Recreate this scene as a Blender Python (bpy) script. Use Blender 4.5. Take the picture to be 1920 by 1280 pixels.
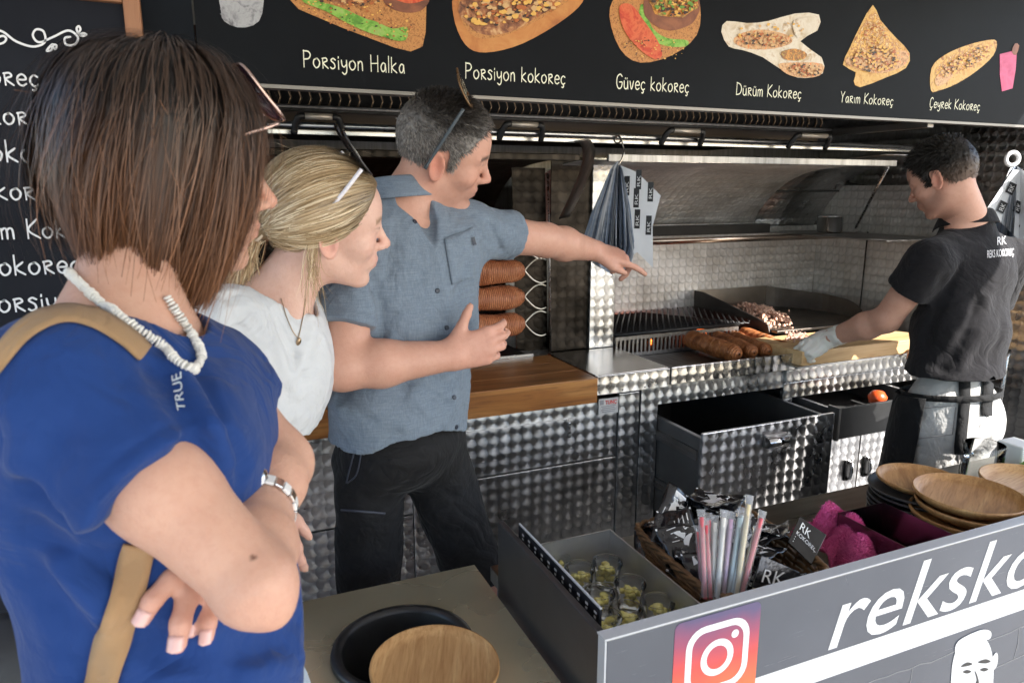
import bpy, bmesh, math, random
import numpy as np
from mathutils import Vector, Matrix
for o in list(bpy.data.objects): bpy.data.objects.remove(o)
S = bpy.context.scene; COL = S.collection
R = math.radians
# ------------------------------------------------------------------ camera
F = 1340.0; HC = 1.60; YAW = R(23.2); PIT = math.atan(284/1340)
fw = np.array([math.sin(YAW)*math.cos(PIT), math.cos(YAW)*math.cos(PIT), -math.sin(PIT)])
rt = np.array([math.cos(YAW), -math.sin(YAW), 0.0]); up = np.cross(rt, fw); CAM = np.array([0, 0, HC])
cd = bpy.data.cameras.new('camera'); cam = bpy.data.objects.new('camera', cd); COL.objects.link(cam)
cd.sensor_width = 36; cd.lens = 36*F/1920; cd.clip_start = .05; cd.clip_end = 400
cam.matrix_world = Matrix(((rt[0], up[0], -fw[0], 0), (rt[1], up[1], -fw[1], 0), (rt[2], up[2], -fw[2], HC), (0, 0, 0, 1)))
S.camera = cam
cd.dof.use_dof = True; cd.dof.focus_distance = 1.9; cd.dof.aperture_fstop = 8
# ------------------------------------------------------------------ world, sun, exposure
W = bpy.data.worlds.new('World'); S.world = W; W.use_nodes = True
nt = W.node_tree; nt.nodes.clear()
sky = nt.nodes.new('ShaderNodeTexSky'); sky.sky_type = 'NISHITA'; sky.sun_disc = False
SUN_EL, SUN_AZ = R(36), R(145)      # azimuth measured from +Y towards +X
sky.sun_elevation = SUN_EL; sky.sun_rotation = SUN_AZ
bgn = nt.nodes.new('ShaderNodeBackground'); bgn.inputs[1].default_value = .15
wo = nt.nodes.new('ShaderNodeOutputWorld'); nt.links.new(sky.outputs[0], bgn.inputs[0]); nt.links.new(bgn.outputs[0], wo.inputs[0])
sl = bpy.data.lights.new('sun', 'SUN'); sl.energy = 4.5; sl.angle = R(.5); sl.color = (1, .95, .88)
so = bpy.data.objects.new('sun', sl); COL.objects.link(so)
sd = Vector((math.sin(SUN_AZ)*math.cos(SUN_EL), math.cos(SUN_AZ)*math.cos(SUN_EL), math.sin(SUN_EL)))
so.rotation_euler = sd.to_track_quat('Z', 'Y').to_euler(); so.location = (4, -6, 8)
S.view_settings.view_transform = 'Standard'; S.view_settings.look = 'None'; S.view_settings.gamma = 1
S.view_settings.use_curve_mapping = False; S.view_settings.exposure = 1.8
# ------------------------------------------------------------------ pixel helpers (photo pixel -> point on a known plane)
def ray(x, y): return fw+rt*(x-960)/F-up*(y-640)/F
def at(x, y, d): return CAM+ray(x, y)*d
def onp(x, y, ax, v):
    r = ray(x, y); return CAM+r*((v-CAM[ax])/r[ax])
def onY(x, y, v): return onp(x, y, 1, v)
def onZ(x, y, v): return onp(x, y, 2, v)
# ------------------------------------------------------------------ materials
MATS = {}
def mat(name, col=(.5, .5, .5), rough=.5, metal=0., spec=.5, **kw):
    if name in MATS: return MATS[name]
    m = bpy.data.materials.new(name); m.use_nodes = True; MATS[name] = m
    b = m.node_tree.nodes['Principled BSDF']
    b.inputs['Base Color'].default_value = (*col, 1); b.inputs['Roughness'].default_value = rough
    b.inputs['Metallic'].default_value = metal; b.inputs['Specular IOR Level'].default_value = spec
    for k, v in kw.items(): b.inputs[k.replace('_', ' ')].default_value = v
    return m
class NT:
    def __init__(s, m): s.m = m; s.t = m.node_tree; s.b = s.t.nodes['Principled BSDF']
    def n(s, typ, **kw):
        x = s.t.nodes.new('ShaderNode'+typ)
        for k, v in kw.items(): setattr(x, k, v)
        return x
    def l(s, a, b): s.t.links.new(a, b)
    def val(s, sock, v):
        if isinstance(v, bpy.types.NodeSocket): s.l(v, sock)
        else: sock.default_value = v
    def math(s, op, a, b=0., c=None):
        x = s.n('Math', operation=op); s.val(x.inputs[0], a); s.val(x.inputs[1], b)
        if c is not None: s.val(x.inputs[2], c)
        return x.outputs[0]
    def vm(s, op, a, b=(0, 0, 0), sc=None):
        x = s.n('VectorMath', operation=op); s.val(x.inputs[0], a); s.val(x.inputs[1], b)
        if sc is not None: s.val(x.inputs['Scale'], sc)
        return x.outputs['Value'] if op in ('LENGTH', 'DOT_PRODUCT') else x.outputs[0]
    def coord(s, kind='Object', scale=(1, 1, 1), rot=(0, 0, 0)):
        c = s.n('TexCoord'); mp = s.n('Mapping'); mp.inputs['Scale'].default_value = scale; mp.inputs['Rotation'].default_value = rot
        s.l(c.outputs[kind], mp.inputs[0]); return mp.outputs[0]
    def noise(s, vec, scale=5, detail=3, rough=.5, dist=0.):
        x = s.n('TexNoise'); s.l(vec, x.inputs['Vector']); x.inputs['Scale'].default_value = scale
        x.inputs['Detail'].default_value = detail; x.inputs['Roughness'].default_value = rough; x.inputs['Distortion'].default_value = dist
        return x.outputs['Fac']
    def ramp(s, fac, stops, interp='LINEAR'):
        x = s.n('ValToRGB'); s.l(fac, x.inputs[0]); e = x.color_ramp.elements; x.color_ramp.interpolation = interp
        while len(e) < len(stops): e.new(.5)
        for i, (p, c) in enumerate(stops): e[i].position = p; e[i].color = (*c, 1)
        return x.outputs[0]
    def mixc(s, fac, a, b, mode='MIX'):
        x = s.n('Mix', data_type='RGBA', blend_type=mode); s.val(x.inputs[0], fac)
        for k, v in ((6, a), (7, b)): s.val(x.inputs[k], v if isinstance(v, bpy.types.NodeSocket) else (*v, 1))
        return x.outputs[2]
    def bump(s, h, strength=.3, dist=.002):
        x = s.n('Bump'); x.inputs['Strength'].default_value = strength; x.inputs['Distance'].default_value = dist
        s.l(h, x.inputs['Height']); s.l(x.outputs[0], s.b.inputs['Normal'])
    def bump2(s, h1, d1, h2, d2):
        a = s.n('Bump'); a.inputs['Distance'].default_value = d1; s.l(h1, a.inputs['Height']); b = s.n('Bump'); b.inputs['Distance'].default_value = d2; s.l(h2, b.inputs['Height']); s.l(a.outputs[0], b.inputs['Normal']); s.l(b.outputs[0], s.b.inputs['Normal'])
    def base(s, c): s.l(c, s.b.inputs['Base Color'])
def noisy(name, c1, c2, scale=8, rough=.5, metal=0., bump=0., bscale=None, stretch=(1, 1, 1), detail=4, dist=0., bd=.002, rr=0., **kw):
    if name in MATS: return MATS[name]
    m = mat(name, c1, rough, metal, **kw); t = NT(m); v = t.coord('Object', stretch)
    f = t.noise(v, scale, detail, .55, dist); t.base(t.ramp(f, [(.3, c1), (.7, c2)]))
    if rr: t.l(t.math('MULTIPLY_ADD', t.noise(v, scale*1.7, 3), rr, rough-rr/2), t.b.inputs['Roughness'])
    if bump: t.bump(t.noise(v, bscale or scale*6, 3), bump, bd)
    return m
def perlage(name, c1, c2, s=.040, rough=.3, aniso=.75, metal=1.):
    """engine-turned steel: overlapping round brush marks, each with a circular grain"""
    if name in MATS: return MATS[name]
    m = mat(name, c1, rough, metal); t = NT(m)
    uv = t.n('UVMap'); uv.uv_map = 'UVMap'
    p = t.vm('SCALE', uv.outputs[0], sc=1/s)
    wob = t.n('TexNoise'); t.l(p, wob.inputs['Vector']); wob.inputs['Scale'].default_value = .9
    p = t.vm('ADD', p, t.vm('SCALE', t.vm('SUBTRACT', wob.outputs['Color'], (.5, .5, .5)), sc=.14))
    p = t.vm('MULTIPLY', p, (1, 1, 0))
    b0 = t.vm('FLOOR', t.vm('SUBTRACT', p, (.5, .5, 0)))
    best = None; cid = None
    for off in ((0, 0), (1, 0), (0, 1), (1, 1)):
        c = t.vm('ADD', b0, (off[0]+.5, off[1]+.5, 0)); lv = t.vm('SUBTRACT', p, c)
        if best is None: best, cid = lv, c; continue
        inside = t.math('LESS_THAN', t.vm('LENGTH', lv), .74)
        x = t.n('Mix', data_type='VECTOR'); t.l(inside, x.inputs[0]); t.l(best, x.inputs[4]); t.l(lv, x.inputs[5]); best = x.outputs[1]
        y = t.n('Mix', data_type='VECTOR'); t.l(inside, y.inputs[0]); t.l(cid, y.inputs[4]); t.l(c, y.inputs[5]); cid = y.outputs[1]
    tg = t.n('Tangent', direction_type='UV_MAP'); tg.uv_map = 'UVMap'; ge = t.n('NewGeometry')
    bt = t.vm('CROSS_PRODUCT', ge.outputs['Normal'], tg.outputs[0])
    sp = t.n('SeparateXYZ'); t.l(best, sp.inputs[0])
    tv = t.vm('NORMALIZE', t.vm('ADD', t.vm('SCALE', tg.outputs[0], sc=sp.outputs[0]), t.vm('SCALE', bt, sc=sp.outputs[1])))
    t.l(tv, t.b.inputs['Tangent']); t.b.inputs['Anisotropic'].default_value = aniso
    wn = t.n('TexWhiteNoise', noise_dimensions='2D'); t.l(cid, wn.inputs['Vector'])
    rad = t.vm('LENGTH', best)
    rim = t.ramp(rad, [(0, (.8, .8, .8)), (.45, (1, 1, 1)), (.72, (.62, .62, .62))])
    dirt = t.noise(t.coord('Object'), 3.5, 5, .6)
    c = t.mixc(t.ramp(dirt, [(.38, (0, 0, 0)), (.62, (1, 1, 1))]), c1, c2)
    t.base(t.mixc(.6, c, rim, 'MULTIPLY'))
    smear = t.noise(t.coord('Object', (1, 1, .45)), 7, 6, .65, .6)
    t.l(t.math('ADD', t.math('MULTIPLY_ADD', wn.outputs['Value'], .07, rough-.10), t.math('MULTIPLY', t.math('POWER', smear, 2.), .42)), t.b.inputs['Roughness'])
    # each brush mark is a very shallow dish
    t.bump2(t.noise(t.coord('Object'), 5, 3), .008, t.math('POWER', rad, 1.2), .08*s)
    return m
def wood(name, c1, c2, c3, axis=0, scale=1., rough=.45, bump=.1):
    if name in MATS: return MATS[name]
    m = mat(name, c1, rough); t = NT(m)
    st = [9*scale]*3; st[axis] = .7*scale
    oi = t.n('ObjectInfo'); v = t.vm('ADD', t.coord('Object', tuple(st)), t.vm('SCALE', (7., 3., 5.), sc=oi.outputs['Random']))
    f = t.noise(v, 2.2, 5, .6, .8); g = t.noise(v, 11, 3, .6, .3)
    c = t.ramp(f, [(.25, c1), (.5, c2), (.75, c3)])
    t.base(t.mixc(t.ramp(g, [(.5, (0, 0, 0)), (.72, (.6, .6, .6))]), c, c1)); t.bump(g, bump, .001)
    t.l(t.math('MULTIPLY_ADD', g, .25, rough-.1), t.b.inputs['Roughness'])
    return m
# ------------------------------------------------------------------ mesh helpers
def tag(o, label=None, cat=None, group=None, kind=None):
    for k, v in (('label', label), ('category', cat), ('group', group), ('kind', kind)):
        if v: o[k] = v
    return o
def empty(name, loc, label=None, cat=None, group=None, rz=0):
    o = bpy.data.objects.new(name, None); COL.objects.link(o); o.location = tuple(loc); o.rotation_euler.z = rz
    o.empty_display_size = .05
    return tag(o, label, cat, group)
def put(name, me, parent=None, m=None):
    o = bpy.data.objects.new(name, me); COL.objects.link(o)
    if m is not None and not me.materials: me.materials.append(m)
    if parent is not None:
        o.parent = parent; o.matrix_parent_inverse = Matrix.LocRotScale(parent_loc(parent), parent.rotation_euler, parent.scale).inverted()
    return o
def parent_loc(p): return p.location
def adopt(child, parent):      # child built in world coordinates
    child.parent = parent; bpy.context.view_layer.update(); child.matrix_parent_inverse = parent.matrix_world.inverted(); return child
class MB:
    """collects geometry in world coordinates, builds ONE mesh object"""
    def __init__(s): s.v = []; s.f = []
    def add(s, vs, fs):
        k = len(s.v); s.v += [tuple(map(float, p)) for p in vs]; s.f += [tuple(i+k for i in f) for f in fs]; return s
    def box(s, lo, hi):
        (a, b, c), (d, e, f) = lo, hi
        return s.add([(a, b, c), (d, b, c), (d, e, c), (a, e, c), (a, b, f), (d, b, f), (d, e, f), (a, e, f)],
                     [(0, 3, 2, 1), (4, 5, 6, 7), (0, 1, 5, 4), (1, 2, 6, 5), (2, 3, 7, 6), (3, 0, 4, 7)])
    def obox(s, c, ax, half):
        c = np.array(c); ax = [np.array(a) for a in ax]; vs = []
        for k in ((-1, -1, -1), (1, -1, -1), (1, 1, -1), (-1, 1, -1), (-1, -1, 1), (1, -1, 1), (1, 1, 1), (-1, 1, 1)):
            vs.append(c+sum(ax[i]*half[i]*k[i] for i in range(3)))
        return s.add(vs, [(0, 3, 2, 1), (4, 5, 6, 7), (0, 1, 5, 4), (1, 2, 6, 5), (2, 3, 7, 6), (3, 0, 4, 7)])
    def tube(s, pts, r, n=8, caps=True, closed=False):
        P = [np.array(p, float) for p in pts]; m = len(P); rs = r if hasattr(r, '__len__') else [r]*m
        k = len(s.v); ref = None
        for i in range(m):
            a, b = (P[(i-1) % m], P[(i+1) % m]) if closed else (P[max(i-1, 0)], P[min(i+1, m-1)])
            t = b-a; t /= np.linalg.norm(t)+1e-12
            if ref is None: ref = np.array((0, 0, 1.)) if abs(t[2]) < .9 else np.array((1., 0, 0))
            u = ref-t*(ref@t); u /= np.linalg.norm(u)+1e-12; w = np.cross(t, u); ref = u
            for j in range(n):
                q = 2*math.pi*j/n; s.v.append(tuple(P[i]+rs[i]*(u*math.cos(q)+w*math.sin(q))))
        for i in range(m if closed else m-1):
            for j in range(n):
                a = k+i*n+j; b = k+i*n+(j+1) % n; c = k+((i+1) % m)*n+(j+1) % n; d = k+((i+1) % m)*n+j; s.f.append((a, b, c, d))
        if caps and not closed: s.f.append(tuple(k+j for j in reversed(range(n)))); s.f.append(tuple(k+(m-1)*n+j for j in range(n)))
        return s
    def lathe(s, prof, c=(0, 0, 0), n=32, sx=1., sy=1.):
        k = len(s.v); m = len(prof)
        for r, z in prof:
            for j in range(n): q = 2*math.pi*j/n; s.v.append((c[0]+sx*r*math.cos(q), c[1]+sy*r*math.sin(q), c[2]+z))
        for i in range(m-1):
            for j in range(n): s.f.append((k+i*n+j, k+i*n+(j+1) % n, k+(i+1)*n+(j+1) % n, k+(i+1)*n+j))
        return s
    def sheet(s, rows):
        k = len(s.v); n = len(rows[0])
        for r in rows: s.v += [tuple(map(float, p)) for p in r]
        for i in range(len(rows)-1):
            for j in range(n-1): s.f.append((k+i*n+j, k+i*n+j+1, k+(i+1)*n+j+1, k+(i+1)*n+j))
        return s
    def poly(s, pts, th=None, nrm=None):
        k = len(pts)
        if th is None: return s.add(pts, [tuple(range(k))])
        n = np.array(nrm)*th; q = [np.array(p)+n for p in pts]
        return s.add(list(pts)+q, [tuple(reversed(range(k))), tuple(range(k, 2*k))]+[(i, (i+1) % k, k+(i+1) % k, k+i) for i in range(k)])
    def mesh(s, name, m=None, smooth=False, origin=None):
        me = bpy.data.meshes.new(name); v = np.array(s.v)
        if origin is not None: v = v-np.array(origin)
        me.from_pydata([tuple(p) for p in v], [], s.f); me.update()
        uv = me.uv_layers.new(name='UVMap'); nv = len(me.vertices)
        co = np.empty(nv*3); me.vertices.foreach_get('co', co); co = co.reshape(-1, 3)
        li = np.empty(len(me.loops), int); me.loops.foreach_get('vertex_index', li)
        nl = np.empty(len(me.polygons)*3); me.polygons.foreach_get('normal', nl); nl = nl.reshape(-1, 3)
        lt = np.empty(len(me.polygons), int); me.polygons.foreach_get('loop_total', lt)
        ax = np.repeat(np.abs(nl).argmax(1), lt); pc = co[li]
        u = np.where(ax == 0, pc[:, 1], pc[:, 0]); w = np.where(ax == 2, pc[:, 1], pc[:, 2])
        uv.data.foreach_set('uv', np.stack([u, w], 1).ravel())
        if smooth: me.polygons.foreach_set('use_smooth', [True]*len(me.polygons))
        if m: me.materials.append(m)
        return me
    def build(s, name, m, parent=None, smooth=False, bevel=0., seg=2, label=None, cat=None, group=None, kind=None, solid=0., origin=None):
        if origin is None and parent is None and s.v:
            v = np.array(s.v); origin = ((v[:, 0].min()+v[:, 0].max())/2, (v[:, 1].min()+v[:, 1].max())/2, v[:, 2].min())
        o = bpy.data.objects.new(name, s.mesh(name, m, smooth, origin)); COL.objects.link(o)
        if origin is not None: o.location = origin
        if parent is not None:
            o.parent = parent; o.matrix_parent_inverse = world_of(parent).inverted()
        if solid:
            md = o.modifiers.new('Solidify', 'SOLIDIFY'); md.thickness = solid; md.offset = 0
        if bevel:
            md = o.modifiers.new('Bevel', 'BEVEL'); md.width = bevel; md.segments = seg; md.limit_method = 'ANGLE'; md.angle_limit = R(40)
            md.harden_normals = False
        return tag(o, label, cat, group, kind)
def world_of(o):
    m = o.matrix_basis.copy()
    if o.parent is not None: m = world_of(o.parent) @ o.matrix_parent_inverse @ m
    return m
def catmull(pts, n=6, closed=False):
    P = [np.array(p, float) for p in pts]; out = []; m = len(P)
    rng = range(m) if closed else range(m-1)
    for i in rng:
        p0 = P[(i-1) % m] if closed or i > 0 else 2*P[0]-P[1]; p1 = P[i]; p2 = P[(i+1) % m]; p3 = P[(i+2) % m] if closed or i+2 < m else 2*P[-1]-P[-2]
        for k in range(n):
            t = k/n; out.append(.5*((2*p1)+(-p0+p2)*t+(2*p0-5*p1+4*p2-p3)*t*t+(-p0+3*p1-3*p2+p3)*t**3))
    if not closed: out.append(P[-1])
    return out
def text_mesh(txt, size=1., shear=0., extrude=0., align='LEFT', bold=0.):
    c = bpy.data.curves.new('t', 'FONT'); c.body = txt; c.size = size; c.shear = shear; c.extrude = extrude; c.align_x = align; c.offset = bold
    c.resolution_u = 4
    o = bpy.data.objects.new('t', c); COL.objects.link(o); bpy.context.view_layer.update()
    me = bpy.data.meshes.new_from_object(o.evaluated_get(bpy.context.evaluated_depsgraph_get()))
    bpy.data.objects.remove(o); bpy.data.curves.remove(c); return me
def text_on(name, txt, O, U, V, h, m, parent, shear=0., bold=0., lift=.0006, width=None, label=None):
    """flat lettering laid on a plane: origin O, baseline direction U, up V, cap height h"""
    me = text_mesh(txt, 1., shear, 0., 'LEFT', bold)
    co = np.array([v.co[:] for v in me.vertices]) if len(me.vertices) else np.zeros((0, 3))
    if not len(co): return None
    k = h/.73; kx = k if width is None else width/max(co[:, 0].max(), 1e-6)
    U = np.array(U)/np.linalg.norm(U); V = np.array(V)/np.linalg.norm(V); N = np.cross(U, V)
    w = np.array(O)+co[:, :1]*kx*U+co[:, 1:2]*k*V+N*lift
    for v, p in zip(me.vertices, w): v.co = p
    me.materials.clear(); me.materials.append(m); me.update()
    o = bpy.data.objects.new(name, me); COL.objects.link(o)
    if parent is not None: o.parent = parent; o.matrix_parent_inverse = world_of(parent).inverted()
    if label: o['label'] = label
    return o
GL = {  # handwriting strokes, cap height 1
 'P': (.5, [[(0, 0), (.02, 1)], [(0, .97), (.34, .95), (.48, .75), (.34, .53), (.03, .47)]]),
 'o': (.48, [[(.26, .56), (.06, .46), (.02, .2), (.18, 0), (.38, .1), (.45, .36), (.3, .56), (.2, .55)]]),
 'r': (.42, [[(.04, 0), (.03, .6)], [(0, .58), (.26, .62), (.34, .46), (.08, .3), (.4, 0)]]),
 's': (.38, [[(.36, .54), (.2, .63), (.05, .5), (.28, .3), (.3, .08), (.12, 0), (0, .08)]]),
 'i': (.1, [[(.04, 0), (.04, .5)], [(.04, .68), (.05, .75)]]), 'ı': (.1, [[(.04, 0), (.04, .5)]]),
 'y': (.4, [[(0, .55), (.04, .25), (.18, .15), (.34, .3)], [(.37, .56), (.36, -.1), (.2, -.3), (.04, -.2)]]),
 'n': (.36, [[(0, 0), (.02, .52)], [(.02, .4), (.15, .55), (.3, .48), (.33, 0)]]),
 'H': (.56, [[(0, 0), (0, 1)], [(.5, 0), (.52, 1)], [(0, .48), (.52, .52)]]),
 'a': (.42, [[(.36, .5), (.18, .56), (.02, .3), (.12, .03), (.3, .12), (.36, .5)], [(.36, .5), (.4, 0)]]),
 'l': (.08, [[(.02, 0), (.04, 1)]]), 'k': (.42, [[(0, 0), (.02, .95)], [(.35, .6), (.05, .3), (.4, 0)]]),
 'K': (.52, [[(0, 0), (.02, 1)], [(.48, 1), (.04, .45), (.54, 0)]]),
 'e': (.42, [[(.03, .3), (.4, .33), (.36, .52), (.2, .58), (.03, .4), (.05, .12), (.22, 0), (.4, .1)]]),
 'ç': (.4, [[(.38, .48), (.22, .56), (.04, .4), (.04, .15), (.2, 0), (.38, .08)], [(.2, 0), (.27, -.12), (.2, -.22), (.1, -.2)]]),
 'G': (.6, [[(.55, .85), (.35, 1), (.08, .8), (.03, .35), (.2, .02), (.45, .05), (.55, .25), (.55, .45), (.3, .45)]]),
 'ü': (.42, [[(0, .55), (.03, .12), (.18, 0), (.34, .12), (.36, .55)], [(.36, .5), (.4, 0)], [(.1, .7), (.11, .76)], [(.27, .7), (.28, .76)]]),
 'v': (.38, [[(0, .55), (.17, 0), (.36, .57)]]), 'D': (.58, [[(0, 0), (.02, 1)], [(0, 1), (.4, .85), (.55, .5), (.4, .12), (0, 0)]]),
 'm': (.55, [[(0, 0), (0, .52)], [(0, .42), (.14, .55), (.24, .45), (.24, 0)], [(.24, .42), (.38, .55), (.5, .45), (.52, 0)]]),
 'Y': (.52, [[(0, 1), (.25, .5)], [(.5, 1), (.25, .5), (.22, 0)]]),
 'Ç': (.5, [[(.48, .85), (.3, 1), (.08, .8), (.03, .3), (.2, 0), (.45, .1)], [(.25, 0), (.32, -.12), (.25, -.24), (.13, -.2)]]),
 ' ': (.3, [])}
def strokes(txt, gap=.16):
    x = 0; out = []
    for ch in txt:
        w, ss = GL[ch]
        for q in ss: out.append([(x+a, b) for a, b in q])
        x += w+gap
    return out, x
def ribbon(mb, pts, w, f, z0):
    """flat brush stroke: pts 2-D, f maps (x,y,z)->world"""
    P = [np.array(p) for p in pts]; L = []; Rr = []
    for i in range(len(P)):
        t = P[min(i+1, len(P)-1)]-P[max(i-1, 0)]; t = t/(np.linalg.norm(t)+1e-9); n = np.array((-t[1], t[0]))
        e = t*w*.4*((i == len(P)-1)-(i == 0)); k = w*.5*(.75 if i in (0, len(P)-1) else 1)
        L.append(P[i]+n*k+e); Rr.append(P[i]-n*k+e)
    mb.sheet([[f(*p, z0) for p in Rr], [f(*p, z0) for p in L]])
def hand_text(name, txt, O, U, V, h, m, parent, width=None, w=.085, lift=.0015):
    ss, tot = strokes(txt); kx = h if width is None else width/tot
    if ' ' in txt:
        x = 0; U = np.array(U)/np.linalg.norm(U)
        for wd in txt.split(' '): n_ = strokes(wd)[1]; hand_text(name, wd, np.array(O)+U*x*kx, U, V, h, m, parent, n_*kx, w, lift); x += n_+GL[' '][0]+.16
        return
    U = np.array(U)/np.linalg.norm(U); V = np.array(V)/np.linalg.norm(V); N = np.cross(U, V); O = np.array(O)
    mb = MB(); f = lambda x, y, z: O+U*(x*kx)+V*(y*h)+N*z
    for i, q in enumerate(ss): ribbon(mb, catmull(q, 5) if len(q) > 2 else q, w, f, lift+.00006*i)
    return mb.build(name, m, parent)
# ================================================================== THE SETTING
M_STEEL = perlage('swirled_steel', (.80, .80, .81), (.58, .57, .57), rough=.27)
M_STEELD = perlage('swirled_steel_sooty', (.045, .038, .032), (.014, .012, .010), rough=.42)
M_STEELM = perlage('swirled_steel_grey', (.66, .66, .66), (.40, .39, .38), rough=.3)
M_BRUSH = noisy('brushed_steel', (.55, .55, .55), (.38, .38, .38), 6, .28, 1., .06, 60, (1, 12, 12), rr=.15)
M_DULL = noisy('dull_steel', (.34, .33, .32), (.2, .19, .18), 5, .4, 1., .08, 50, (12, 1, 1), rr=.2)
M_BLACK = mat('black_metal', (.012, .012, .013), .45)
M_SOOT = noisy('soot', (.012, .011, .010), (.03, .026, .022), 9, .75)
M_NAVY = noisy('navy_print', (.0035, .0045, .0065), (.006, .0075, .010), 4, .55, spec=.1)
M_CHALKB = noisy('chalkboard', (.008, .009, .013), (.022, .024, .031), 2.2, .75, bump=.05, detail=7, spec=.12)
M_CHALK = mat('chalk_white', (.75, .75, .76), .9)
M_CREAM = mat('print_cream', (.82, .80, .62), .6)
M_WHITE = mat('white_print', (.70, .70, .71), .45)
M_WALNUT = wood('board_frame_wood', (.16, .065, .03), (.3, .13, .06), (.36, .17, .085), 2, 1.2)

# ---- ground and floor
g = noisy('paving', (.36, .345, .32), (.28, .27, .255), 1.6, .8, bump=.3, bscale=40)
MB().sheet([[(-60, -60, -.02), (60, -60, -.02)], [(-60, 60, -.02), (60, 60, -.02)]]).build('ground', g, kind='structure')
fl = noisy('kiosk_floor_material', (.44, .43, .42), (.34, .335, .33), 3, .45, bump=.1)
MB().box((-1.1, .86, -.016), (3.25, 3.1, 0)).build('kiosk_floor', fl, kind='structure')

# ---- kiosk shell
kio = empty('food_kiosk', (1, 2.9, 0), 'steel walled food kiosk shell with flat roof around the cooking line', 'kiosk')
MB().box((-1.1, 2.98, 0), (3.2, 3.04, 2.42)).build('back_wall', M_DULL, kio)
MB().box((3.06, 1.74, 0), (3.12, 2.975, 2.42)).build('end_wall', M_STEELM, kio)
MB().box((3.03, 1.69, .0), (3.12, 1.738, 2.42)).build('door_jamb', M_DULL, kio, bevel=.003)
MB().tube([(3.02, 1.83, .95), (3.0, 1.83, .93), (3.0, 1.83, .5), (3.02, 1.83, .48)], .011, 8).build('door_handle', M_BRUSH, kio, True)
MB().box((-1.2, .55, 2.425), (3.2, 3.1, 2.5)).build('roof', mat('roof_white', (.7, .7, .69), .6), kio)

aw = empty('added_awning', (1, -.6, 2.45), 'unseen pale canvas canopy added over the customers to block sun and sky light', 'added_awning')
MB().box((-2.6, -2.5, 2.44), (3.2, .54, 2.455)).build('canvas', mat('added_awning_canvas', (.62, .60, .56), .9), aw)  # unseen cover, added to keep sun and high sky off the customers
MB().tube([(-2.6, -2.5, 2.43), (3.2, -2.5, 2.43)], .02, 8).build('front_bar', M_BRUSH, aw, True)
for x in (-2.58, 3.18): MB().tube([(x, -2.48, 2.42), (x, -2.48, -.02)], .022, 8).build('post', M_BRUSH, aw, True)
# ---- exhaust hood with rows of baffle slats
hood = empty('exhaust_hood', (1, 2.3, 1.83), 'long dark steel exhaust hood with a row of baffle slats under the menu sign', 'hood')
HX0, HX1 = -.95, 2.325
MB().box((HX0, 1.80, 1.95), (HX1, 2.97, 2.40)).build('hood_shell', M_DULL, hood)
mb = MB(); mb.box((HX0, 2.235, 1.825), (HX1, 2.26, 1.842)); mb.box((HX0, 2.20, 1.827), (HX1, 2.234, 1.836)); mb.build('grease_gutter', M_DULL, hood, bevel=.002)
MB().box((HX0, 2.26, 1.842), (HX1, 2.275, 1.95)).build('slat_backing', M_SOOT, hood)
sl_me = None
bronze = noisy('greasy_steel', (.62, .44, .3), (.3, .2, .12), 14, .3, 1.)
pts = [(0, 0, 0), (.012, -.02, .0), (.018, -.022, .018), (.010, -.018, .05), (.002, -.012, .10), (-.004, 0, .10)]
mb = MB(); n = len(pts)
mb.sheet([[(x, y, z) for x, y, z in pts], [(x+.004, y+.012, z) for x, y, z in pts]])
sl_me = mb.mesh('slat', bronze, True)
x = HX0+.02; k = 0
while x < HX1-.03:
    o = bpy.data.objects.new('slat', sl_me); COL.objects.link(o); o.parent = hood; o.matrix_parent_inverse = world_of(hood).inverted()
    o.location = (x, 2.255, 1.843); md = o.modifiers.new('s', 'SOLIDIFY'); md.thickness = .003
    k += 1; x += .0285 if k % 12 else .04
mb = MB()
mb.box((HX1, 1.79, 1.81), (HX1+.03, 2.28, 1.835)); mb.build('hood_side_rail', M_DULL, hood, bevel=.003)
MB().box((HX0, 2.28, 1.79), (HX1, 2.97, 1.80)).build('hood_underside', M_SOOT, hood)
MB().box((HX0, 2.277, 1.775), (HX1, 2.297, 1.95)).build('hood_lip', mat('dark_brown_metal', (.035, .028, .024), .4, .6), hood)

# ---- menu sign above the counter
SY = 1.75
sign = empty('menu_sign', (1.35, SY, 1.831), 'long black menu sign with food pictures and handwritten dish names', 'sign')
MB().box((.022, SY, 1.831), (3.05, SY+.04, 2.40)).build('sign_panel', M_NAVY, sign)
MB().box((-1.0, SY+.006, 1.70), (.018, SY+.04, 2.40)).build('side_panel', noisy('navy_plain', (.006, .0085, .0125), (.009, .0115, .0165), 3, .55, spec=.1), sign)
MB().box((.022, SY+.002, 1.822), (3.05, SY+.038, 1.830)).build('bottom_trim', mat('trim_grey', (.18, .17, .16), .4, .7), sign)
def SP(px, py): return onY(px, py, SY)
UX = np.array((1., 0, 0)); UZ = np.array((0, 0, 1.))
for t_, x0, y0, x1, cap in (('Porsiyon Halka', 570, 126, 762, 31), ('Porsiyon kokoreç', 873, 147, 1062, 29), ('Güveç kokoreç', 1155, 166, 1293, 27),
                            ('Dürüm Kokoreç', 1380, 178, 1503, 23), ('Yarım Kokoreç', 1575, 192, 1675, 20), ('Çeyrek Kokoreç', 1742, 202, 1837, 19)):
    a = SP(x0, y0); b = SP(x1, y0+(x1-x0)*.052); top = SP(x0, y0-cap)
    hand_text('lettering', t_, a, UX, UZ, top[2]-a[2], M_CREAM, sign, width=b[0]-a[0])
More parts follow.
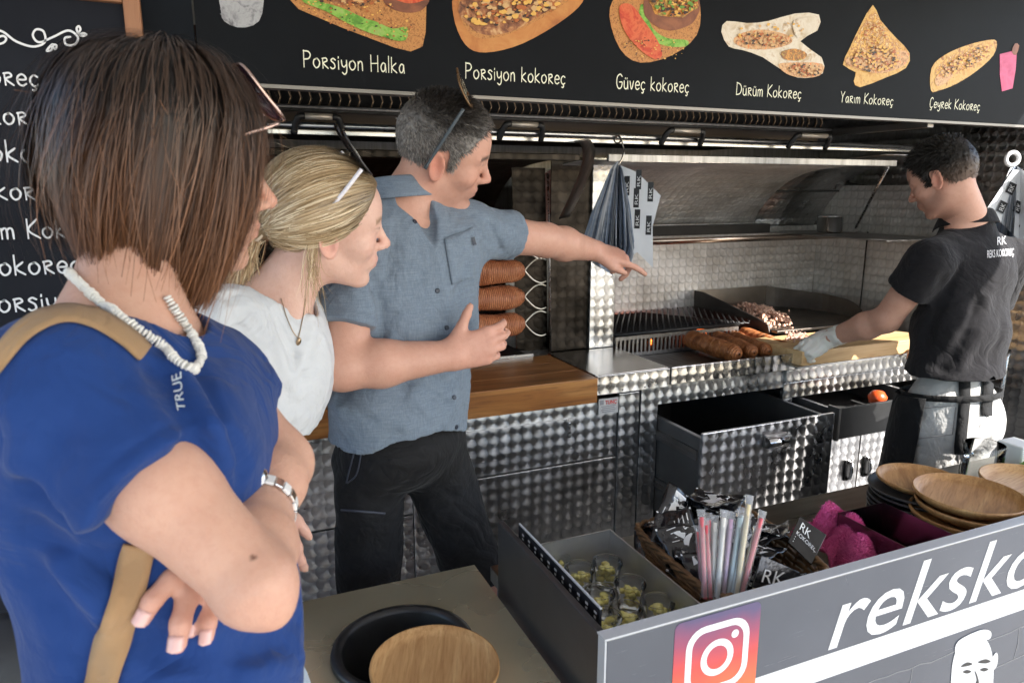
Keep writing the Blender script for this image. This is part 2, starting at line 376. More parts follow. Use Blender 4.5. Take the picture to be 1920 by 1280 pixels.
# food pictures (flat print on the sign)
def food(name, c1, c2, c3, scale=60, c4=None):
    if name in MATS: return MATS[name]
    m = mat(name, c1, .5); t = NT(m); v = t.coord('Object')
    f = t.noise(v, scale, 5, .65, .6); st = [(.3, c1), (.48, c2), (.66, c3)]
    if c4: st = [(.3, c1), (.43, c2), (.54, c3), (.64, c4)]
    t.base(t.ramp(f, st)); return m
FM = dict(board=food('print_board', (.34, .10, .02), (.48, .17, .035), (.56, .24, .06), 12),
          spice=food('print_spiced_board', (.3, .08, .015), (.55, .24, .06), (.2, .06, .01), 150),
          meat=food('print_meat', (.05, .014, .006), (.22, .07, .025), (.42, .17, .06), 42, (.6, .36, .16)),
          green=food('print_pepper_green', (.035, .13, .008), (.11, .30, .02), (.24, .46, .06), 40, (.3, .42, .1)),
          red=food('print_tomato', (.36, .018, .008), (.55, .05, .012), (.66, .13, .04), 30, (.5, .06, .015)),
          stew=food('print_stew', (.55, .12, .02), (.65, .3, .05), (.2, .06, .015), 60, (.62, .46, .1)),
          clay=food('print_clay', (.12, .035, .015), (.2, .06, .025), (.3, .1, .04), 16),
          wrap=food('print_wrap', (.45, .32, .18), (.62, .52, .38), (.70, .62, .50), 24, (.48, .33, .18)),
          mince=food('print_mince', (.18, .05, .02), (.5, .24, .1), (.66, .42, .2), 95, (.72, .2, .05)),
          bread=food('print_bread', (.40, .16, .02), (.60, .32, .07), (.68, .42, .12), 30, (.34, .12, .015)),
          cheese=food('print_filling', (.62, .2, .03), (.78, .5, .12), (.4, .12, .03), 80, (.8, .62, .28)),
          pink=food('print_drink', (.5, .03, .12), (.6, .08, .2), (.42, .02, .1), 9),
          grey=food('print_cup', (.22, .22, .23), (.4, .4, .41), (.12, .12, .13), 40))
def pic(name, parent, px, m, lift, n=4, closed=True):
    pts = [SP(*p) for p in px]; pts = catmull(pts, n, True) if n else pts
    return MB().poly([(p[0], SY-lift, p[2]) for p in pts]).build(name, FM[m], parent)
def picture(label, layers):
    root = None
    for i, (nm, m, px, n) in enumerate(layers):
        o = pic(nm, sign if root is None else root, px, m, .0012+.0007*i, n)
        if root is None: root = o; o['label'] = label
def blob(cx, cy, rx, ry, n=12, rot=0, j=.12, seed=1):
    rnd = random.Random(seed); out = []
    for i in range(n):
        a = 2*math.pi*i/n; k = 1+rnd.uniform(-j, j); x, y = rx*k*math.cos(a), ry*k*math.sin(a)
        out.append((cx+x*math.cos(rot)-y*math.sin(rot), cy+x*math.sin(rot)+y*math.cos(rot)))
    return out
def sprinkle(par, cx, cy, rx, ry, rot, n, mats_, lift, seed, r0=2., r1=5.):
    rd = random.Random(seed)
    for k, mname in enumerate(mats_):
        mb = MB()
        for i in range(n):
            a = rd.uniform(0, 6.28); q = rd.random()**.5; x, y = rx*q*math.cos(a), ry*q*math.sin(a); X, Y_ = cx+x*math.cos(rot)-y*math.sin(rot), cy+x*math.sin(rot)+y*math.cos(rot); r = rd.uniform(r0, r1); an = rd.uniform(0, 3)
            pts = [SP(X+r*rd.uniform(.5, 1.1)*math.cos(an+j*1.05), Y_+r*rd.uniform(.3, .9)*math.sin(an+j*1.05)) for j in range(6)]; mb.poly([(p[0], SY-lift-.00035*k-.000002*i, p[2]) for p in pts])
        o = mb.build('print_detail', FM[mname], par); o['kind'] = 'stuff'
picture('printed drinking cup at the sign edge', [('print_picture', 'grey', [(413, -40), (414, 20), (420, 40), (445, 52), (475, 48), (492, 25), (488, -40)], 2)]
        +[('print_layer', 'grey', [(416, 8+9*i), (450, 16+9*i), (484, 6+9*i), (484, 9+9*i), (450, 20+9*i), (416, 12+9*i)], 2) for i in range(3)])
picture('printed platter with green peppers', [('print_picture', 'spice', [(515, -30), (800, -30), (798, 60), (792, 88), (770, 97), (740, 90), (640, 52), (560, 18)], 0),
        ('print_layer', 'meat', [(540, -30), (700, -30), (690, 6), (640, 10), (590, -8)], 3),
        ('print_layer', 'clay', blob(762, -4, 44, 30, 14, .1, .05, 4), 3), ('print_layer', 'red', blob(765, -12, 34, 18, 12, .1, .08, 5), 3),
        ('print_layer', 'green', [(560, -12), (600, 4), (640, 16), (680, 34), (720, 50), (736, 62), (728, 72), (690, 62), (650, 44), (610, 22), (570, 6)], 3),
        ('print_layer', 'green', [(690, 40), (705, 42), (735, 55), (762, 52), (760, 76), (735, 76), (715, 66)], 3)])
picture('printed oval board of sliced offal', [('print_picture', 'board', [(850, 30), (858, -20), (940, -50), (1080, -50), (1096, -5), (1060, 35), (980, 82), (910, 99), (872, 84)], 4),
        ('print_layer', 'spice', [(862, 22), (880, -30), (1070, -40), (1074, -8), (1030, 26), (960, 62), (905, 74), (876, 58)], 3),
        ('print_layer', 'meat', [(858, 20), (880, -20), (930, -32), (1010, -34), (1062, -20), (1046, 10), (1010, 30), (968, 56), (930, 66), (900, 64), (880, 50)], 3)]
        +[('print_layer', 'meat', blob(890+i*27, 30-(i % 3)*14, 24, 9, 9, -.6+.2*(i % 3), .2, 20+i), 3) for i in range(6)])
picture('printed clay bowl stew with tomato', [('print_picture', 'spice', [(1142, 30), (1158, -10), (1210, -40), (1290, -40), (1312, 10), (1306, 66), (1260, 104), (1200, 118), (1162, 92)], 3),
        ('print_layer', 'green', [(1204, 8), (1222, 52), (1250, 72), (1288, 76), (1284, 88), (1244, 86), (1212, 66), (1198, 30)], 3),
        ('print_layer', 'clay', blob(1258, 12, 54, 46, 16, 0, .03, 7), 3), ('print_layer', 'stew', blob(1262, 2, 46, 33, 16, 0, .08, 8), 3),
        ('print_layer', 'red', [(1160, 14), (1182, 10), (1206, 40), (1232, 78), (1240, 104), (1226, 112), (1196, 92), (1168, 56)], 4)])
picture('printed pair of rolled wraps', [('print_picture', 'wrap', [(1352, 60), (1362, 40), (1400, 44), (1440, 40), (1490, 26), (1535, 28), (1532, 58), (1500, 78), (1540, 108), (1542, 138), (1510, 147), (1478, 140), (1430, 108), (1390, 94), (1366, 88)], 2),
        ('print_layer', 'mince', [(1374, 78), (1392, 62), (1430, 56), (1474, 66), (1484, 80), (1450, 92), (1400, 92)], 3),
        ('print_layer', 'mince', [(1458, 122), (1480, 118), (1540, 120), (1536, 142), (1500, 146), (1472, 138)], 3),
        ('print_layer', 'stew', [(1464, 98), (1490, 92), (1512, 102), (1500, 114), (1470, 112)], 3),
        ('print_layer', 'wrap', [(1486, 40), (1530, 34), (1524, 56), (1494, 72)], 3)])
picture('printed triangular stuffed bread', [('print_picture', 'bread', [(1636, 10), (1650, 38), (1680, 72), (1705, 100), (1698, 128), (1660, 146), (1612, 164), (1600, 152), (1604, 136), (1580, 122), (1592, 92), (1612, 50)], 2),
        ('print_layer', 'cheese', [(1637, 22), (1658, 58), (1690, 92), (1680, 110), (1640, 112), (1594, 108), (1606, 70)], 3),
        ('print_layer', 'mince', [(1590, 108), (1640, 100), (1698, 96), (1696, 122), (1650, 138), (1606, 130), (1586, 120)], 3)])
picture('printed quarter loaf sandwich', [('print_picture', 'bread', [(1745, 170), (1746, 128), (1770, 104), (1810, 86), (1850, 76), (1868, 78), (1862, 104), (1830, 134), (1792, 158), (1760, 170)], 3),
        ('print_layer', 'cheese', [(1752, 136), (1775, 110), (1820, 90), (1858, 84), (1852, 104), (1812, 130), (1770, 146)], 3),
        ('print_layer', 'mince', [(1752, 148), (1770, 128), (1786, 140), (1772, 156), (1756, 162)], 3)])
picture('printed pink drink in a glass', [('print_picture', 'pink', [(1874, 102), (1906, 94), (1904, 130), (1898, 166), (1878, 172), (1874, 140)], 0),
        ('print_layer', 'clay', [(1896, 98), (1902, 82), (1910, 86), (1904, 104)], 2)])

FM['dark'] = mat('print_dark', (.03, .012, .006), .5); FM['cream'] = mat('print_cream_bit', (.60, .36, .15), .5); FM['rust'] = mat('print_rust', (.42, .11, .02), .5); FM['leaf'] = mat('print_leaf', (.12, .26, .03), .5); FM['gold'] = mat('print_gold', (.72, .40, .08), .5)
for cx, cy, rx, ry, rot, n, ms, r0, r1 in ((660, 20, 120, 40, .35, 60, ('dark', 'rust', 'gold'), 1.2, 3.2), (640, -4, 70, 14, .1, 30, ('dark', 'rust', 'cream'), 2, 6), (960, 14, 92, 32, -.18, 60, ('dark', 'rust', 'cream', 'gold'), 2, 8),
        (1262, 2, 42, 30, 0, 40, ('rust', 'gold', 'dark', 'leaf'), 2, 6), (1228, 92, 60, 20, .1, 36, ('dark', 'gold'), 1, 2.4), (1428, 76, 48, 13, .05, 40, ('dark', 'rust', 'cream'), 1.5, 4), (1506, 132, 30, 11, .1, 26, ('dark', 'rust', 'cream'), 1.5, 4),
        (1640, 112, 46, 24, 0, 60, ('dark', 'rust', 'cream', 'gold'), 1.5, 4.2), (1640, 66, 22, 26, 0, 30, ('rust', 'gold', 'cream'), 1.2, 3.4), (1806, 116, 52, 14, -.5, 50, ('dark', 'rust', 'cream', 'gold'), 1.3, 3.6), (1440, 60, 70, 16, -.1, 14, ('gold', 'cream'), 2, 5)):
    sprinkle(sign, cx, cy, rx, ry, rot, n, ms, .0068, int(cx), r0, r1)
# ---- chalkboard
BY = 1.68
bb = empty('chalkboard', (-.5, BY, .6), 'wooden framed chalkboard price list with chalk lettering behind the brown haired woman', 'chalkboard')
fr = onY(268, 60, BY)[0]; fi = onY(236, 60, BY)[0]; ftop = onY(236, 8, BY)[2]
MB().box((-1.05, BY+.004, .62), (fi+.003, BY+.02, ftop+.004)).build('slate', M_CHALKB, bb)
MB().box((fi, BY-.012, .58), (fr, BY+.026, ftop+.045)).build('frame_stile', M_WALNUT, bb, bevel=.003)
MB().box((-1.09, BY-.0125, ftop), (fi-.0005, BY+.0255, ftop+.0445)).build('frame_rail', wood('board_rail_wood', (.16, .065, .03), (.3, .13, .06), (.36, .17, .085), 0, 1.2), bb, bevel=.003)
MB().box((-1.09, BY-.0125, .578), (fi-.0005, BY+.0255, .62)).build('frame_rail', MATS['board_rail_wood'], bb, bevel=.003)
def BPt(px, py): return onY(px, py, BY+.003)
for t_, x1, yb, h in (('kokoreç', 80, 163, 36), ('kokoreç', 106, 236, 36), ('Kokoreç', 150, 305, 40), ('kokoreç', 120, 374, 36), ('Dürüm Kokoreç', 222, 443, 34), ('Kokoreç', 158, 510, 37), ('Porsiyon', 165, 576, 37), ('Porsiyon', 130, 640, 36)):
    b = BPt(x1, yb); hgt = BPt(x1, yb-h)[2]-b[2]; tot = strokes(t_)[1]; wdt = tot*hgt*1.0
    hand_text('chalk_lettering', t_, b-UX*wdt, UX, UZ, hgt, M_CHALK, bb, w=.1)
mb = MB(); f2 = lambda x, y, z: (lambda p: np.array((p[0], BY+.003-z, p[2])))(BPt(x, y))
for i, q in enumerate(([(-40, 60), (0, 58), (30, 78), (62, 88), (84, 80), (82, 60), (68, 56), (62, 68), (74, 80), (100, 70), (128, 58), (146, 70), (140, 84), (124, 84), (122, 72), (132, 70)],
                       [(-20, 84), (4, 82), (12, 74), (6, 68), (-6, 72)], [(146, 62), (144, 54), (148, 50), (151, 56), (147, 63)], [(150, 66), (156, 63), (162, 66), (156, 68), (150, 67)],
                       [(98, 84), (92, 90), (88, 96), (96, 95), (99, 86)], [(100, 84), (106, 86), (104, 93), (99, 88)])):
    ribbon(mb, catmull(q, 6), 4.2, f2, .0015+.0001*i)
mb.build('chalk_flourish', M_CHALK, bb)

# ================================================================== COOKING LINE
CF, CT = 2.05, .98
M_BUTCH = wood('oiled_counter_wood', (.10, .032, .008), (.27, .105, .026), (.40, .19, .06), 0, 1., .32)
wc = empty('wooden_counter', (.2, 2.2, .89), 'oiled brown wooden counter slab behind the man in the grey shirt', 'counter')
for i, (a, b) in enumerate(((2.03, 2.155), (2.156, 2.29), (2.291, 2.405))):
    MB().box((-.95, a, .893), (1.186, b, CT)).build('plank', M_BUTCH, wc, bevel=.003)

# ---- cabinets under the counter
cab = empty('steel_cabinet', (1, 2.3, 0), 'swirled steel base cabinet with drawers under the wooden counter and grill', 'cabinet')
FY = 2.06
def cpanel(name, x0, x1, z0, z1, m=M_STEELM, y=FY, th=.018, bev=.002, parent=cab): return MB().box((x0, y, z0), (x1, y+th, z1)).build(name, m, parent, bevel=bev)
MB().box((-.95, FY+.022, 0), (1.44, 2.9, .885)).build('carcass', M_DULL, cab)
cpanel('front_panel', -.95, .54, .05, .59); cpanel('front_panel', -.95, .54, .595, .885)
cpanel('front_panel', .544, 1.285, .05, .675); cpanel('front_panel', .544, 1.285, .68, .885, y=FY+.003)
d1 = cpanel('drawer_front', .60, 1.121, .73, .842, y=FY-.006, th=.008)
MB().box((1.085, FY-.014, .775), (1.095, FY-.0065, .83)).build('drawer_pull', M_BRUSH, d1, bevel=.002)
cpanel('post', 1.288, 1.372, 0, .905, y=FY-.004); cpanel('post', 1.376, 1.448, 0, .918, y=FY-.008)
cpanel('top_rail', 1.45, 2.035, .845, .918); cpanel('top_rail', 2.0355, 3.05, .80, .862, y=FY-.004); cpanel('top_rail', 2.0355, 3.05, .865, .935, y=FY-.012)
cpanel('post', 2.036, 2.085, 0, .798, y=FY-.003)
# drawer compartment and the drawer pulled out of it
MB().box((1.45, 2.86, .0), (3.05, 2.88, .93)).build('compartment_back', M_SOOT, cab)
MB().box((1.45, FY+.02, .30), (2.035, 2.85, .32)).build('compartment_floor', M_SOOT, cab)
dw = empty('pulled_out_drawer', (1.74, 1.8, .42), 'deep swirled steel drawer pulled out below the roll tray', 'drawer')
MB().box((1.452, 1.80, .42), (2.032, 1.812, .818)).build('drawer_front', M_STEEL, dw, bevel=.002)
MB().box((1.452, 1.813, .44), (1.470, 2.75, .80)).build('drawer_side', noisy('grey_drawer_steel', (.2, .2, .2), (.13, .13, .13), 5, .45, .8), dw, bevel=.002)
MB().box((2.014, 1.813, .44), (2.032, 2.75, .80)).build('drawer_side', MATS['grey_drawer_steel'], dw, bevel=.002)
MB().box((1.471, 1.813, .44), (2.013, 2.74, .452)).build('drawer_bottom', MATS['grey_drawer_steel'], dw)
for z in (.72, .54):
    mb = MB().box((1.4445, 1.82, z), (1.4515, 2.7, z+.035)).box((1.4425, 1.82, z+.012), (1.4445, 2.7, z+.02)); mb.build('slide_rail', M_DULL, dw)
mb = MB().box((1.704, 1.787, .735), (1.806, 1.7985, .782)); mb.build('handle_plate', M_DULL, dw, bevel=.008, seg=3)
q = [(1.712, 1.797, .735), (1.712, 1.772, .738), (1.712, 1.766, .752), (1.712, 1.772, .768), (1.712, 1.797, .776)]
MB().sheet([q, [(x+.086, y, z) for x, y, z in q]]).build('handle', mat('chrome', (.72, .72, .73), .12, 1.), dw, True, solid=.003)
# second drawer, half open
d2 = empty('half_open_drawer', (2.25, 1.86, .69), 'shallow black fronted drawer half open beside the cook', 'drawer')
MB().box((2.118, 1.85, .688), (2.62, 1.864, .808)).build('drawer_front', noisy('black_laminate', (.012, .013, .013), (.022, .022, .023), 12, .35), d2, bevel=.002)
MB().box((2.105, 1.846, .684), (2.117, 1.90, .812)).build('front_end_cap', M_DULL, d2, bevel=.002)
MB().box((2.12, 1.865, .70), (2.134, 2.7, .795)).build('drawer_side', MATS['grey_drawer_steel'], d2); MB().box((2.6, 1.865, .70), (2.614, 2.7, .795)).build('drawer_side', MATS['grey_drawer_steel'], d2)
MB().box((2.135, 1.865, .70), (2.599, 2.7, .71)).build('drawer_bottom', MATS['grey_drawer_steel'], d2)
MB().lathe([(0, 0), (.03, .004), (.036, .03), (.022, .05), (0, .055)], (2.40, 1.93, .772), 14).build('red_scrap', mat('tomato_red', (.7, .09, .02), .35), None, True, label='small orange red scrap peeking out of the half open drawer', cat='scrap')
# doors under it
M_DOOR = M_STEEL
for x0, x1, hx in ((2.088, 2.412, 2.355), (2.418, 2.74, 2.46), (2.746, 3.04, 2.98)):
    dr = MB().box((x0, 2.0, .12), (x1, 2.016, .655)).build('cabinet_door', M_DOOR, cab, bevel=.002)
    MB().box((hx-.018, 1.993, .43), (hx+.018, 1.9995, .52)).build('handle_plate', M_BLACK, dr, bevel=.01, seg=3)
    MB().tube([(hx, 1.997, .435), (hx, 1.978, .445), (hx, 1.974, .475), (hx, 1.978, .505), (hx, 1.997, .515)], .008, 8).build('handle', MATS['chrome'], dr, True)
MB().box((2.088, 2.018, .08), (3.05, 2.045, .66)).build('door_frame', M_DULL, cab)
# maker's plate
st = MB().box((1.207, 2.0565, .838), (1.285, 2.0595, .895)).build('maker_sticker', mat('sticker_silver', (.6, .6, .6), .35, .5), None, label='silver maker sticker reading TUNÇ on the steel cabinet', cat='sticker')
M_RED = mat('sticker_red', (.6, .02, .02), .5)
text_on('lettering', 'TUNÇ', (1.232, 2.0565, .874), UX, UZ, .014, M_RED, st, bold=.02, width=.046)
MB().box((1.211, 2.0555, .874), (1.226, 2.0562, .890)).build('emblem', mat('sticker_grey', (.25, .25, .27), .5), st)
for i in range(4):
    MB().box((1.217+.004*(i % 2), 2.0555, .866-.0065*i), (1.275-.004*(i % 2), 2.0562, .8685-.0065*i)).build('small_print', MATS['sticker_grey'], st)

# ---- steel worktop block with rivets
wt = empty('steel_worktop', (1.34, 2.2, .91), 'small riveted steel worktop between the wooden counter and the roll tray', 'worktop')
MB().box((1.188, CF-.012, .915), (1.4835, CF, .982)).build('front_edge', M_STEEL, wt, bevel=.0015)
MB().box((1.188, CF+.0005, .93), (1.4835, 2.42, .983)).build('top_sheet', noisy('worktop_steel', (.5, .49, .47), (.4, .39, .37), 7, .22, 1., .05, 70, rr=.12), wt, bevel=.002)
rv = MB().lathe([(.0032, 0), (.0028, .0012), (0, .0018)], n=8).mesh('rivet', M_DULL, True)
for x in (1.197, 1.29, 1.38, 1.475):
    for z in (.925, .951, .974):
        if x in (1.29, 1.38) and z == .951: continue
        o = bpy.data.objects.new('rivet', rv); COL.objects.link(o); o.parent = wt; o.matrix_parent_inverse = world_of(wt).inverted(); o.location = (x, CF-.0122, z); o.rotation_euler = (R(90), 0, 0)

# ---- tray holding cooked rolls
tr = empty('roll_tray', (1.8, 2.2, .91), 'shallow steel tray holding four cooked rolls in front of the grill', 'tray')
MB().box((1.487, CF-.016, .922), (2.10, CF-.004, .985)).build('front_lip', perlage('swirled_steel_polished', (.66, .65, .64), (.5, .49, .48), rough=.2, aniso=.6), tr, bevel=.002)
MB().box((1.487, CF-.003, .925), (2.10, 2.41, .935)).build('tray_floor', M_DULL, tr)
MB().box((1.487, CF-.003, .936), (1.492, 2.41, .981)).build('tray_side', M_BRUSH, tr); MB().box((2.092, CF-.003, .936), (2.10, 2.41, .981)).build('tray_side', M_SOOT, tr)
MB().box((1.45, CF-.010, .9185), (2.10, CF+.03, .9215)).build('under_trim', M_BRUSH, tr)

# kokorec roll: lamb-gut wrapped spit roll with ridged windings
def roll_mat(name, c1, c2, c3):
    if name in MATS: return MATS[name]
    m = mat(name, c1, .42); t = NT(m); v = t.coord('Object', (1, 1, 1))
    w = t.n('TexWave'); w.wave_type = 'BANDS'; w.bands_direction = 'X'; t.l(v, w.inputs[0]); w.inputs['Scale'].default_value = 42; w.inputs['Distortion'].default_value = 5; w.inputs['Detail'].default_value = 3; w.inputs['Detail Scale'].default_value = .8
    f = t.noise(v, 26, 4, .6, .5); c = t.ramp(f, [(.3, c1), (.5, c2), (.72, c3)])
    t.base(t.mixc(.55, c, t.ramp(w.outputs['Fac'], [(.2, (.35, .3, .28)), (.6, (1, 1, 1))]), 'MULTIPLY')); t.bump(w.outputs['Fac'], .8, .003); return m
M_ROLL = roll_mat('raw_gut_roll', (.36, .115, .05), (.52, .19, .085), (.60, .26, .13))
M_ROLLC = roll_mat('cooked_gut_roll', (.28, .085, .025), (.46, .16, .05), (.58, .24, .08))
def roll_mesh(L, r, m, seed, blunt=.5):
    rnd = np.random.RandomState(seed); N = 150; rows = []
    ph = rnd.rand(4)*6
    for i in range(N):
        t = i/(N-1); x = (t-.5)*L; e = min(t, 1-t)/.5
        ee = min(1, min(t*1.0, (1-t)*.8)*L/(1.15*r)); k = math.sqrt(max(0, 1-(1-ee)**2))*(1-.06*(1-math.sin(math.pi*t)))
        rr = r*max(k, .1)*(1+.04*math.sin(9*t*2+ph[0])+.03*math.sin(23*t+ph[1]))+.0011*math.sin(i*2.4+rnd.rand()*2)
        tl = .1*math.sin(t*40+ph[2]); row = []
        for j in range(29):
            a = 2*math.pi*j/28; q = rr*(1+.03*math.sin(3*a+ph[3]+5*t)); row.append((x+tl*q*math.sin(a)*.5, q*math.cos(a), q*math.sin(a)))
        rows.append(row)
    return MB().sheet(rows).mesh('gut_roll', m, True)
def place_roll(me, a, b, **kw):
    a, b = Vector(a), Vector(b); o = bpy.data.objects.new('gut_roll', me); COL.objects.link(o)
    o.location = (a+b)/2; o.rotation_euler = (b-a).to_track_quat('X', 'Z').to_euler(); return tag(o, **kw)
rl = ['cooked brown roll lying nearest the left side of the roll tray', 'cooked roll in the tray, second from the riveted worktop', 'cooked roll in the tray, third from the riveted worktop', 'cooked roll in the tray beside the cutting board']
for i, (p, q, rad) in enumerate((((1283, 632), (1385, 664), .037), ((1330, 628), (1416, 662), .031), ((1362, 627), (1440, 658), .029), ((1396, 626), (1468, 652), .031))):
    z = .937+rad; place_roll(roll_mesh(.36, rad, M_ROLLC, i), onZ(p[0], p[1], z+.008), onZ(q[0], q[1], z+.008), label=rl[i], cat='meat roll', group='cooked rolls in the tray')

# ---- charcoal grill with grate
gr = empty('charcoal_grill', (1.9, 2.65, .93), 'charcoal grill with black mesh grate behind the roll tray', 'grill')
mb = MB(); mb.box((1.49, 2.42, .935), (2.11, 2.428, .95)); mb.box((1.49, 2.42, 1.005), (2.11, 2.428, 1.02))
for i in range(32):
    x = 1.492+i*.0197; mb.box((x, 2.4202, .9502), (x+.0085, 2.4278, 1.0048))
mb.build('slotted_front', M_DULL, gr)
MB().box((1.49, 2.45, .925), (2.20, 2.86, .945)).build('ember_bed', M_SOOT, gr)
MB().tube([(1.49, 2.43, 1.028), (2.12, 2.43, 1.028)], .008, 6).build('grate_bar', M_BLACK, gr, True)
bar1 = MB().tube([(0, 0, 0), (.42, .0, 0)], .0038, 6).mesh('grate_bar', M_BLACK, True)
for i in range(27):
    for sgn in (1, -1):
        x = 1.40+i*.03; a = (x, 2.435); ang = R(90-35*sgn); L = .42
        x0, y0 = a; x1, y1 = x0+L*math.cos(ang)*1.2, 2.86
        x0c, x1c = min(max(x0, 1.49), 2.2), min(max(x1, 1.49), 2.2)
        if abs(x1c-x0c) < .02 and x0c != x0: continue
        tt = lambda xc: y0+(xc-x0)/(x1-x0)*(y1-y0)
        MB().tube([(x0c, tt(x0c), 1.03+.0041*sgn), (x1c, tt(x1c), 1.03+.0041*sgn)], .0036, 5).build('grate_bar', M_BLACK, gr, True)
em = mat('ember', (.06, .02, .01), .8); t = NT(em); f = t.noise(t.coord('Object'), 30, 4); t.l(t.ramp(f, [(.5, (0, 0, 0)), (.62, (1, .14, .02))]), t.b.inputs['Emission Color']); t.b.inputs['Emission Strength'].default_value = 2.5
ash = noisy('ash', (.32, .3, .28), (.06, .055, .05), 22, .9)
rnd = random.Random(5)
def coals(parent, x0, x1, y0, y1, z, n, hot):
    for i in range(n):
        c = (rnd.uniform(x0, x1), rnd.uniform(y0, y1), z+rnd.uniform(0, .03)); r = rnd.uniform(.016, .034); mb = MB()
        prof = [(0, -r*.7), (r*.8, -r*.4), (r, .1*r), (r*.6, r*.6), (0, r*.7)]; mb.lathe(prof, c, 7, rnd.uniform(.7, 1.3), rnd.uniform(.7, 1.2))
        mb.build('coal', em if rnd.random() < hot else ash, parent)
coals(gr, 1.55, 2.1, 2.5, 2.82, .95, 26, .25)
# griddle with splash guard and chopped meat
gd = empty('griddle', (2.5, 2.6, .99), 'flat steel griddle with raised splash guards holding chopped meat', 'griddle')
M_GRID = noisy('griddle_steel', (.30, .27, .24), (.14, .12, .10), 6, .35, 1., .05, 40, rr=.2)
MB().box((2.215, 2.30, 1.0), (2.96, 2.86, 1.012)).build('plate', M_GRID, gd, bevel=.002)
MB().poly([(2.207, 2.33, .985), (2.207, 2.862, .985), (2.207, 2.862, 1.115), (2.207, 2.80, 1.115), (2.207, 2.42, 1.05), (2.207, 2.35, 1.03)], .006, (1, 0, 0)).build('splash_guard', noisy('griddle_soot', (.03, .028, .027), (.06, .055, .05), 8, .5, .7), gd)
MB().box((2.214, 2.862, .99), (2.66, 2.868, 1.115)).build('splash_guard', noisy('splash_steel', (.42, .38, .34), (.28, .25, .22), 6, .3, 1.), gd)
mb = MB(); arc = [(2.66, 2.862), (2.72, 2.80), (2.80, 2.62), (2.80, 2.45), (2.76, 2.33)]
mb.sheet([[(x, y, 1.0) for x, y in catmull(arc, 5)], [(x, y, h) for (x, y), h in zip(catmull(arc, 5), np.interp(np.linspace(0, 1, 21), [0, .7, .93, 1], [1.115, 1.09, 1.06, 1.02]))]]).build('splash_guard', noisy('guard_steel', (.17, .145, .125), (.09, .075, .065), 9, .5, .8), gd, solid=.004)
mm = noisy('chopped_meat_material', (.85, .56, .43), (.66, .35, .24), 40, .5, detail=2)
mb = MB(); nr = np.random.RandomState(3)
for i in range(420):
    a, b = nr.randn(2)*.42; px = 1432+a*56+b*18; py = 588+a*20-b*9; p = onZ(px, py, 1.02); h = max(0, .028*(1-(a*a+b*b)*.7)); c = p+np.array((0, 0, -.004+h*nr.rand())); r = nr.uniform(.004, .010)
    mb.lathe([(0, -r), (r, -.3*r), (.8*r, .5*r), (0, r)], c, 5, nr.uniform(.7, 1.4), nr.uniform(.7, 1.3))
tag(mb.build('chopped_meat', mm), 'heap of pinkish chopped meat on the griddle', 'chopped meat', kind='stuff')

# ---- niche walls, roll-top lids and rails
ni = empty('grill_enclosure', (2, 2.88, .98), 'swirled steel enclosure with open roll top lids around the grill', 'enclosure')
MB().box((1.49, 2.872, .93), (3.045, 2.885, 1.50)).build('back_panel', perlage('swirled_steel_smoky', (.78, .76, .74), (.52, .49, .46), rough=.5, aniso=.5, metal=.7), ni)
MB().box((2.985, 2.1, .94), (2.995, 2.871, 1.62)).build('side_panel', MATS['swirled_steel_smoky'], ni)
MB().box((2.977, 2.55, .95), (2.9845, 2.553, 1.40)).build('seam', M_SOOT, ni)
def lid(x0, x1, prof, m, name='lid'):
    P = catmull([np.array((0, *p)) for p in prof], 6); rows = []
    s = 0; us = []
    for i, p in enumerate(P):
        if i: s += np.linalg.norm(P[i]-P[i-1])
        us.append(s)
    mb = MB().sheet([[(x0, p[1], p[2]) for p in P], [(x1, p[1], p[2]) for p in P]]); o = mb.build(name, m, ni, True, solid=.003)
    uv = o.data.uv_layers[0]; n = len(P)
    for lo in o.data.loops: uv.data[lo.index].uv = ((x0, x1)[lo.vertex_index//n], us[lo.vertex_index % n])
    return o
lid(1.25, 2.55, [(2.10, 1.695), (2.3, 1.70), (2.55, 1.675), (2.72, 1.60), (2.83, 1.50), (2.868, 1.44)], MATS['swirled_steel_smoky'])
MB().box((1.235, 2.082, 1.690), (2.555, 2.097, 1.716)).build('lid_front_edge', M_DULL, ni, bevel=.003)
MB().box((-.95, 2.082, 1.690), (1.13, 2.097, 1.712)).build('lid_front_edge', M_STEELD, ni, bevel=.003)
lid(-.95, 1.12, [(2.10, 1.695), (2.3, 1.70), (2.55, 1.675), (2.72, 1.60), (2.83, 1.50), (2.868, 1.40)], M_STEELD)
MB().box((2.56, 2.75, 1.59), (2.985, 2.755, 1.60)).build('seam', M_SOOT, ni)
mb = MB(); arc = [(2.10, 1.715), (2.3, 1.70), (2.55, 1.62), (2.75, 1.5), (2.86, 1.35)]
lid(2.56, 2.98, [(2.14, 1.74), (2.35, 1.73), (2.6, 1.69), (2.75, 1.60), (2.85, 1.48), (2.868, 1.42)], M_STEELM, 'fixed_lid')
MB().tube([(2.54, 2.11, 1.69), (2.93, 2.58, 1.42)], .006, 6).build('lid_strut', M_BRUSH, ni, True)
# arched arm of the left lid
mb = MB(); a = catmull([(1.14, 2.10, 1.755), (1.17, 2.12, 1.75), (1.205, 2.16, 1.72), (1.225, 2.22, 1.66), (1.23, 2.30, 1.58), (1.23, 2.38, 1.5)], 6)
mb.sheet([[p+np.array((-.022, 0, -.004)) for p in a], [p+np.array((.022, 0, .004)) for p in a]]); mb.build('lid_arm', M_DULL, ni, True, solid=.004)
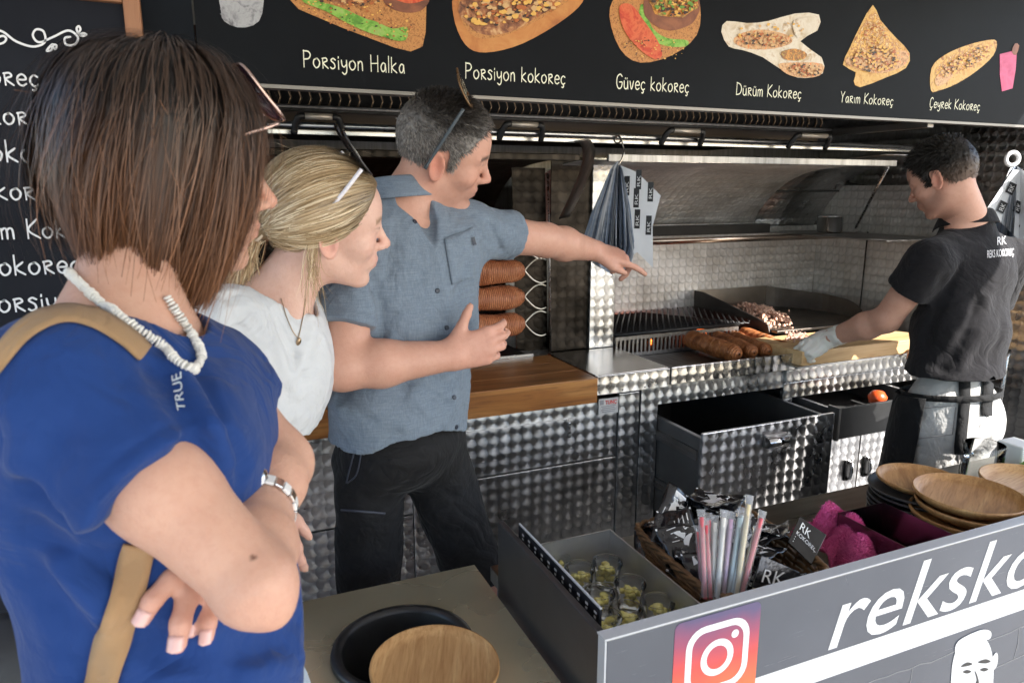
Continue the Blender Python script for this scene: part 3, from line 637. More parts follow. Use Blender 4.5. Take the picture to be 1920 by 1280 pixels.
# rails carrying the lids, with rolled handles
MB().tube([(-.95, 2.10, 1.775), (1.2, 2.10, 1.772), (2.72, 2.10, 1.768)], .009, 10).build('lid_rail', M_BRUSH, ni, True)
MB().box((-.95, 2.13, 1.75), (2.9, 2.14, 1.765)).build('lid_rail', M_BRUSH, ni, bevel=.002)
hnd_w = noisy('handle_grip', (.55, .5, .44), (.45, .4, .34), 14, .4, .6)
for px0, px1 in ((556, 640), (945, 1020), (1252, 1322), (1493, 1560)):
    y = 2.06; a = onY(px0, 238, y)[0]; b = onY(px1, 244, y)[0]; z0 = 1.772
    h = MB().tube([(a+.02, y, z0+.022), (b-.02, y, z0+.022)], .0085, 10).build('handle_grip', hnd_w, ni, True)
    for x, s_ in ((a, 1), (b, -1)):
        MB().tube(catmull([(x+.022*s_, y, z0+.022), (x+.008*s_, y, z0+.02), (x, y+.012, z0+.004), (x-.004*s_, y+.03, z0-.022)], 4), .0095, 8).build('handle_bracket', M_BLACK, h, True)
# steel post between spit box and grill
MB().box((1.372, 2.424, .984), (1.482, 2.47, 1.72)).build('steel_post', M_STEELM, ni, bevel=.002)
MB().box((1.205, 2.44, .984), (1.371, 2.448, 1.72)).build('dark_side_panel', M_STEELD, ni)
# rack above the grill
rk = empty('pipe_rack', (2.3, 2.7, 1.38), 'steel pipe rack running above the grill', 'rack')
for y, z in ((2.60, 1.385), (2.68, 1.372)): MB().tube([(1.49, y, z), (3.0, y, z)], .011, 10).build('pipe', noisy('pipe_steel', (.6, .5, .42), (.4, .32, .26), 9, .25, 1.), rk, True)
MB().tube([(2.97, 2.6, 1.385), (3.0, 2.6, 1.385)], .016, 10).build('pipe_cap', M_BRUSH, rk, True)
MB().box((1.49, 2.80, 1.39), (2.60, 2.86, 1.435)).build('shelf', M_SOOT, rk, bevel=.003)
MB().box((2.6, 2.13, 1.39), (2.98, 2.87, 1.394)).build('side_shelf', M_DULL, rk)
pot = MB().lathe([(.0, .0), (.052, .0), (.058, .008), (.06, .075), (.064, .078), (.061, .08), (.056, .075), (.054, .01), (0, .006)], (onY(1556, 422, 2.64)[0], 2.64, 1.397), 24)
pot.build('small_pot', mat('bright_steel', (.72, .72, .72), .22, 1.), None, True, label='small shiny steel pot standing on the pipe rack', cat='pot')

# ---- spit box with hanging raw rolls
sp = empty('spit_box', (.4, 2.6, .93), 'dark charcoal spit box behind the wooden counter with wire loops', 'spit box')
MB().box((-.95, 2.872, .93), (1.2, 2.885, 1.45)).build('back_panel', M_STEELD, sp)
MB().box((-.95, 2.41, .885), (1.2, 2.87, .93)).build('ember_tray', M_SOOT, sp)
MB().box((-.95, 2.408, .93), (1.12, 2.416, .99)).build('front_edge', M_BRUSH, sp)
pts = [onY(940, 560, 2.47), ]
MB().poly([(1.13, 2.475, .985), (1.213, 2.475, .985), (1.205, 2.475, 1.38), (1.195, 2.475, 1.68), (1.06, 2.475, 1.68), (1.08, 2.475, 1.0)], .004, (0, 1, 0)).build('end_plate', M_STEELD, sp)
MB().tube([(1.203, 2.426, .985), (1.193, 2.426, 1.38), (1.183, 2.426, 1.66)], .0035, 6).build('plate_edge', M_BRUSH, sp, True)
coals(sp, .0, 1.05, 2.45, 2.84, .935, 60, .5)
wire = mat('loop_wire', (.6, .57, .52), .3, 1.)
rolls = ((500, 482), (507, 507), (555, 555), (607, 607))
names = ['raw banded gut roll on the topmost spit behind the pointing man', 'raw banded gut roll on the second spit from the top', 'raw banded gut roll on the third spit from the top', 'raw banded gut roll on the lowest spit above the counter']
for i, y in enumerate((462, 507, 556, 606)):
    e = onY(984, y, 2.46); a = e+np.array((-.62, 0, .0)); rad = .046
    place_roll(roll_mesh(.62, rad, M_ROLL, 11+i), a, e, label=names[i], cat='meat roll', group='raw rolls on the spits')
    pt = lambda px, py: onY(px, y+(py-507), 2.445)
    MB().tube([(a[0]-.1, a[1], a[2]), tuple(e), tuple(pt(984, 508))], .004, 6).build('spit_rod', wire, sp, True)
    for up_ in (-1, 1):
        MB().tube(catmull([pt(984, 507), pt(990, 507+up_*8), pt(1002, 507+up_*19), pt(1014, 507+up_*23), pt(1024, 507+up_*20)], 5), .0032, 6).build('wire_loop', wire, sp, True)
# ---- cutting board on the ledge
MB().box((2.03, 1.99, .936), (3.04, 2.29, .944)).build('board_ledge', M_BRUSH, cab)
cbm = wood('pale_board_wood', (.42, .24, .10), (.60, .40, .20), (.68, .50, .28), 0, 1., .5)
cb = MB().box((2.045, 1.985, .9455), (2.75, 2.26, 1.002)).build('cutting_board', cbm, None, bevel=.004, label='thick pale wooden cutting board under the gloved hand of the cook', cat='cutting board')
mb = MB()
for i in range(120):
    p = onZ(1495+nr.randn()*10, 630+nr.randn()*4, 1.006); r = nr.uniform(.003, .007); mb.lathe([(0, -r), (r, -.3*r), (.8*r, .5*r), (0, r)], p, 5, nr.uniform(.7, 1.5), nr.uniform(.7, 1.3))
tag(mb.build('chopped_onion', noisy('chopped_onion_material', (.6, .42, .34), (.4, .2, .15), 60, .5)), 'small scattering of chopped filling beside the gloved hand on the board', 'chopped filling', kind='stuff')
# ================================================================== SERVICE COUNTER IN FRONT
DX, DY, DT = .502, .815, .945       # left side, front face, top edge of the display front
M_PANEL = noisy('grey_vinyl', (.040, .050, .072), (.066, .077, .104), 2.5, .14, spec=.8, rr=.06, detail=6, bump=.12, bscale=5, bd=.004)
M_GUN = noisy('gunmetal', (.10, .10, .105), (.065, .065, .068), 5, .33, .6, rr=.12)
M_ZINC = noisy('tray_steel', (.68, .68, .68), (.5, .5, .5), 8, .42, .9, .05, 40, rr=.2)
t = NT(M_PANEL); v = t.coord('Object'); scr = t.noise(t.coord('Object', (2, 2, 60), (0, .5, 0)), 3, 5, .7); sm_ = t.noise(v, 9, 6, .7, .8)
t.l(t.math('ADD', t.math('MULTIPLY_ADD', t.math('POWER', sm_, 2.), .5, .02), t.math('MULTIPLY', t.math('GREATER_THAN', scr, .66), .18)), t.b.inputs['Roughness'])
sc = empty('service_counter', (1.6, 1.05, 0), 'service counter with printed grey front, white stripe and large white lettering', 'counter')
MB().box((DX+.014, DY+.022, .765), (3.0, 1.325, .80)).build('counter_top', noisy('counter_steel', (.30, .285, .25), (.2, .19, .165), 4, .3, 1., .05, 60, (1, 10, 1), rr=.15), sc, bevel=.002)
MB().box((DX, DY, .02), (3.0, DY+.02, DT)).build('front_panel', M_PANEL, sc, bevel=.002)
MB().box((DX-.004, DY-.0015, DT+.0005), (3.0, DY+.021, DT+.0035)).build('top_trim', mat('white_edge', (.48, .49, .52), .4), sc)
MB().box((DX-.0035, DY-.002, .02), (DX-.0005, DY+.018, DT)).build('corner_trim', MATS['white_edge'], sc)
MB().box((DX, DY+.0215, .02), (DX+.013, 1.245, DT-.002)).build('side_panel', M_GUN, sc, bevel=.002)
MB().box((DX+.03, 1.31, .02), (3.0, 1.324, .764)).build('back_panel', M_DULL, sc)
FP = lambda px, py: onY(px, py, DY)
MB().poly([(DX+.15, DY-.0004, .745), (3.0, DY-.0004, .742), (3.0, DY-.0004, .789), (DX+.15, DY-.0004, .795)]).build('white_stripe', M_WHITE, sc)
M_LET = mat('letter_white', (.74, .74, .75), .3)
wm = text_mesh('reksko', 1., .25); wx = max(v.co.x for v in wm.vertices); wf = max(v.co.x for v in text_mesh('rekskokoreç', 1., .25).vertices)
text_on('lettering', 'rekskokoreç', (.945, DY, .803), UX, UZ, .132, M_LET, sc, shear=.25, width=.60*wf/wx, bold=.004)
# camera badge (rounded square, ring and dot over a warm gradient)
gm = mat('badge_gradient', (.6, .1, .1), .3); t = NT(gm); sx = t.n('SeparateXYZ'); t.l(t.coord('Object'), sx.inputs[0])
fz = t.math('DIVIDE', t.math('SUBTRACT', sx.outputs[2], .78), .165); nz = t.noise(t.coord('Object'), 12, 3)
t.base(t.ramp(t.math('ADD', fz, t.math('MULTIPLY_ADD', nz, .3, -.15)), [(.05, (.75, .16, .05)), (.45, (.66, .07, .06)), (.7, (.32, .06, .12)), (.95, (.09, .07, .16))]))
BX0, BX1, BZ0, BZ1 = .625, .796, .775, .940
def rrect(x0, x1, z0, z1, r, n=6):
    out = []
    for cx, cz, a0 in ((x1-r, z1-r, 0), (x0+r, z1-r, 90), (x0+r, z0+r, 180), (x1-r, z0+r, 270)):
        for i in range(n+1): a = R(a0+90*i/n); out.append((cx+r*math.cos(a), cz+r*math.sin(a)))
    return out
badge = MB().poly([(x, DY-.0006, z) for x, z in reversed(rrect(BX0, BX1, BZ0, BZ1, .012))]).build('camera_badge', gm, sc)
def ringmesh(outer, inner, y, name, par):
    n = len(outer); mb = MB().add([(x, y, z) for x, z in outer]+[(x, y, z) for x, z in inner], [(i, n+i, n+(i+1) % n, (i+1) % n) for i in range(n)]); return mb.build(name, M_LET, par)
ringmesh(rrect(.648, .775, .797, .922, .036), rrect(.660, .763, .809, .910, .026), DY-.001, 'badge_outline', badge)
circ = lambda cx, cz, r, n=32: [(cx+r*math.cos(2*math.pi*i/n), cz+r*math.sin(2*math.pi*i/n)) for i in range(n)]
ringmesh(circ(.711, .859, .033), circ(.711, .859, .021), DY-.001, 'badge_lens', badge)
MB().poly([(x, DY-.001, z) for x, z in reversed(circ(.745, .893, .0075, 16))]).build('badge_dot', M_LET, badge)
# brick pattern print and stencil portrait on the lower panel
M_JOINT = mat('print_joint', (.19, .195, .205), .3)
rnd = random.Random(9); mb = MB(); k = 0
for r_ in range(9):
    z = .70-.072*r_; x = .55+(r_ % 2)*.08
    pts = [(x0, z+rnd.uniform(-.004, .004)) for x0 in np.arange(.52, 2.9, .03)]
    ribbon(mb, pts, .0022, lambda a, b, c: np.array((a, DY-c, b)), .0003+.00002*r_)
    while x < 2.9:
        ribbon(mb, [(x+rnd.uniform(-.004, .004), z), (x+rnd.uniform(-.003, .003), z-.036), (x+rnd.uniform(-.004, .004), z-.07)], .0022, lambda a, b, c: np.array((a, DY-c, b)), .0005+.000004*k); k += 1; x += .16
mb.build('brick_pattern', M_JOINT, sc)
MPT = lambda pts, l: MB().poly([(p[0], DY-l, p[2]) for p in (catmull([FP(*q) for q in pts], 4, True))])
M_STEN = mat('stencil_black', (.015, .015, .017), .35)
por = MPT([(1788, 1320), (1783, 1262), (1790, 1222), (1800, 1208), (1838, 1194), (1856, 1212), (1862, 1262), (1850, 1320)], .0011).build('stencil_portrait', M_WHITE, sc)
for pts, l, m in (([(1790, 1222), (1796, 1200), (1836, 1180), (1856, 1182), (1855, 1196), (1838, 1200), (1806, 1212)], .0014, M_WHITE), ([(1858, 1236), (1866, 1222), (1870, 1228), (1868, 1246), (1861, 1254)], .0013, M_WHITE),
                  ([(1800, 1248), (1812, 1240), (1822, 1243), (1812, 1247)], .0018, M_STEN), ([(1832, 1240), (1846, 1234), (1856, 1238), (1846, 1242)], .0018, M_STEN),
                  ([(1804, 1258), (1812, 1254), (1820, 1257), (1812, 1261)], .0018, M_STEN), ([(1836, 1254), (1845, 1250), (1852, 1253), (1844, 1257)], .0018, M_STEN),
                  ([(1826, 1256), (1830, 1274), (1824, 1284), (1828, 1286), (1834, 1278), (1830, 1262)], .0018, M_STEN)):
    MPT(pts, l).build('stencil_shape', m, por)

# ---- small menu card standing in the tray
mc = MB().box((.531, .885, .815), (.535, 1.205, .948)).build('menu_card', mat('card_black', (.02, .02, .024), .4), None, label='narrow black menu card with white lines standing beside the pepper cups', cat='menu card')
MB().box((.5312, .884, .9485), (.5348, 1.206, .951)).build('card_edge', MATS['white_edge'], mc)
for i in range(11):
    y = 1.185-i*.0285
    for j in range(6):
        z = .938-j*.009; MB().box((.5302, y-.006+.002*(j % 2), z-.004), (.5308, y+.002, z)).build('text_mark', M_WHITE, mc)
# ---- steel tray with pepper cups
ty = empty('steel_tray', (.64, 1.04, .80), 'deep galvanised steel tray holding clear cups of pickled peppers', 'tray')
MB().box((.540, .845, .801), (.742, 1.205, .806)).build('tray_floor', M_ZINC, ty)
MB().box((.540, 1.2055, .801), (.746, 1.209, .895)).build('tray_wall', M_ZINC, ty); MB().box((.7425, .845, .801), (.746, 1.205, .895)).build('tray_wall', M_ZINC, ty)
MB().box((.5362, .845, .801), (.5395, 1.205, .88)).build('tray_wall', M_ZINC, ty); MB().box((.540, .841, .801), (.746, .8447, .885)).build('tray_wall', M_ZINC, ty)
def clear_mat(name, tint, rough, ior):
    m = bpy.data.materials.new(name); m.use_nodes = True; n = m.node_tree.nodes; n.clear(); MATS[name] = m; o = n.new('ShaderNodeOutputMaterial'); mx = n.new('ShaderNodeMixShader'); tr_ = n.new('ShaderNodeBsdfTransparent'); gl_ = n.new('ShaderNodeBsdfGlossy'); fr_ = n.new('ShaderNodeFresnel'); L = m.node_tree.links
    tr_.inputs[0].default_value = (*tint, 1); gl_.inputs[1].default_value = rough; fr_.inputs[0].default_value = ior; L.new(fr_.outputs[0], mx.inputs[0]); L.new(tr_.outputs[0], mx.inputs[1]); L.new(gl_.outputs[0], mx.inputs[2]); L.new(mx.outputs[0], o.inputs[0]); return m
clear = clear_mat('clear_plastic', (.96, .97, .97), .06, 1.43)
pep = noisy('pickled_pepper', (.74, .66, .18), (.85, .78, .34), 60, .3)
wrap_m = clear_mat('clear_wrap', (.97, .97, .98), .2, 1.5); n_ = wrap_m.node_tree; df = n_.nodes.new('ShaderNodeBsdfDiffuse'); df.inputs[0].default_value = (.85, .85, .87, 1); m2 = n_.nodes.new('ShaderNodeMixShader'); m2.inputs[0].default_value = .16
o_ = [q for q in n_.nodes if q.type == 'OUTPUT_MATERIAL'][0]; m1 = o_.inputs[0].links[0].from_socket; n_.links.new(m1, m2.inputs[1]); n_.links.new(df.outputs[0], m2.inputs[2]); n_.links.new(m2.outputs[0], o_.inputs[0])
cups = [((1042, 1047), 'against the far corner by the menu card'), ((1087, 1063), 'second from the far menu card corner'), ((1139, 1052), 'in the far corner next to the basket'), ((1123, 1109), 'in the middle row beside the menu card'),
        ((1182, 1091), 'in the middle row beside the basket'), ((1173, 1141), 'second nearest the printed front panel'), ((1234, 1126), 'nearest the front corner of the basket'), ((1134, 1155), 'in the front corner by the menu card')]
rs = np.random.RandomState(4)
for (px, py), w_ in cups:
    c = onZ(px, py, .862); rc_ = .0305; b = np.array((c[0], c[1], .8075))
    cu = empty('pepper_cup', b, 'clear lidded plastic cup of yellow peppers '+w_, 'plastic cup', 'pepper cups in the steel tray')
    MB().lathe([(0, .0), (.022, .0), (.024, .003), (.0285, .048), (.031, .05), (.031, .052)], b, 28).build('cup', clear, cu, True)
    MB().lathe([(.0318, .0530), (.0318, .0555), (.0278, .0560), (.0262, .0535), (.0235, .0532), (.0222, .0550), (0, .0552)], b, 28).build('lid', clear, cu, True)
    for i in range(18):
        a = rs.rand()*6.28; rr = .0155*rs.rand()**.5; z = .010+.034*rs.rand(); p = b+np.array((rr*math.cos(a), rr*math.sin(a), z)); d = rs.rand()*6.28; e = .008
        u = np.array((math.cos(d), math.sin(d), rs.uniform(-.4, .4))); v = np.array((-math.sin(d), math.cos(d), 0))
        MB().tube([p-u*e+v*.004, p-u*e*.4, p+u*e*.4, p+u*e+v*.004], [.0026, .0060, .0058, .0022], 8).build('pepper', pep, cu, True)
# ---- wicker basket
M_WICK = noisy('wicker', (.10, .05, .02), (.24, .13, .055), 30, .6, bump=.3, bscale=90, stretch=(1, 1, 3))
bk = empty('wicker_basket', (.905, 1.03, .80), 'brown wicker basket full of black sachets and wrapped straws', 'basket')
cor = [(.765, .885), (1.035, .875), (1.075, 1.185), (.785, 1.20)]
def rim(t, inset, z):
    n = 4; u = (t % 1)*4; i = int(u) % 4; f = u-int(u); a, b = np.array(cor[i]), np.array(cor[(i+1) % 4]); c = np.mean(np.array(cor), 0)
    p = a+(b-a)*f; q = c+(p-c)*(1-inset); q = c+(q-c)*(1-.08*abs(2*f-1)**4); return np.array((q[0], q[1], z))
for lv in range(7):
    z = .808+lv*.0125; ins = .16-.02*lv
    for ph in (0, 1):
        pts = [rim(i/72, ins+.012*math.sin(i*math.pi/2+ph*math.pi+lv*math.pi*.5), z+.003*math.sin(i*1.7+ph*2)) for i in range(72)]
        MB().tube(pts, .0036, 5, closed=True).build('woven_cane', M_WICK, bk, True)
for ph in range(3):
    pts = [rim(i/96, .015+.016*math.sin(i*.9+ph*2.1), .900+.006*math.cos(i*.9+ph*2.1)) for i in range(96)]
    MB().tube(pts, .0048, 6, closed=True).build('braided_rim', M_WICK, bk, True)
for i in range(36): MB().tube([rim(i/36, .16, .803), rim(i/36, .03, .897)], .0028, 5).build('stake', M_WICK, bk, True)
MB().poly([rim(i/24, .17, .804) for i in range(24)], .003, (0, 0, 1)).build('basket_floor', M_WICK, bk)
# sachets
M_SACH = noisy('black_foil', (.008, .008, .010), (.02, .02, .023), 30, .2, spec=.7, bump=.7, bscale=45, bd=.003)
def sach_z(seed, u, v):
    ph = np.random.RandomState(seed).rand(6)*6.28; pil = (1-abs(u)**3)*(1-abs(v)**3)
    return .0045*pil+.0022*math.sin(5*u+ph[0]+2*v)*pil+.002*math.sin(6*v+ph[1]+3*u)+.004*math.sin(1.6*u+ph[2])
def sachet_mesh(seed):
    n, m_ = 17, 13; w, l = .036, .055; rows = []
    for i in range(n):
        row = []
        for j in range(m_):
            u, v = i/(n-1)*2-1, j/(m_-1)*2-1; row.append((u*l, v*w, sach_z(seed, u, v)))
        rows.append(row)
    return MB().sheet(rows).mesh('sachet', M_SACH, True)
sm = [sachet_mesh(i) for i in range(7)]
lab_m = mat('sachet_white', (.8, .8, .8), .4); mark_me = MB().box((-.0022, -.0022, -.0010), (.0022, .0022, .0010)).mesh('corner_mark', lab_m); sm_z = lambda s_: 0.
rr_ = np.random.RandomState(12)
spots = []
for i in range(46):
    t_ = rr_.rand(); u_ = rr_.rand(); a, b = np.array(cor[0]), np.array(cor[1]); c_, d_ = np.array(cor[3]), np.array(cor[2])
    q = (a+(b-a)*(.14+.72*t_))*(1-(.12+.76*u_))+(c_+(d_-c_)*(.14+.72*t_))*(.12+.76*u_); spots.append((q[0], q[1], .845+.085*(i/46)*(.6+.4*u_)+.035*u_))
for i, (x, y, z) in enumerate(spots):
    o = bpy.data.objects.new('condiment_sachet', sm[i % 7]); COL.objects.link(o); o.location = (x, y, z)
    o.rotation_euler = (rr_.uniform(-.7, .7), rr_.uniform(-.75, .75), rr_.rand()*6.28)
    md = o.modifiers.new('s', 'SOLIDIFY'); md.thickness = .0012
    tag(o, 'glossy black foil sauce sachet heaped in the wicker basket', 'sachet', 'black sachets in the basket')
    for sx_ in (-1, 1):
        for sy_ in (-1, 1): k = bpy.data.objects.new('corner_mark', mark_me); COL.objects.link(k); k.parent = o; k.location = (sx_*.0522, sy_*.0332, sach_z(i % 7, sx_*.95, sy_*.92))
    if i > 14:
        me = text_mesh('RK', .032 if i % 2 else .022, .15, .0, 'CENTER', .01)
        for v in me.vertices: v.co.x -= .012; v.co.y -= .006; v.co.z = sach_z(i % 7, v.co.x/.055, v.co.y/.036)+.0014
        me.materials.clear(); me.materials.append(lab_m); k = bpy.data.objects.new('lettering', me); COL.objects.link(k); k.parent = o
        mb = MB()
        for q in range(4):
            y_ = -.026+q*.009; x0_, x1_ = .014, .014+.004*(3+(q*7+i) % 4); rr2 = [[(x, y_+dy, sach_z(i % 7, x/.055, (y_+dy)/.036)+.0014) for x in np.linspace(x0_, x1_, 6)] for dy in (0, .0018)]; mb.sheet(rr2)
        k = bpy.data.objects.new('small_print', mb.mesh('small_print', lab_m)); COL.objects.link(k); k.parent = o
# the one leaning against the towel, text readable
def plane_axes(o, ux, up_):  # orthonormal axes from two directions
    ux = np.array(ux)/np.linalg.norm(ux); n = np.cross(ux, up_); n /= np.linalg.norm(n); return ux, np.cross(n, ux), n
def leaning(px, w, l, d, lines, label):
    P = [at(*q, dd) for q, dd in zip(px, d)]; O = P[3]; U = P[2]-P[3]; V = P[0]-P[3]
    s_ = MB().poly([P[3], P[2], P[1], P[0]], .004, np.cross(V, U)/np.linalg.norm(np.cross(V, U))).build('condiment_sachet', M_SACH, None, bevel=.001, label=label, cat='sachet', group='black sachets in the basket')
    N = np.cross(U, V); N /= np.linalg.norm(N)
    for tx, a, b, h, wd in lines:
        base = O+U*a+V*b
        if tx: text_on('lettering', tx, base+N*.001, U, V, h, lab_m, s_, width=wd)
        else: MB().poly([base+N*.0015, base+U*wd+N*.0015, base+U*wd+V*h+N*.0015, base+V*h+N*.0015]).build('small_print', lab_m, s_)
leaning([(1500, 968), (1550, 1002), (1522, 1058), (1478, 1015)], 0, 0, (1.42, 1.40, 1.37, 1.39),
        [('RK', .12, .62, .018, .026), ('KOKOREÇ', .1, .40, .0085, .048)]+[(None, .12, .30-.09*i, .025, .03-.004*(i % 2)) for i in range(3)], 'upright black sachet with white lettering leaning between the basket and pink towel')
leaning([(1428, 1040), (1500, 1072), (1478, 1112), (1410, 1100)], 0, 0, (1.31, 1.32, 1.30, 1.29), [('RK', .15, .2, .026, .045)], 'black sachet with large white letters lying at the front rim of the basket')
# wrapped straws
sc_cols = [(.74, .16, .19), (.84, .72, .46), (.62, .76, .80), (.72, .50, .68), (.88, .85, .80), (.72, .10, .13)]
for i in range(17):
    c = sc_cols[(i*5+i//3) % 6]; m = mat('straw_%d' % ((i*5+i//3) % 6), c, .35)
    bx = 1322+(i % 9)*8.5+rr_.uniform(-3, 3); dd = 1.255+.03*(i//9)+rr_.uniform(-.008, .008); tx = 1312+(i % 9)*15+rr_.uniform(-5, 5); tyy = 985+rr_.uniform(-20, 22)
    if i == 7: tx, tyy = 1404, 945
    a = at(bx, 1122, dd); b = at(tx, tyy, dd+.03); top = a+(b-a)*.55
    s_ = empty('wrapped_straw', a, ('red', 'yellow', 'pale blue', 'lilac', 'cream white', 'crimson')[(i*5+i//3) % 6]+' drinking straw in clear wrap standing in the wicker basket', 'straw', 'wrapped straws in the basket')
    MB().tube([a, b], .0038, 8).build('straw', m, s_, True)
    u = (b-a)/np.linalg.norm(b-a); w_ = np.cross(u, fw); w_ /= np.linalg.norm(w_); n_ = np.cross(u, w_)
    rows = []
    for q in range(10):
        f_ = q/9; p = a+(b-a)*(.02+1.08*f_); k = .0062 if f_ < .9 else .008; row = []
        for j in range(9):
            an = 2*math.pi*j/8; fl_ = .45 if f_ < .88 else .08; row.append(p+w_*k*math.cos(an)*(1+.1*math.sin(q*2.1+j))+n_*k*fl_*1.5*math.sin(an))
        rows.append(row)
    MB().sheet(rows).build('clear_wrap', wrap_m, s_, True)
# ---- steel bin
bn = empty('steel_bin', (1.31, 1.0, .80), 'open dark steel bin between the pink towel and the plate stacks', 'bin')
x0, x1, y0, y1 = 1.20, 1.335, .842, 1.03
for lo, hi in (((x0, y0, .801), (x1, y0+.002, .925)), ((x0, y1-.002, .801), (x1, y1, .925)), ((x0, y0+.0025, .801), (x0+.002, y1-.0025, .925)), ((x1-.002, y0+.0025, .801), (x1, y1-.0025, .925))): MB().box(lo, hi).build('bin_wall', noisy('bin_steel', (.3, .3, .3), (.2, .2, .2), 6, .18, 1.), bn)
MB().box((x0+.003, y0+.003, .801), (x1-.003, y1-.003, .805)).build('bin_floor', MATS['bin_steel'], bn)
# ---- plates
M_BAM = wood('bamboo', (.24, .105, .03), (.44, .23, .085), (.55, .33, .14), 0, 2.2, .42, .08)
M_BAM2 = wood('bamboo_pale', (.32, .15, .05), (.54, .31, .13), (.64, .42, .2), 0, 2.2, .42, .08)
def plate(loc, r, m, label, grp, cat='plate', rz=0, tilt=(0, 0), h=.018, n=56):
    o = MB().lathe([(0, .0), (r*.80, .0), (r*.97, h*.55), (r, h*.8), (r*.995, h), (r*.97, h), (r*.90, h*.62), (r*.78, h*.42), (0, h*.40)], (0, 0, 0), n).build('wooden_plate', m, None, True, origin=(0, 0, 0), label=label, cat=cat, group=grp)
    o.location = tuple(loc); o.rotation_euler = (tilt[0], tilt[1], rz); return o
pc = onZ(1835, 932, .955); pc[1] = max(pc[1], .958); pc[0] += .03; ords = ['top', 'second', 'third', 'fourth', 'fifth', 'bottom']
for i in range(6): plate((pc[0]+.004*math.sin(i*2), pc[1]+.003*math.cos(i*3), .802+.0235*(5-i)), .112, M_BAM, 'round bamboo plate, '+ords[i]+' of the tall bamboo stack', 'bamboo plate stack', rz=.5+i*.35, h=.0265)
pc2 = onZ(1722, 897, .925); M_SLATE = noisy('black_bamboo', (.035, .035, .037), (.075, .073, .072), 9, .5, stretch=(1, 1, 20), bump=.2)
for i in range(8):
    plate((pc2[0]+.003*math.sin(i*2.3)+.004, pc2[1]+.003*math.cos(i*1.7), .802+.0125*i), .108, M_SLATE, 'dark grey plate, '+('lowest', 'second lowest', 'third lowest', 'fourth lowest', 'fourth highest', 'third highest', 'second highest', 'highest')[i]+' in the dark plate stack', 'dark plate stack', rz=i, h=.0145)
plate((pc2[0]+.004, pc2[1], .908), .094, M_BAM, 'single bamboo plate lying on the stack of dark plates', None, rz=.8, h=.02)
pc3 = onZ(1925, 900, .93)
for i in range(4): plate((pc3[0]+.03, pc3[1]+.005, .802+.03*i), .108, M_BAM2, 'pale bamboo plate, '+ords[3-i]+' of the stack beside the glass', 'pale plate stack', rz=.3+i, h=.032)
# glass and lime slice behind the plates
gp = onZ(1880, 872, .93); gp = np.array((gp[0]+.05, gp[1]+.08, .8))
gl = empty('drinking_glass', (gp[0], gp[1], .8), 'clear glass jug standing behind the pale bamboo plates', 'glass')
MB().lathe([(0, .002), (.04, .002), (.045, .01), (.048, .15), (.046, .153)], (gp[0], gp[1], .8), 28).build('bowl', clear, gl, True)
MB().tube(catmull([(gp[0]-.047, gp[1], .93), (gp[0]-.075, gp[1], .925), (gp[0]-.08, gp[1], .88), (gp[0]-.047, gp[1], .85)], 5), .006, 8).build('handle', clear, gl, True)
MB().box((gp[0]+.11, gp[1]-.03, .8), (gp[0]+.18, gp[1]+.04, .935)).build('napkin_box', mat('box_white', (.75, .76, .74), .5), None, bevel=.004, label='plain white box standing behind the plate stacks', cat='box')
MB().lathe([(0, 0), (.05, .0), (.06, .02), (.055, .09), (.03, .115), (0, .12)], (gp[0]+.095, gp[1]-.085, .8), 20).build('lettuce_bowl', noisy('leaf_green', (.10, .3, .03), (.2, .45, .06), 30, .4), None, True, label='heap of green leaves beside the glass', cat='greens')
# ---- pink towel
M_TOW = noisy('pink_terry', (.68, .09, .30), (.78, .17, .40), 40, .95, bump=.6, bscale=300, bd=.004)
c = onZ(1608, 1035, .87); rs2 = np.random.RandomState(7); rows = []
ux = onZ(1675, 1045, .88)-onZ(1548, 985, .88); L = np.linalg.norm(ux); ux /= L; uy = np.array((-ux[1], ux[0], 0)); base = onZ(1548, 985, .88)
def towel(u, v):
    h = .808+.095*(math.sin(math.pi*min(1, max(0, (v+.12)*.85)))**.6)*(1-.35*u)+.016*math.sin(9*v+5*u+1)+.010*math.sin(17*u+3*v)+.012*math.sin(6*u-8*v)
    p = base+ux*L*(u*1.06-.05)+uy*(v-.62)*.15+uy*.02*math.sin(5*u); return np.array((p[0], p[1], h))
for i in range(46): rows.append([towel(i/45, j/35) for j in range(36)])
tw = MB().sheet(rows); tn = []
o = tw.build('pink_towel', M_TOW, None, True, label='crumpled fluffy pink towel tucked behind the printed counter front', cat='towel', solid=.012)
V = np.array(tw.v); mb = MB(); P3 = np.array(rows)
for i in range(15000):
    a, b = rs2.randint(0, 45), rs2.randint(0, 35); p = P3[a, b]+(P3[a+1, b]-P3[a, b])*rs2.rand()+(P3[a, b+1]-P3[a, b])*rs2.rand()
    n_ = np.cross(P3[a+1, b]-P3[a, b], P3[a, b+1]-P3[a, b]); n_ /= np.linalg.norm(n_)+1e-9; d_ = n_+rs2.randn(3)*.45; d_ /= np.linalg.norm(d_); s_ = np.cross(d_, rs2.randn(3)); s_ /= np.linalg.norm(s_)+1e-9
    q = p+n_*.006; mb.add([q-s_*.0008, q+s_*.0008, q+d_*.008], [(0, 1, 2)])
k = mb.build('terry_pile', M_TOW, o); k['kind'] = 'stuff'
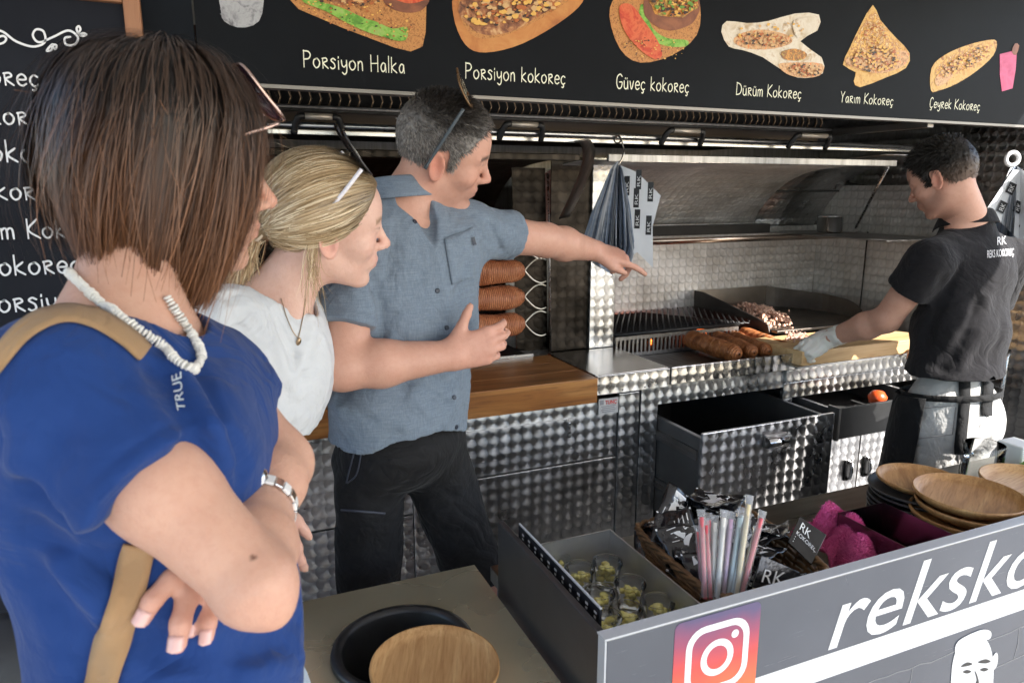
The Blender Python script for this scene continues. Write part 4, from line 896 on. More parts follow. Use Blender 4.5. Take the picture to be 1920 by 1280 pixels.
# ================================================================== TABLE WITH BUCKET
M_BRASSY = noisy('worn_table_steel', (.86, .77, .54), (.66, .58, .40), 3.2, .26, .7, .06, 30, rr=.25, detail=7)
tb = empty('steel_table', (.27, 1.0, 0), 'worn steel table with a round bucket hole beside the service counter', 'table')
TX0, TX1, TY0, TY1, TZ = .07, .486, .55, 1.343, .80
bc = (.268, 1.112); br = .116
mb = MB(); n = 48; ring = []; outer = []
for i in range(n):
    a = 2*math.pi*(i+.5)/n; ring.append((bc[0]+br*math.cos(a), bc[1]+br*math.sin(a), TZ)); dx, dy = math.cos(a), math.sin(a)
    k = min((TX1-bc[0])/dx if dx > 0 else (TX0-bc[0])/dx if dx < 0 else 9, (TY1-bc[1])/dy if dy > 0 else (TY0-bc[1])/dy if dy < 0 else 9); outer.append((bc[0]+k*dx, bc[1]+k*dy, TZ))
mb.add(ring+outer, [(i, n+i, n+(i+1) % n, (i+1) % n) for i in range(n)])
cs = [(TX1, TY1), (TX0, TY1), (TX0, TY0), (TX1, TY0)]
for cx, cy in cs:
    a = math.atan2(cy-bc[1], cx-bc[0]) % (2*math.pi); i = int((a/(2*math.pi)*n-.5)//1) % n; k = len(mb.v); mb.v.append((cx, cy, TZ)); mb.f.append((n+i, k, n+(i+1) % n))
mb.build('table_top', M_BRASSY, tb)
for lo, hi in (((TX0, TY1-.002, TZ-.04), (TX1, TY1, TZ-.001)), ((TX1-.002, TY0, TZ-.04), (TX1, TY1-.003, TZ-.001)), ((TX0, TY0, TZ-.04), (TX0+.002, TY1-.003, TZ-.001)), ((TX0+.003, TY0, TZ-.04), (TX1-.003, TY0+.002, TZ-.001))): MB().box(lo, hi).build('apron', M_BRASSY, tb)
for x, y in ((TX0+.03, TY0+.03), (TX1-.03, TY0+.03), (TX0+.03, TY1-.03), (TX1-.03, TY1-.03)): MB().box((x-.018, y-.018, -.018), (x+.018, y+.018, TZ-.042)).build('leg', M_BRUSH, tb, bevel=.003)
MB().lathe([(br+.010, .004), (br+.008, .012), (br-.004, .014), (br-.008, .006), (br-.016, -.12), (br-.02, -.30), (0, -.30)], (*bc, TZ), 48).build('round_bucket', noisy('black_plastic', (.012, .012, .013), (.03, .03, .031), 8, .35, rr=.2), None, True, solid=.003, label='black plastic bucket sunk in the steel table', cat='bucket')
pp = onZ(815, 1238, .835); plate((pp[0]-.003, pp[1]-.01, .8175), .107, M_BAM2, 'pale bamboo plate resting across the black bucket rim', None, rz=1.2, tilt=(R(2), R(-1)), h=.02)
# ================================================================== HANGING PAPER WRAPS
M_PAP = noisy('wrap_paper', (.78, .79, .81), (.68, .7, .74), 12, .6); M_PAP_SHADE = noisy('wrap_paper_shade_grey', (.32, .36, .44), (.6, .62, .66), 60, .7)
noisy('wrap_paper_shade_blue', (.30, .37, .50), (.42, .48, .58), 60, .7); noisy('wrap_paper_shade_dark', (.10, .12, .17), (.2, .23, .3), 60, .7)  # darker copies of the white paper, painting shade between the sheets into their colour
def bundle(hk, n, a0, a1, a2, sc_, label, labels_on=True, seed=1, mm_=None):
    hk = np.array(hk); b = empty('paper_wrap_bundle', hk, label, 'paper wraps', 'bundles of printed paper wraps'); r = np.random.RandomState(seed)
    mbs = [MB() for _ in range(4)]; last = None
    for i in range(n):
        a = R(a0+(a1-a0)*i/(n-1)+r.uniform(-1., 1.)) if i < n-1 else R(a2); e = rt*math.cos(a)+np.array((fw[0], fw[1], 0))*math.sin(a); k = sc_*r.uniform(.88, 1.06); ins = .006*r.randn()
        prof = [(.003, 0), (.016, -.012), (.045, -.075), (.064, -.135), (.050, -.155), (.010, -.172), (.002, -.10)]
        if i == n-1: last = (e, sc_); continue
        mbs[r.randint(4)].poly([hk+e*(x*k)+UZ*(z*k+ins)+rt*.004*r.randn()*(-z*5) for x, z in prof])
    for mb, m_ in zip(mbs, (M_PAP, M_PAP_SHADE, MATS['wrap_paper_shade_blue'], MATS['wrap_paper_shade_dark'])): st_ = mb.build('paper_stack', m_, b); st_['kind'] = 'stuff'
    e, k = last; nrm = np.cross(e, UZ); nrm = nrm if nrm@fw < 0 else -nrm
    prof = [(.003, 0), (.035, -.012), (.078, -.05), (.066, -.10), (.070, -.170), (.04, -.145), (.012, -.165)]
    MB().poly([hk+e*(x*k)+UZ*(z*k)+nrm*.002 for x, z in prof]).build('front_sheet', M_PAP, b)
    for q, (x, z) in enumerate(((.012, -.05), (.033, -.04), (.055, -.06), (.012, -.12), (.033, -.105), (.054, -.115), (.03, -.07))):
        o_ = hk+e*(x*k)+UZ*(z*k)+nrm*.0032; w_, h_ = .010*k, .032*k
        pp_ = MB().poly([o_, o_+e*w_, o_+e*w_+UZ*h_, o_+UZ*h_]).build('print_block', M_STEN, b)
        U_, V_ = (UZ, -e) if np.cross(UZ, -e)@nrm > 0 else (-UZ, -e)
        text_on('lettering', 'RK', o_+e*w_*.85+(UZ*h_*.12 if U_ is UZ else UZ*h_*.85), UZ, -e, w_*.62, M_WHITE, pp_, lift=.0012 if np.cross(UZ, -e)@nrm > 0 else -.0012, width=h_*.6)
    return b
hk = onY(1160, 310, 2.045)
b1 = bundle(hk, 90, 196, 292, 327, 1.9, 'thick bundle of printed paper wraps hanging by the pointing hand')
hook = mat('hook_wire', (.55, .5, .45), .25, 1.)
p = [onY(1152, 262, 2.09), onY(1158, 255, 2.075), onY(1164, 262, 2.06), onY(1170, 280, 2.05), onY(1166, 298, 2.045), onY(1158, 312, 2.045)]
MB().tube(catmull(p, 5), .003, 6).build('wire_hook', hook, b1, True)
ring = [onY(1158, 262, 2.085)+.011*(math.cos(a)*np.array(rt)+math.sin(a)*UZ) for a in np.linspace(0, 2*math.pi, 16, False)]
MB().tube(ring, .003, 6, closed=True).build('hook_ring', M_BLACK, b1, True)
hk2 = at(1905, 312, 2.75)
b2 = bundle(hk2, 30, 190, 250, 262, 2.1, 'bundle of printed paper wraps clipped on the wall behind the cook', seed=3)
MB().lathe([(.012, 0), (.02, .002), (.02, .016), (.012, .018)], (0, 0, 0), 16)
ring = [at(1898, 298, 2.70)+.024*(math.cos(a)*np.array(rt)+math.sin(a)*UZ) for a in np.linspace(0, 2*math.pi, 18, False)]
MB().tube(ring, .008, 8, closed=True).build('clip_ring', M_WHITE, b2, True)
sh = [at(1850, 392, 2.72), at(1900, 318, 2.72), at(1990, 330, 2.72), at(1960, 470, 2.72), at(1905, 445, 2.72)]
MB().poly(sh).build('front_sheet', M_PAP, b2)
for px, py in ((1885, 360), (1868, 395), (1898, 395), (1922, 345), (1910, 425)):
    U_ = at(px+9, py-20, 2.715)-at(px, py, 2.715); V_ = at(px-10, py-5, 2.715)-at(px, py, 2.715); o_ = at(px, py, 2.715)
    pb = MB().poly([o_, o_+U_, o_+U_-V_*1.3, o_-V_*1.3]).build('print_block', M_STEN, b2); text_on('lettering', 'RK', o_-V_*1.05+U_*.15, U_, V_, .018, M_WHITE, pb, width=.03)
# ================================================================== BODIES: distance-field modelling
f32 = np.float32
def A3(p): return np.asarray(p, f32)
def smin(a, b, k):
    h = np.clip(.5+.5*(a-b)/k, 0, 1); return a*(1-h)+b*h-k*h*(1-h)
def smax(a, b, k): return -smin(-a, -b, k)
def rcone(p, a, b, ra, rb):
    a, b = A3(a), A3(b); ab = b-a; t = np.clip(((p-a)@ab)/(ab@ab+1e-12), 0, 1); q = p-a-t[:, None]*ab
    return np.sqrt((q*q).sum(1))-(ra+(rb-ra)*t)
def ellp(p, c, r, M=None):
    q = p-A3(c)
    if M is not None: q = q@A3(M).T
    r = A3(r); k0 = np.sqrt(((q/r)**2).sum(1)); k1 = np.sqrt(((q/(r*r))**2).sum(1))+1e-9; return k0*(k0-1)/k1
def fcone(p, a, b, ra, rb, n, s):
    """flattened cone: radius along n is scaled by s"""
    n = A3(n)/np.linalg.norm(n); a, b = A3(a), A3(b); w = 1/s-1
    T = lambda v: v+np.outer(v@n, n)*w if v.ndim > 1 else v+n*(v@n)*w
    return rcone(T(p), T(a), T(b), ra, rb)*min(1, s)
class Field:
    def __init__(s): s.ops = []
    def copy(s): c = Field(); c.ops = list(s.ops); return c
    def add(s, fn, k=.02): s.ops.append((0, fn, k)); return s
    def sub(s, fn, k=.01): s.ops.append((1, fn, k)); return s
    def cut(s, fn, k=.004): s.ops.append((2, fn, k)); return s      # keep where fn<0
    def off(s, fn): s.ops.append((3, fn, 0)); return s
    def cone(s, a, b, ra, rb, k=.02): return s.add(lambda p: rcone(p, a, b, ra, rb), k)
    def ell(s, c, r, M=None, k=.03): return s.add(lambda p: ellp(p, c, r, M), k)
    def __call__(s, p):
        d = None
        for op, fn, k in s.ops:
            v = fn(p)
            if op == 0: d = v if d is None else smin(d, v, k)
            elif op == 1: d = smax(d, -v, k)
            elif op == 2: d = smax(d, v, k)
            else: d = d+v
        return d
def polygonise(f, lo, hi, h):
    B = 8; lo = np.array(lo, float); nb = np.ceil((np.array(hi)-lo)/(h*B)).astype(int); n = nb*B
    ci = np.stack(np.meshgrid(*[np.arange(k) for k in nb], indexing='ij'), -1).reshape(-1, 3)
    cc = (lo+(ci+.5)*B*h).astype(f32); cv = np.concatenate([f(c) for c in np.array_split(cc, max(1, len(cc)//60000+1))])
    G = np.repeat(np.repeat(np.repeat(np.where(cv < 0, -1., 1.).reshape(nb).astype(f32), B, 0), B, 1), B, 2)
    keep = ci[np.abs(cv) < B*h*1.25]; li = np.stack(np.meshgrid(*[np.arange(B)]*3, indexing='ij'), -1).reshape(-1, 3)
    for ch in np.array_split(keep, max(1, len(keep)//300+1)):
        idx = (ch[:, None, :]*B+li[None]).reshape(-1, 3); v = f((lo+idx*h).astype(f32)); G[idx[:, 0], idx[:, 1], idx[:, 2]] = v
    Sg = G < 0; c = Sg[:-1, :-1, :-1].astype(np.int8)
    sh = [(i, j, k) for i in (0, 1) for j in (0, 1) for k in (0, 1)]
    sl = lambda o: tuple(slice(o[a], n[a]-1+o[a]) for a in range(3))
    cnt = np.zeros(tuple(n-1), np.int8)
    for o in sh: cnt += Sg[sl(o)]
    act = np.argwhere((cnt > 0) & (cnt < 8)); m = len(act); ids = -np.ones(tuple(n-1), np.int64); ids[act[:, 0], act[:, 1], act[:, 2]] = np.arange(m)
    acc = np.zeros((m, 3)); num = np.zeros(m)
    for a in range(3):
        for o in sh:
            if o[a]: continue
            o2 = list(o); o2[a] = 1; o1 = np.array(o); o2 = np.array(o2); p = act+o1; q = act+o2
            va = G[p[:, 0], p[:, 1], p[:, 2]]; vb = G[q[:, 0], q[:, 1], q[:, 2]]; mk = (va < 0) != (vb < 0); t = np.where(mk, va/np.where(mk, va-vb, 1), 0)
            acc[mk] += (o1+np.outer(t, o2-o1))[mk]; num[mk] += 1
    V = lo+(act+acc/np.maximum(num, 1)[:, None])*h; Q = []
    for a in range(3):
        b, d = (a+1) % 3, (a+2) % 3
        s0 = [slice(0, n[i]) for i in range(3)]; s1 = list(s0); s0[a] = slice(0, n[a]-1); s1[a] = slice(1, n[a])
        A, Bq = Sg[tuple(s0)], Sg[tuple(s1)]; e = np.argwhere(A != Bq)
        e = e[(e[:, b] > 0) & (e[:, d] > 0) & (e[:, b] < n[b]-1) & (e[:, d] < n[d]-1)]
        if not len(e): continue
        fl = A[e[:, 0], e[:, 1], e[:, 2]]; c4 = []
        for db, dd in ((0, 0), (-1, 0), (-1, -1), (0, -1)):
            q = e.copy(); q[:, b] += db; q[:, d] += dd; c4.append(ids[q[:, 0], q[:, 1], q[:, 2]])
        c4 = np.stack(c4, 1); ok = (c4 >= 0).all(1); c4, fl = c4[ok], fl[ok]; c4[~fl] = c4[~fl][:, ::-1]; Q.append(c4)
    return V, np.concatenate(Q)
def fast_mesh(name, V, Q, m, cols=None, smooth=True):
    me = bpy.data.meshes.new(name); k = Q.shape[1]; me.vertices.add(len(V)); me.vertices.foreach_set('co', np.ascontiguousarray(V, f32).ravel())
    me.loops.add(Q.size); me.loops.foreach_set('vertex_index', Q.ravel().astype(np.int32)); me.polygons.add(len(Q))
    me.polygons.foreach_set('loop_start', np.arange(0, Q.size, k, dtype=np.int32))
    if smooth: me.polygons.foreach_set('use_smooth', np.ones(len(Q), bool))
    me.update(calc_edges=True); me.validate()
    if cols is not None:
        ca = me.color_attributes.new('Col', 'FLOAT_COLOR', 'POINT'); ca.data.foreach_set('color', np.c_[cols, np.ones(len(V))].astype(f32).ravel())
    me.materials.append(m); return me
def field_obj(name, f, lo, hi, h, m, parent, col=None):
    V, Q = polygonise(f, lo, hi, h); me = fast_mesh(name, V, Q, m, None if col is None else col(V.astype(f32)))
    o = bpy.data.objects.new(name, me); COL.objects.link(o)
    if parent is not None: o.parent = parent; o.matrix_parent_inverse = world_of(parent).inverted()
    return o
def trace(f, px, d0=.3, d1=4.):
    """rays through photo pixels to a body surface (N,2)->points, normals"""
    px = np.atleast_2d(np.array(px, float)); r = fw+np.outer((px[:, 0]-960)/F, rt)-np.outer((px[:, 1]-640)/F, up); ln = np.linalg.norm(r, axis=1); t = np.full(len(px), d0)
    for _ in range(90):
        v = f((CAM+r*t[:, None]).astype(f32)); t = np.clip(t+v*.75/ln, d0, d1)
    P = CAM+r*t[:, None]; N = grad(f, P); return P, N
def grad(f, P, e=.002):
    N = np.zeros_like(P)
    for a in range(3):
        u = np.zeros(3); u[a] = e; N[:, a] = f((P+u).astype(f32))-f((P-u).astype(f32))
    return N/(np.linalg.norm(N, axis=1, keepdims=True)+1e-9)
def decal_text(name, txt, f, quad, m, parent, lift=.0018, bold=0.):
    """lettering printed on cloth: quad = photo pixels of (lower-left, lower-right, upper-right, upper-left)"""
    me = text_mesh(txt, 1., 0., 0., 'LEFT', bold); bm = bmesh.new(); bm.from_mesh(me); bmesh.ops.triangulate(bm, faces=bm.faces); bmesh.ops.subdivide_edges(bm, edges=bm.edges, cuts=1); bm.to_mesh(me); bm.free()
    co = np.array([v.co[:2] for v in me.vertices]); u = co[:, 0]/co[:, 0].max(); v = co[:, 1]/.73; q = np.array(quad, float)
    px = (q[0]*((1-u)*(1-v))[:, None]+q[1]*(u*(1-v))[:, None]+q[2]*(u*v)[:, None]+q[3]*((1-u)*v)[:, None]); P, N = trace(f, px)
    for vv, p in zip(me.vertices, P+N*lift): vv.co = p
    me.materials.clear(); me.materials.append(m); o = bpy.data.objects.new(name, me); COL.objects.link(o); o.parent = parent; o.matrix_parent_inverse = world_of(parent).inverted(); return o
def crease(f, segs):
    """cloth folds: photo-pixel polylines on the cloth -> soft grooves / ridges along them"""
    out = []
    for pl_, w, amp in segs:
        P, N = trace(f, pl_); out.append((P.astype(f32), w, amp))
    def g(p):
        d = np.zeros(len(p), f32)
        for P, w, amp in out:
            best = np.full(len(p), 9., f32)
            for a, b in zip(P[:-1], P[1:]): best = np.minimum(best, rcone(p, a, b, 0, 0))
            d += amp*np.exp(-(best/w)**2)
        return d
    return g
def wrinkle(amp, sc, seed, stretch=(1, 1, 1)):
    r = np.random.RandomState(seed); K = r.randn(7, 3)*np.array(stretch)*sc; ph = r.rand(7)*6.28
    def g(p):
        w = p+.012*np.sin(p[:, [1, 2, 0]]*sc*.7+1.3)
        return (amp/3.*sum(np.sin(w@K[i].astype(f32)+ph[i]) for i in range(7))).astype(f32)
    return g
# ------------------------------------------------------------------ heads
HZ = np.array((fw[0], fw[1], 0)); HZ /= np.linalg.norm(HZ)
class Head:
    def __init__(s, c, side, yaw, pitch, roll, scale, fem=0., jaw=1.):
        A, P, Rl = R(yaw), R(pitch), R(roll); z = np.array((0, 0, 1.)); f = side*math.cos(A)*rt+math.sin(A)*HZ
        near = np.cross(f, z); near = near if near@HZ < 0 else -near
        f2 = f*math.cos(P)-z*math.sin(P); u = z*math.cos(P)+f*math.sin(P)
        s.u = u*math.cos(Rl)+near*math.sin(Rl); s.n = near*math.cos(Rl)-u*math.sin(Rl); s.f = f2; s.c = np.array(c); s.s = scale; s.fem = fem; s.jaw = jaw
        s.M = np.stack([s.f, s.n, s.u]).astype(f32)
    def loc(s, p): return ((p-A3(s.c))@s.M.T)/f32(s.s)
    def w(s, x, y, z): return s.c+s.s*(s.f*x+s.n*y+s.u*z)
    def W(s, q): return s.c+s.s*(np.asarray(q)@np.stack([s.f, s.n, s.u]))
    def px(s, x, y, yl):
        """photo pixel -> head-local point on the plane local y = yl"""
        r = ray(x, y); t = (yl*s.s-(CAM-s.c)@s.n)/(r@s.n); return s.loc((CAM+r*t)[None].astype(f32))[0]
    def field(s, p):
        rr = np.sqrt(((p-A3(s.c))**2).sum(1)); nr = rr < .24*s.s; out = (rr-f32(.14*s.s)).astype(f32)
        if nr.any(): out[nr] = s.field0(p[nr])
        return out
    def field0(s, p):
        q = s.loc(p); far = np.sqrt((q*q).sum(1)) > .26; y = np.sqrt(q[:, 1]**2+1e-8); a = np.stack([q[:, 0], y, q[:, 2]], 1).astype(f32); fm = s.fem; jw = s.jaw*(1-.07*fm)
        d = ellp(a, (-.004, 0, .045), (.096, .076, .086))
        U = lambda d, v, k: smin(d, v, k)
        d = U(d, ellp(a, (.043, 0, .047), (.052, .058, .056)), .03)
        d = U(d, ellp(a, (.043, 0, -.015), (.052, .055*jw, .062)), .025)
        d = U(d, ellp(a, (.034, 0, -.056), (.053, .051*jw, .040)), .02)
        d = U(d, rcone(a, (-.004, .048*jw, -.040), (.066, .016, -.086), .014, .012), .022)
        d = U(d, ellp(a, (.079, 0, -.086), (.0155, .021, .0155)), .016)
        d = U(d, ellp(a, (.062, .039, -.012), (.025, .021, .022)), .02)
        d = U(d, rcone(a, (.090, .006, .036), (.076, .044, .034), .0085-.003*fm, .008-.002*fm), .014)
        d = smax(d, -ellp(a, (.105, .033, .0205), (.017, .020, .012)), .012)
        d = U(d, rcone(a, (.096, 0, .024), (.1165, 0, -.010), .0058, .0085), .012)
        d = U(d, ellp(a, (.1155, 0, -.0135), (.0105, .0105, .0095)), .008)
        d = U(d, ellp(a, (.1035, .012, -.0175), (.0115, .0065, .0075)), .006)
        d = smax(d, -ellp(a, (.108, .0065, -.0245), (.0055, .003, .004)), .003)
        d = U(d, ellp(a, (.086, 0, -.046), (.017, .027, .023)), .014)
        d = U(d, ellp(a, (.099, 0, -.0425), (.0072, .0215, .0052+.0008*fm)), .004)
        d = U(d, ellp(a, (.0965, 0, -.0535), (.0078, .0185, .0064+.0008*fm)), .004)
        d = smax(d, -rcone(a, (.107, 0, -.0477), (.090, .024, -.0487), .0016, .001), .003)
        d = smax(d, -ellp(a, (.100, 0, -.068), (.008, .018, .006)), .008)
        # eyes and lids
        d = U(d, ellp(a, (.0805, .032, .0205), (.0118, .0125, .0118)), .003)
        d = U(d, rcone(a, (.0905, .020, .0235), (.0895, .042, .0225), .0034, .003), .004); d = U(d, rcone(a, (.0935, .031, .0275), (.0925, .034, .0273), .0034, .0034), .006)
        d = U(d, rcone(a, (.0895, .022, .0145), (.0885, .041, .0155), .0026, .0024), .004)
        # ear: tilted shell with helix rim and bowl
        c_, s_ = math.cos(.22), math.sin(.22); e = a-A3((-.006, .0765, .002)); ex = e[:, 0]*c_+e[:, 2]*s_; ez = -e[:, 0]*s_+e[:, 2]*c_; ey = e[:, 1]-.25*np.maximum(-ex, 0)
        E = np.stack([ex, ey, ez], 1)
        ear = ellp(E, (0, .004, 0), (.0175, .0065, .0315)); t = np.sqrt((ex/.0155)**2+(ez/.029)**2)
        ear = smin(ear, np.sqrt(((t-.98)*.019)**2+(ey-.0085)**2)-.0034, .003)
        ear = smax(ear, -ellp(E, (.001, .0125, -.001), (.0105, .0075, .0185)), .003)
        d = U(d, ear, .005)
        return np.where(far, np.sqrt((q*q).sum(1))-.16, d)*f32(s.s)
    def colour(s, P, base, lip=(.5, .19, .17), stubble=0., brow=(.12, .07, .04), iris=(.08, .09, .1), flush=1.):
        q = s.loc(P); y = np.abs(q[:, 1]); C = np.tile(np.array(base), (len(P), 1)); g = lambda c, r: np.exp(-((q[:, 0]-c[0])/r[0])**2-((y-c[1])/r[1])**2-((q[:, 2]-c[2])/r[2])**2)
        mix = lambda w, c: C*(1-w[:, None])+np.array(c)*w[:, None]
        b = np.array(base); red = b*np.array((1.04, .78, .74))
        C = mix(np.clip(.55*flush*g((.08, .035, -.012), (.03, .022, .025)), 0, 1), red); C = mix(np.clip(.7*flush*g((.118, 0, -.012), (.02, .014, .014)), 0, 1), red); C = mix(np.clip(.8*flush*g((-.006, .085, 0), (.025, .014, .036)), 0, 1), b*np.array((1.05, .7, .66)))
        if stubble:
            z = q[:, 2]; x = q[:, 0]; jawm = 1/(1+np.exp((z+.022+.35*np.clip(.06-x, 0, .1))/.006))*1/(1+np.exp(-(x-.004)/.008)); up_l = g((.102, 0, -.034), (.02, .024, .008))
            C = mix(np.clip(stubble*np.maximum(jawm*(z > -.12), up_l), 0, 1), b*np.array((.42, .38, .38)))
        C = mix(np.clip(1.3*np.maximum(g((.101, 0, -.0425), (.009, .019, .0042)), g((.099, 0, -.0535), (.009, .017, .005))), 0, 1), lip)
        C = mix(np.clip(1.2*g((.106, .0, -.048), (.014, .021, .0013)), 0, 1), b*.25)
        bz = .040-.05*np.clip(y-.032, 0, .1)*2; C = mix(np.clip(1.5*np.exp(-((q[:, 2]-bz)/.0042)**2)*((y > .010) & (y < .052) & (q[:, 0] > .05)), 0, .85), brow)
        eye = ((q[:, 0]-.0805)**2+(y-.032)**2+(q[:, 2]-.0205)**2 < .0124**2) & (q[:, 0] > .0865) & (np.abs(q[:, 2]-.0195) < .0052)
        C[eye] = (.62, .58, .56); C[eye & ((y-.032)**2+(q[:, 2]-.0195)**2 < .0055**2)] = iris
        C = mix(np.clip(1.2*g((.093, .031, .0252), (.02, .0125, .0016)), 0, .9), (.05, .03, .025))
        return C
    def cran(s, dirs, off):
        """points on the skull ellipsoid (local) in given directions, lifted by off"""
        r = np.array((.096, .076, .086)); k = 1/np.sqrt(((dirs/r)**2).sum(-1, keepdims=True)); return np.array((-.004, 0, .045))+dirs*(k+off)
SKIN_CACHE = {}
def skin(name, rough=.5):
    if name in MATS: return MATS[name]
    m = mat(name, (.6, .4, .3), rough, 0., .4); t = NT(m); a = t.n('Attribute'); a.attribute_name = 'Col'; v = t.coord('Object')
    n1 = t.noise(v, 24, 5, .65); n3 = t.noise(v, 110, 4, .7); n2 = t.noise(v, 420, 2); c = t.mixc(t.math('MULTIPLY', n1, .38), a.outputs['Color'], (.62, .27, .2), 'MULTIPLY'); t.base(t.mixc(t.ramp(n3, [(.45, (0, 0, 0)), (.75, (.13, .13, .13))]), c, (.55, .25, .17), 'MULTIPLY'))
    t.b.inputs['Subsurface Weight'].default_value = .07; t.b.inputs['Subsurface Radius'].default_value = (1, .35, .2); t.b.inputs['Subsurface Scale'].default_value = .006
    t.l(t.math('MULTIPLY_ADD', n1, .2, rough-.1), t.b.inputs['Roughness']); t.bump(t.math('ADD', n2, t.math('MULTIPLY', t.noise(v, 140, 3), .8)), .40, .0014); return m
def hairmat(name, rough=.42, spec=.3):
    if name in MATS: return MATS[name]
    m = mat(name, (.1, .05, .03), rough, 0., spec); t = NT(m); a = t.n('Attribute'); a.attribute_name = 'Col'; t.base(a.outputs['Color']); return m
def cloth(name, c1, c2, scale=900, rough=.85, weave=.25, sheen=.3, slub=None):
    if name in MATS: return MATS[name]
    m = mat(name, c1, rough, 0., .25); t = NT(m); v = t.coord('Object'); n = t.noise(v, 7, 4, .6)
    c = t.ramp(n, [(.3, c1), (.7, c2)])
    if slub:
        s1 = t.noise(t.coord('Object', (1, 1, .05)), 700, 2); s2 = t.noise(t.coord('Object', (.05, .05, 1)), 700, 2); c = t.mixc(t.ramp(t.math('MULTIPLY', t.math('ADD', s1, s2), .5), [(.42, (0, 0, 0)), (.6, (.75, .75, .75))]), c, slub)
    t.base(c); t.b.inputs['Sheen Weight'].default_value = sheen; t.b.inputs['Sheen Roughness'].default_value = .5
    cr1 = t.math('ABSOLUTE', t.math('SUBTRACT', t.noise(v, 8, 3, .5, 1.2), .5)); cr2 = t.math('ABSOLUTE', t.math('SUBTRACT', t.noise(v, 17, 3, .5, .8), .5))
    t.bump2(t.math('ADD', cr1, t.math('MULTIPLY', cr2, .35)), .017, t.math('ADD', t.noise(v, scale, 2), t.math('MULTIPLY', t.noise(v, 60, 4), .7)), .0016*weave); return m
def strands(name, P, width, cols, m, parent, out=None, taper=.3):
    """P (N,K,3) hair paths -> thin flat ribbons; cols (N,K,3)"""
    N, K, _ = P.shape; T = np.gradient(P, axis=1); T /= np.linalg.norm(T, axis=2, keepdims=True)+1e-12
    ref = (P-np.array(out)) if out is not None else np.random.RandomState(1).randn(N, 1, 3)*np.ones((1, K, 1))
    S = np.cross(T, ref); S /= np.linalg.norm(S, axis=2, keepdims=True)+1e-9
    tp = np.interp(np.linspace(0, 1, K), [0, .08, .7, 1], [.7, 1, 1, taper]); wd = (np.asarray(width).reshape(-1, 1, 1) if np.ndim(width) else np.full((N, 1, 1), width))*tp[None, :, None]*.5
    V = np.stack([P-S*wd, P+S*wd], 2).reshape(-1, 3); b = (np.arange(N)*K*2)[:, None]+np.arange(K-1)[None]*2; Q = np.stack([b, b+1, b+3, b+2], -1).reshape(-1, 4)
    me = fast_mesh(name, V, Q, m, np.repeat(cols.reshape(-1, 3), 2, 0)); o = bpy.data.objects.new(name, me); COL.objects.link(o)
    if parent is not None: o.parent = parent; o.matrix_parent_inverse = world_of(parent).inverted()
    return o
# ------------------------------------------------------------------ hands
def hand(fd, wrist, d, *ar, **kw):
    sub = Field(); tips = hand0(sub, wrist, d, *ar, **kw); c = A3(np.array(wrist)+np.array(d)/np.linalg.norm(d)*.07)
    def g(p):
        rr = np.sqrt(((p-c)**2).sum(1)); nr = rr < .17; out = (rr-f32(.13)).astype(f32)
        if nr.any(): out[nr] = sub(p[nr])
        return out
    fd.add(g, .012); return tips
def hand0(fd, wrist, d, palm, thumb, s=1., curls=((.3, .4, .3),)*4, spread=.08, th=((.5, .6), (.35, .2)), k=.004, plump=1.):
    """adds a hand to field fd. d = wrist->fingers, palm = palm facing, thumb = thumb side; returns finger tips"""
    d = np.array(d)/np.linalg.norm(d); palm = np.array(palm)-d*(np.array(palm)@d); palm /= np.linalg.norm(palm); side = np.cross(palm, d); side = side if side@np.array(thumb) > 0 else -side
    w = np.array(wrist); K = []; tips = []
    for i, (off, L) in enumerate(((.029, .092), (.009, .095), (-.011, .090), (-.029, .082))):
        kn = w+s*(d*L+side*off-palm*(.004 if i in (1, 2) else 0)); K.append(kn)
        fd.add((lambda a, b: lambda p: fcone(p, a, b, .0165*s*plump, .0112*s*plump, palm, .92))(w+s*(side*off*.55+d*.012), kn), .012)
    fd.add(lambda p: ellp(p, w+s*(d*.05+palm*.002), (.040*s, .034*s, .0145*s), np.stack([d, side, palm])), .012)
    for i, (L, r) in enumerate(((.072, .0088), (.079, .0090), (.074, .0085), (.058, .0075))):
        c = curls[i % len(curls)]; a = 0; p0 = K[i]; sp = spread*(1.2, .3, -.5, -1.4)[i]
        for j, fr in enumerate((.45, .31, .24)):
            a += c[j]; dir_ = d*math.cos(a)+palm*math.sin(a)+side*sp*math.cos(a); dir_ /= np.linalg.norm(dir_); p1 = p0+dir_*L*fr*s
            r0, r1 = r*s*plump*(1.06-.07*j), r*s*plump*(1-.09*j)
            fd.add((lambda a_, b_, ra, rb: lambda p: rcone(p, a_, b_, ra, rb))(p0, p1, r0, r1), k if j else .007); p0 = p1
        tips.append(p0)
    b0 = w+s*(d*.020+side*.022+palm*.004); t1 = d*math.cos(th[0][0])+side*math.sin(th[0][0])+palm*th[0][1]; t1 /= np.linalg.norm(t1); b1 = b0+t1*.040*s
    t2 = d*math.cos(th[1][0])+side*math.sin(th[1][0])+palm*th[1][1]; t2 /= np.linalg.norm(t2); b2 = b1+t2*.026*s; b3 = b2+(t2*.9+t1*.1)*.017*s
    fd.add(lambda p: rcone(p, b0, b1, .0165*s*plump, .0115*s*plump), .012); fd.add(lambda p: rcone(p, b1, b2, .0108*s*plump, .0098*s*plump), .005); fd.add(lambda p: rcone(p, b2, b3, .0098*s*plump, .0078*s*plump), .004)
    tips.append(b3); return tips
def ell_frame(c, f, l, u, r, fd, k=.05): fd.ell(c, r, np.stack([f, l, u]), k)
def bounds(pts, pad): P = np.array(pts); return P.min(0)-pad, P.max(0)+pad
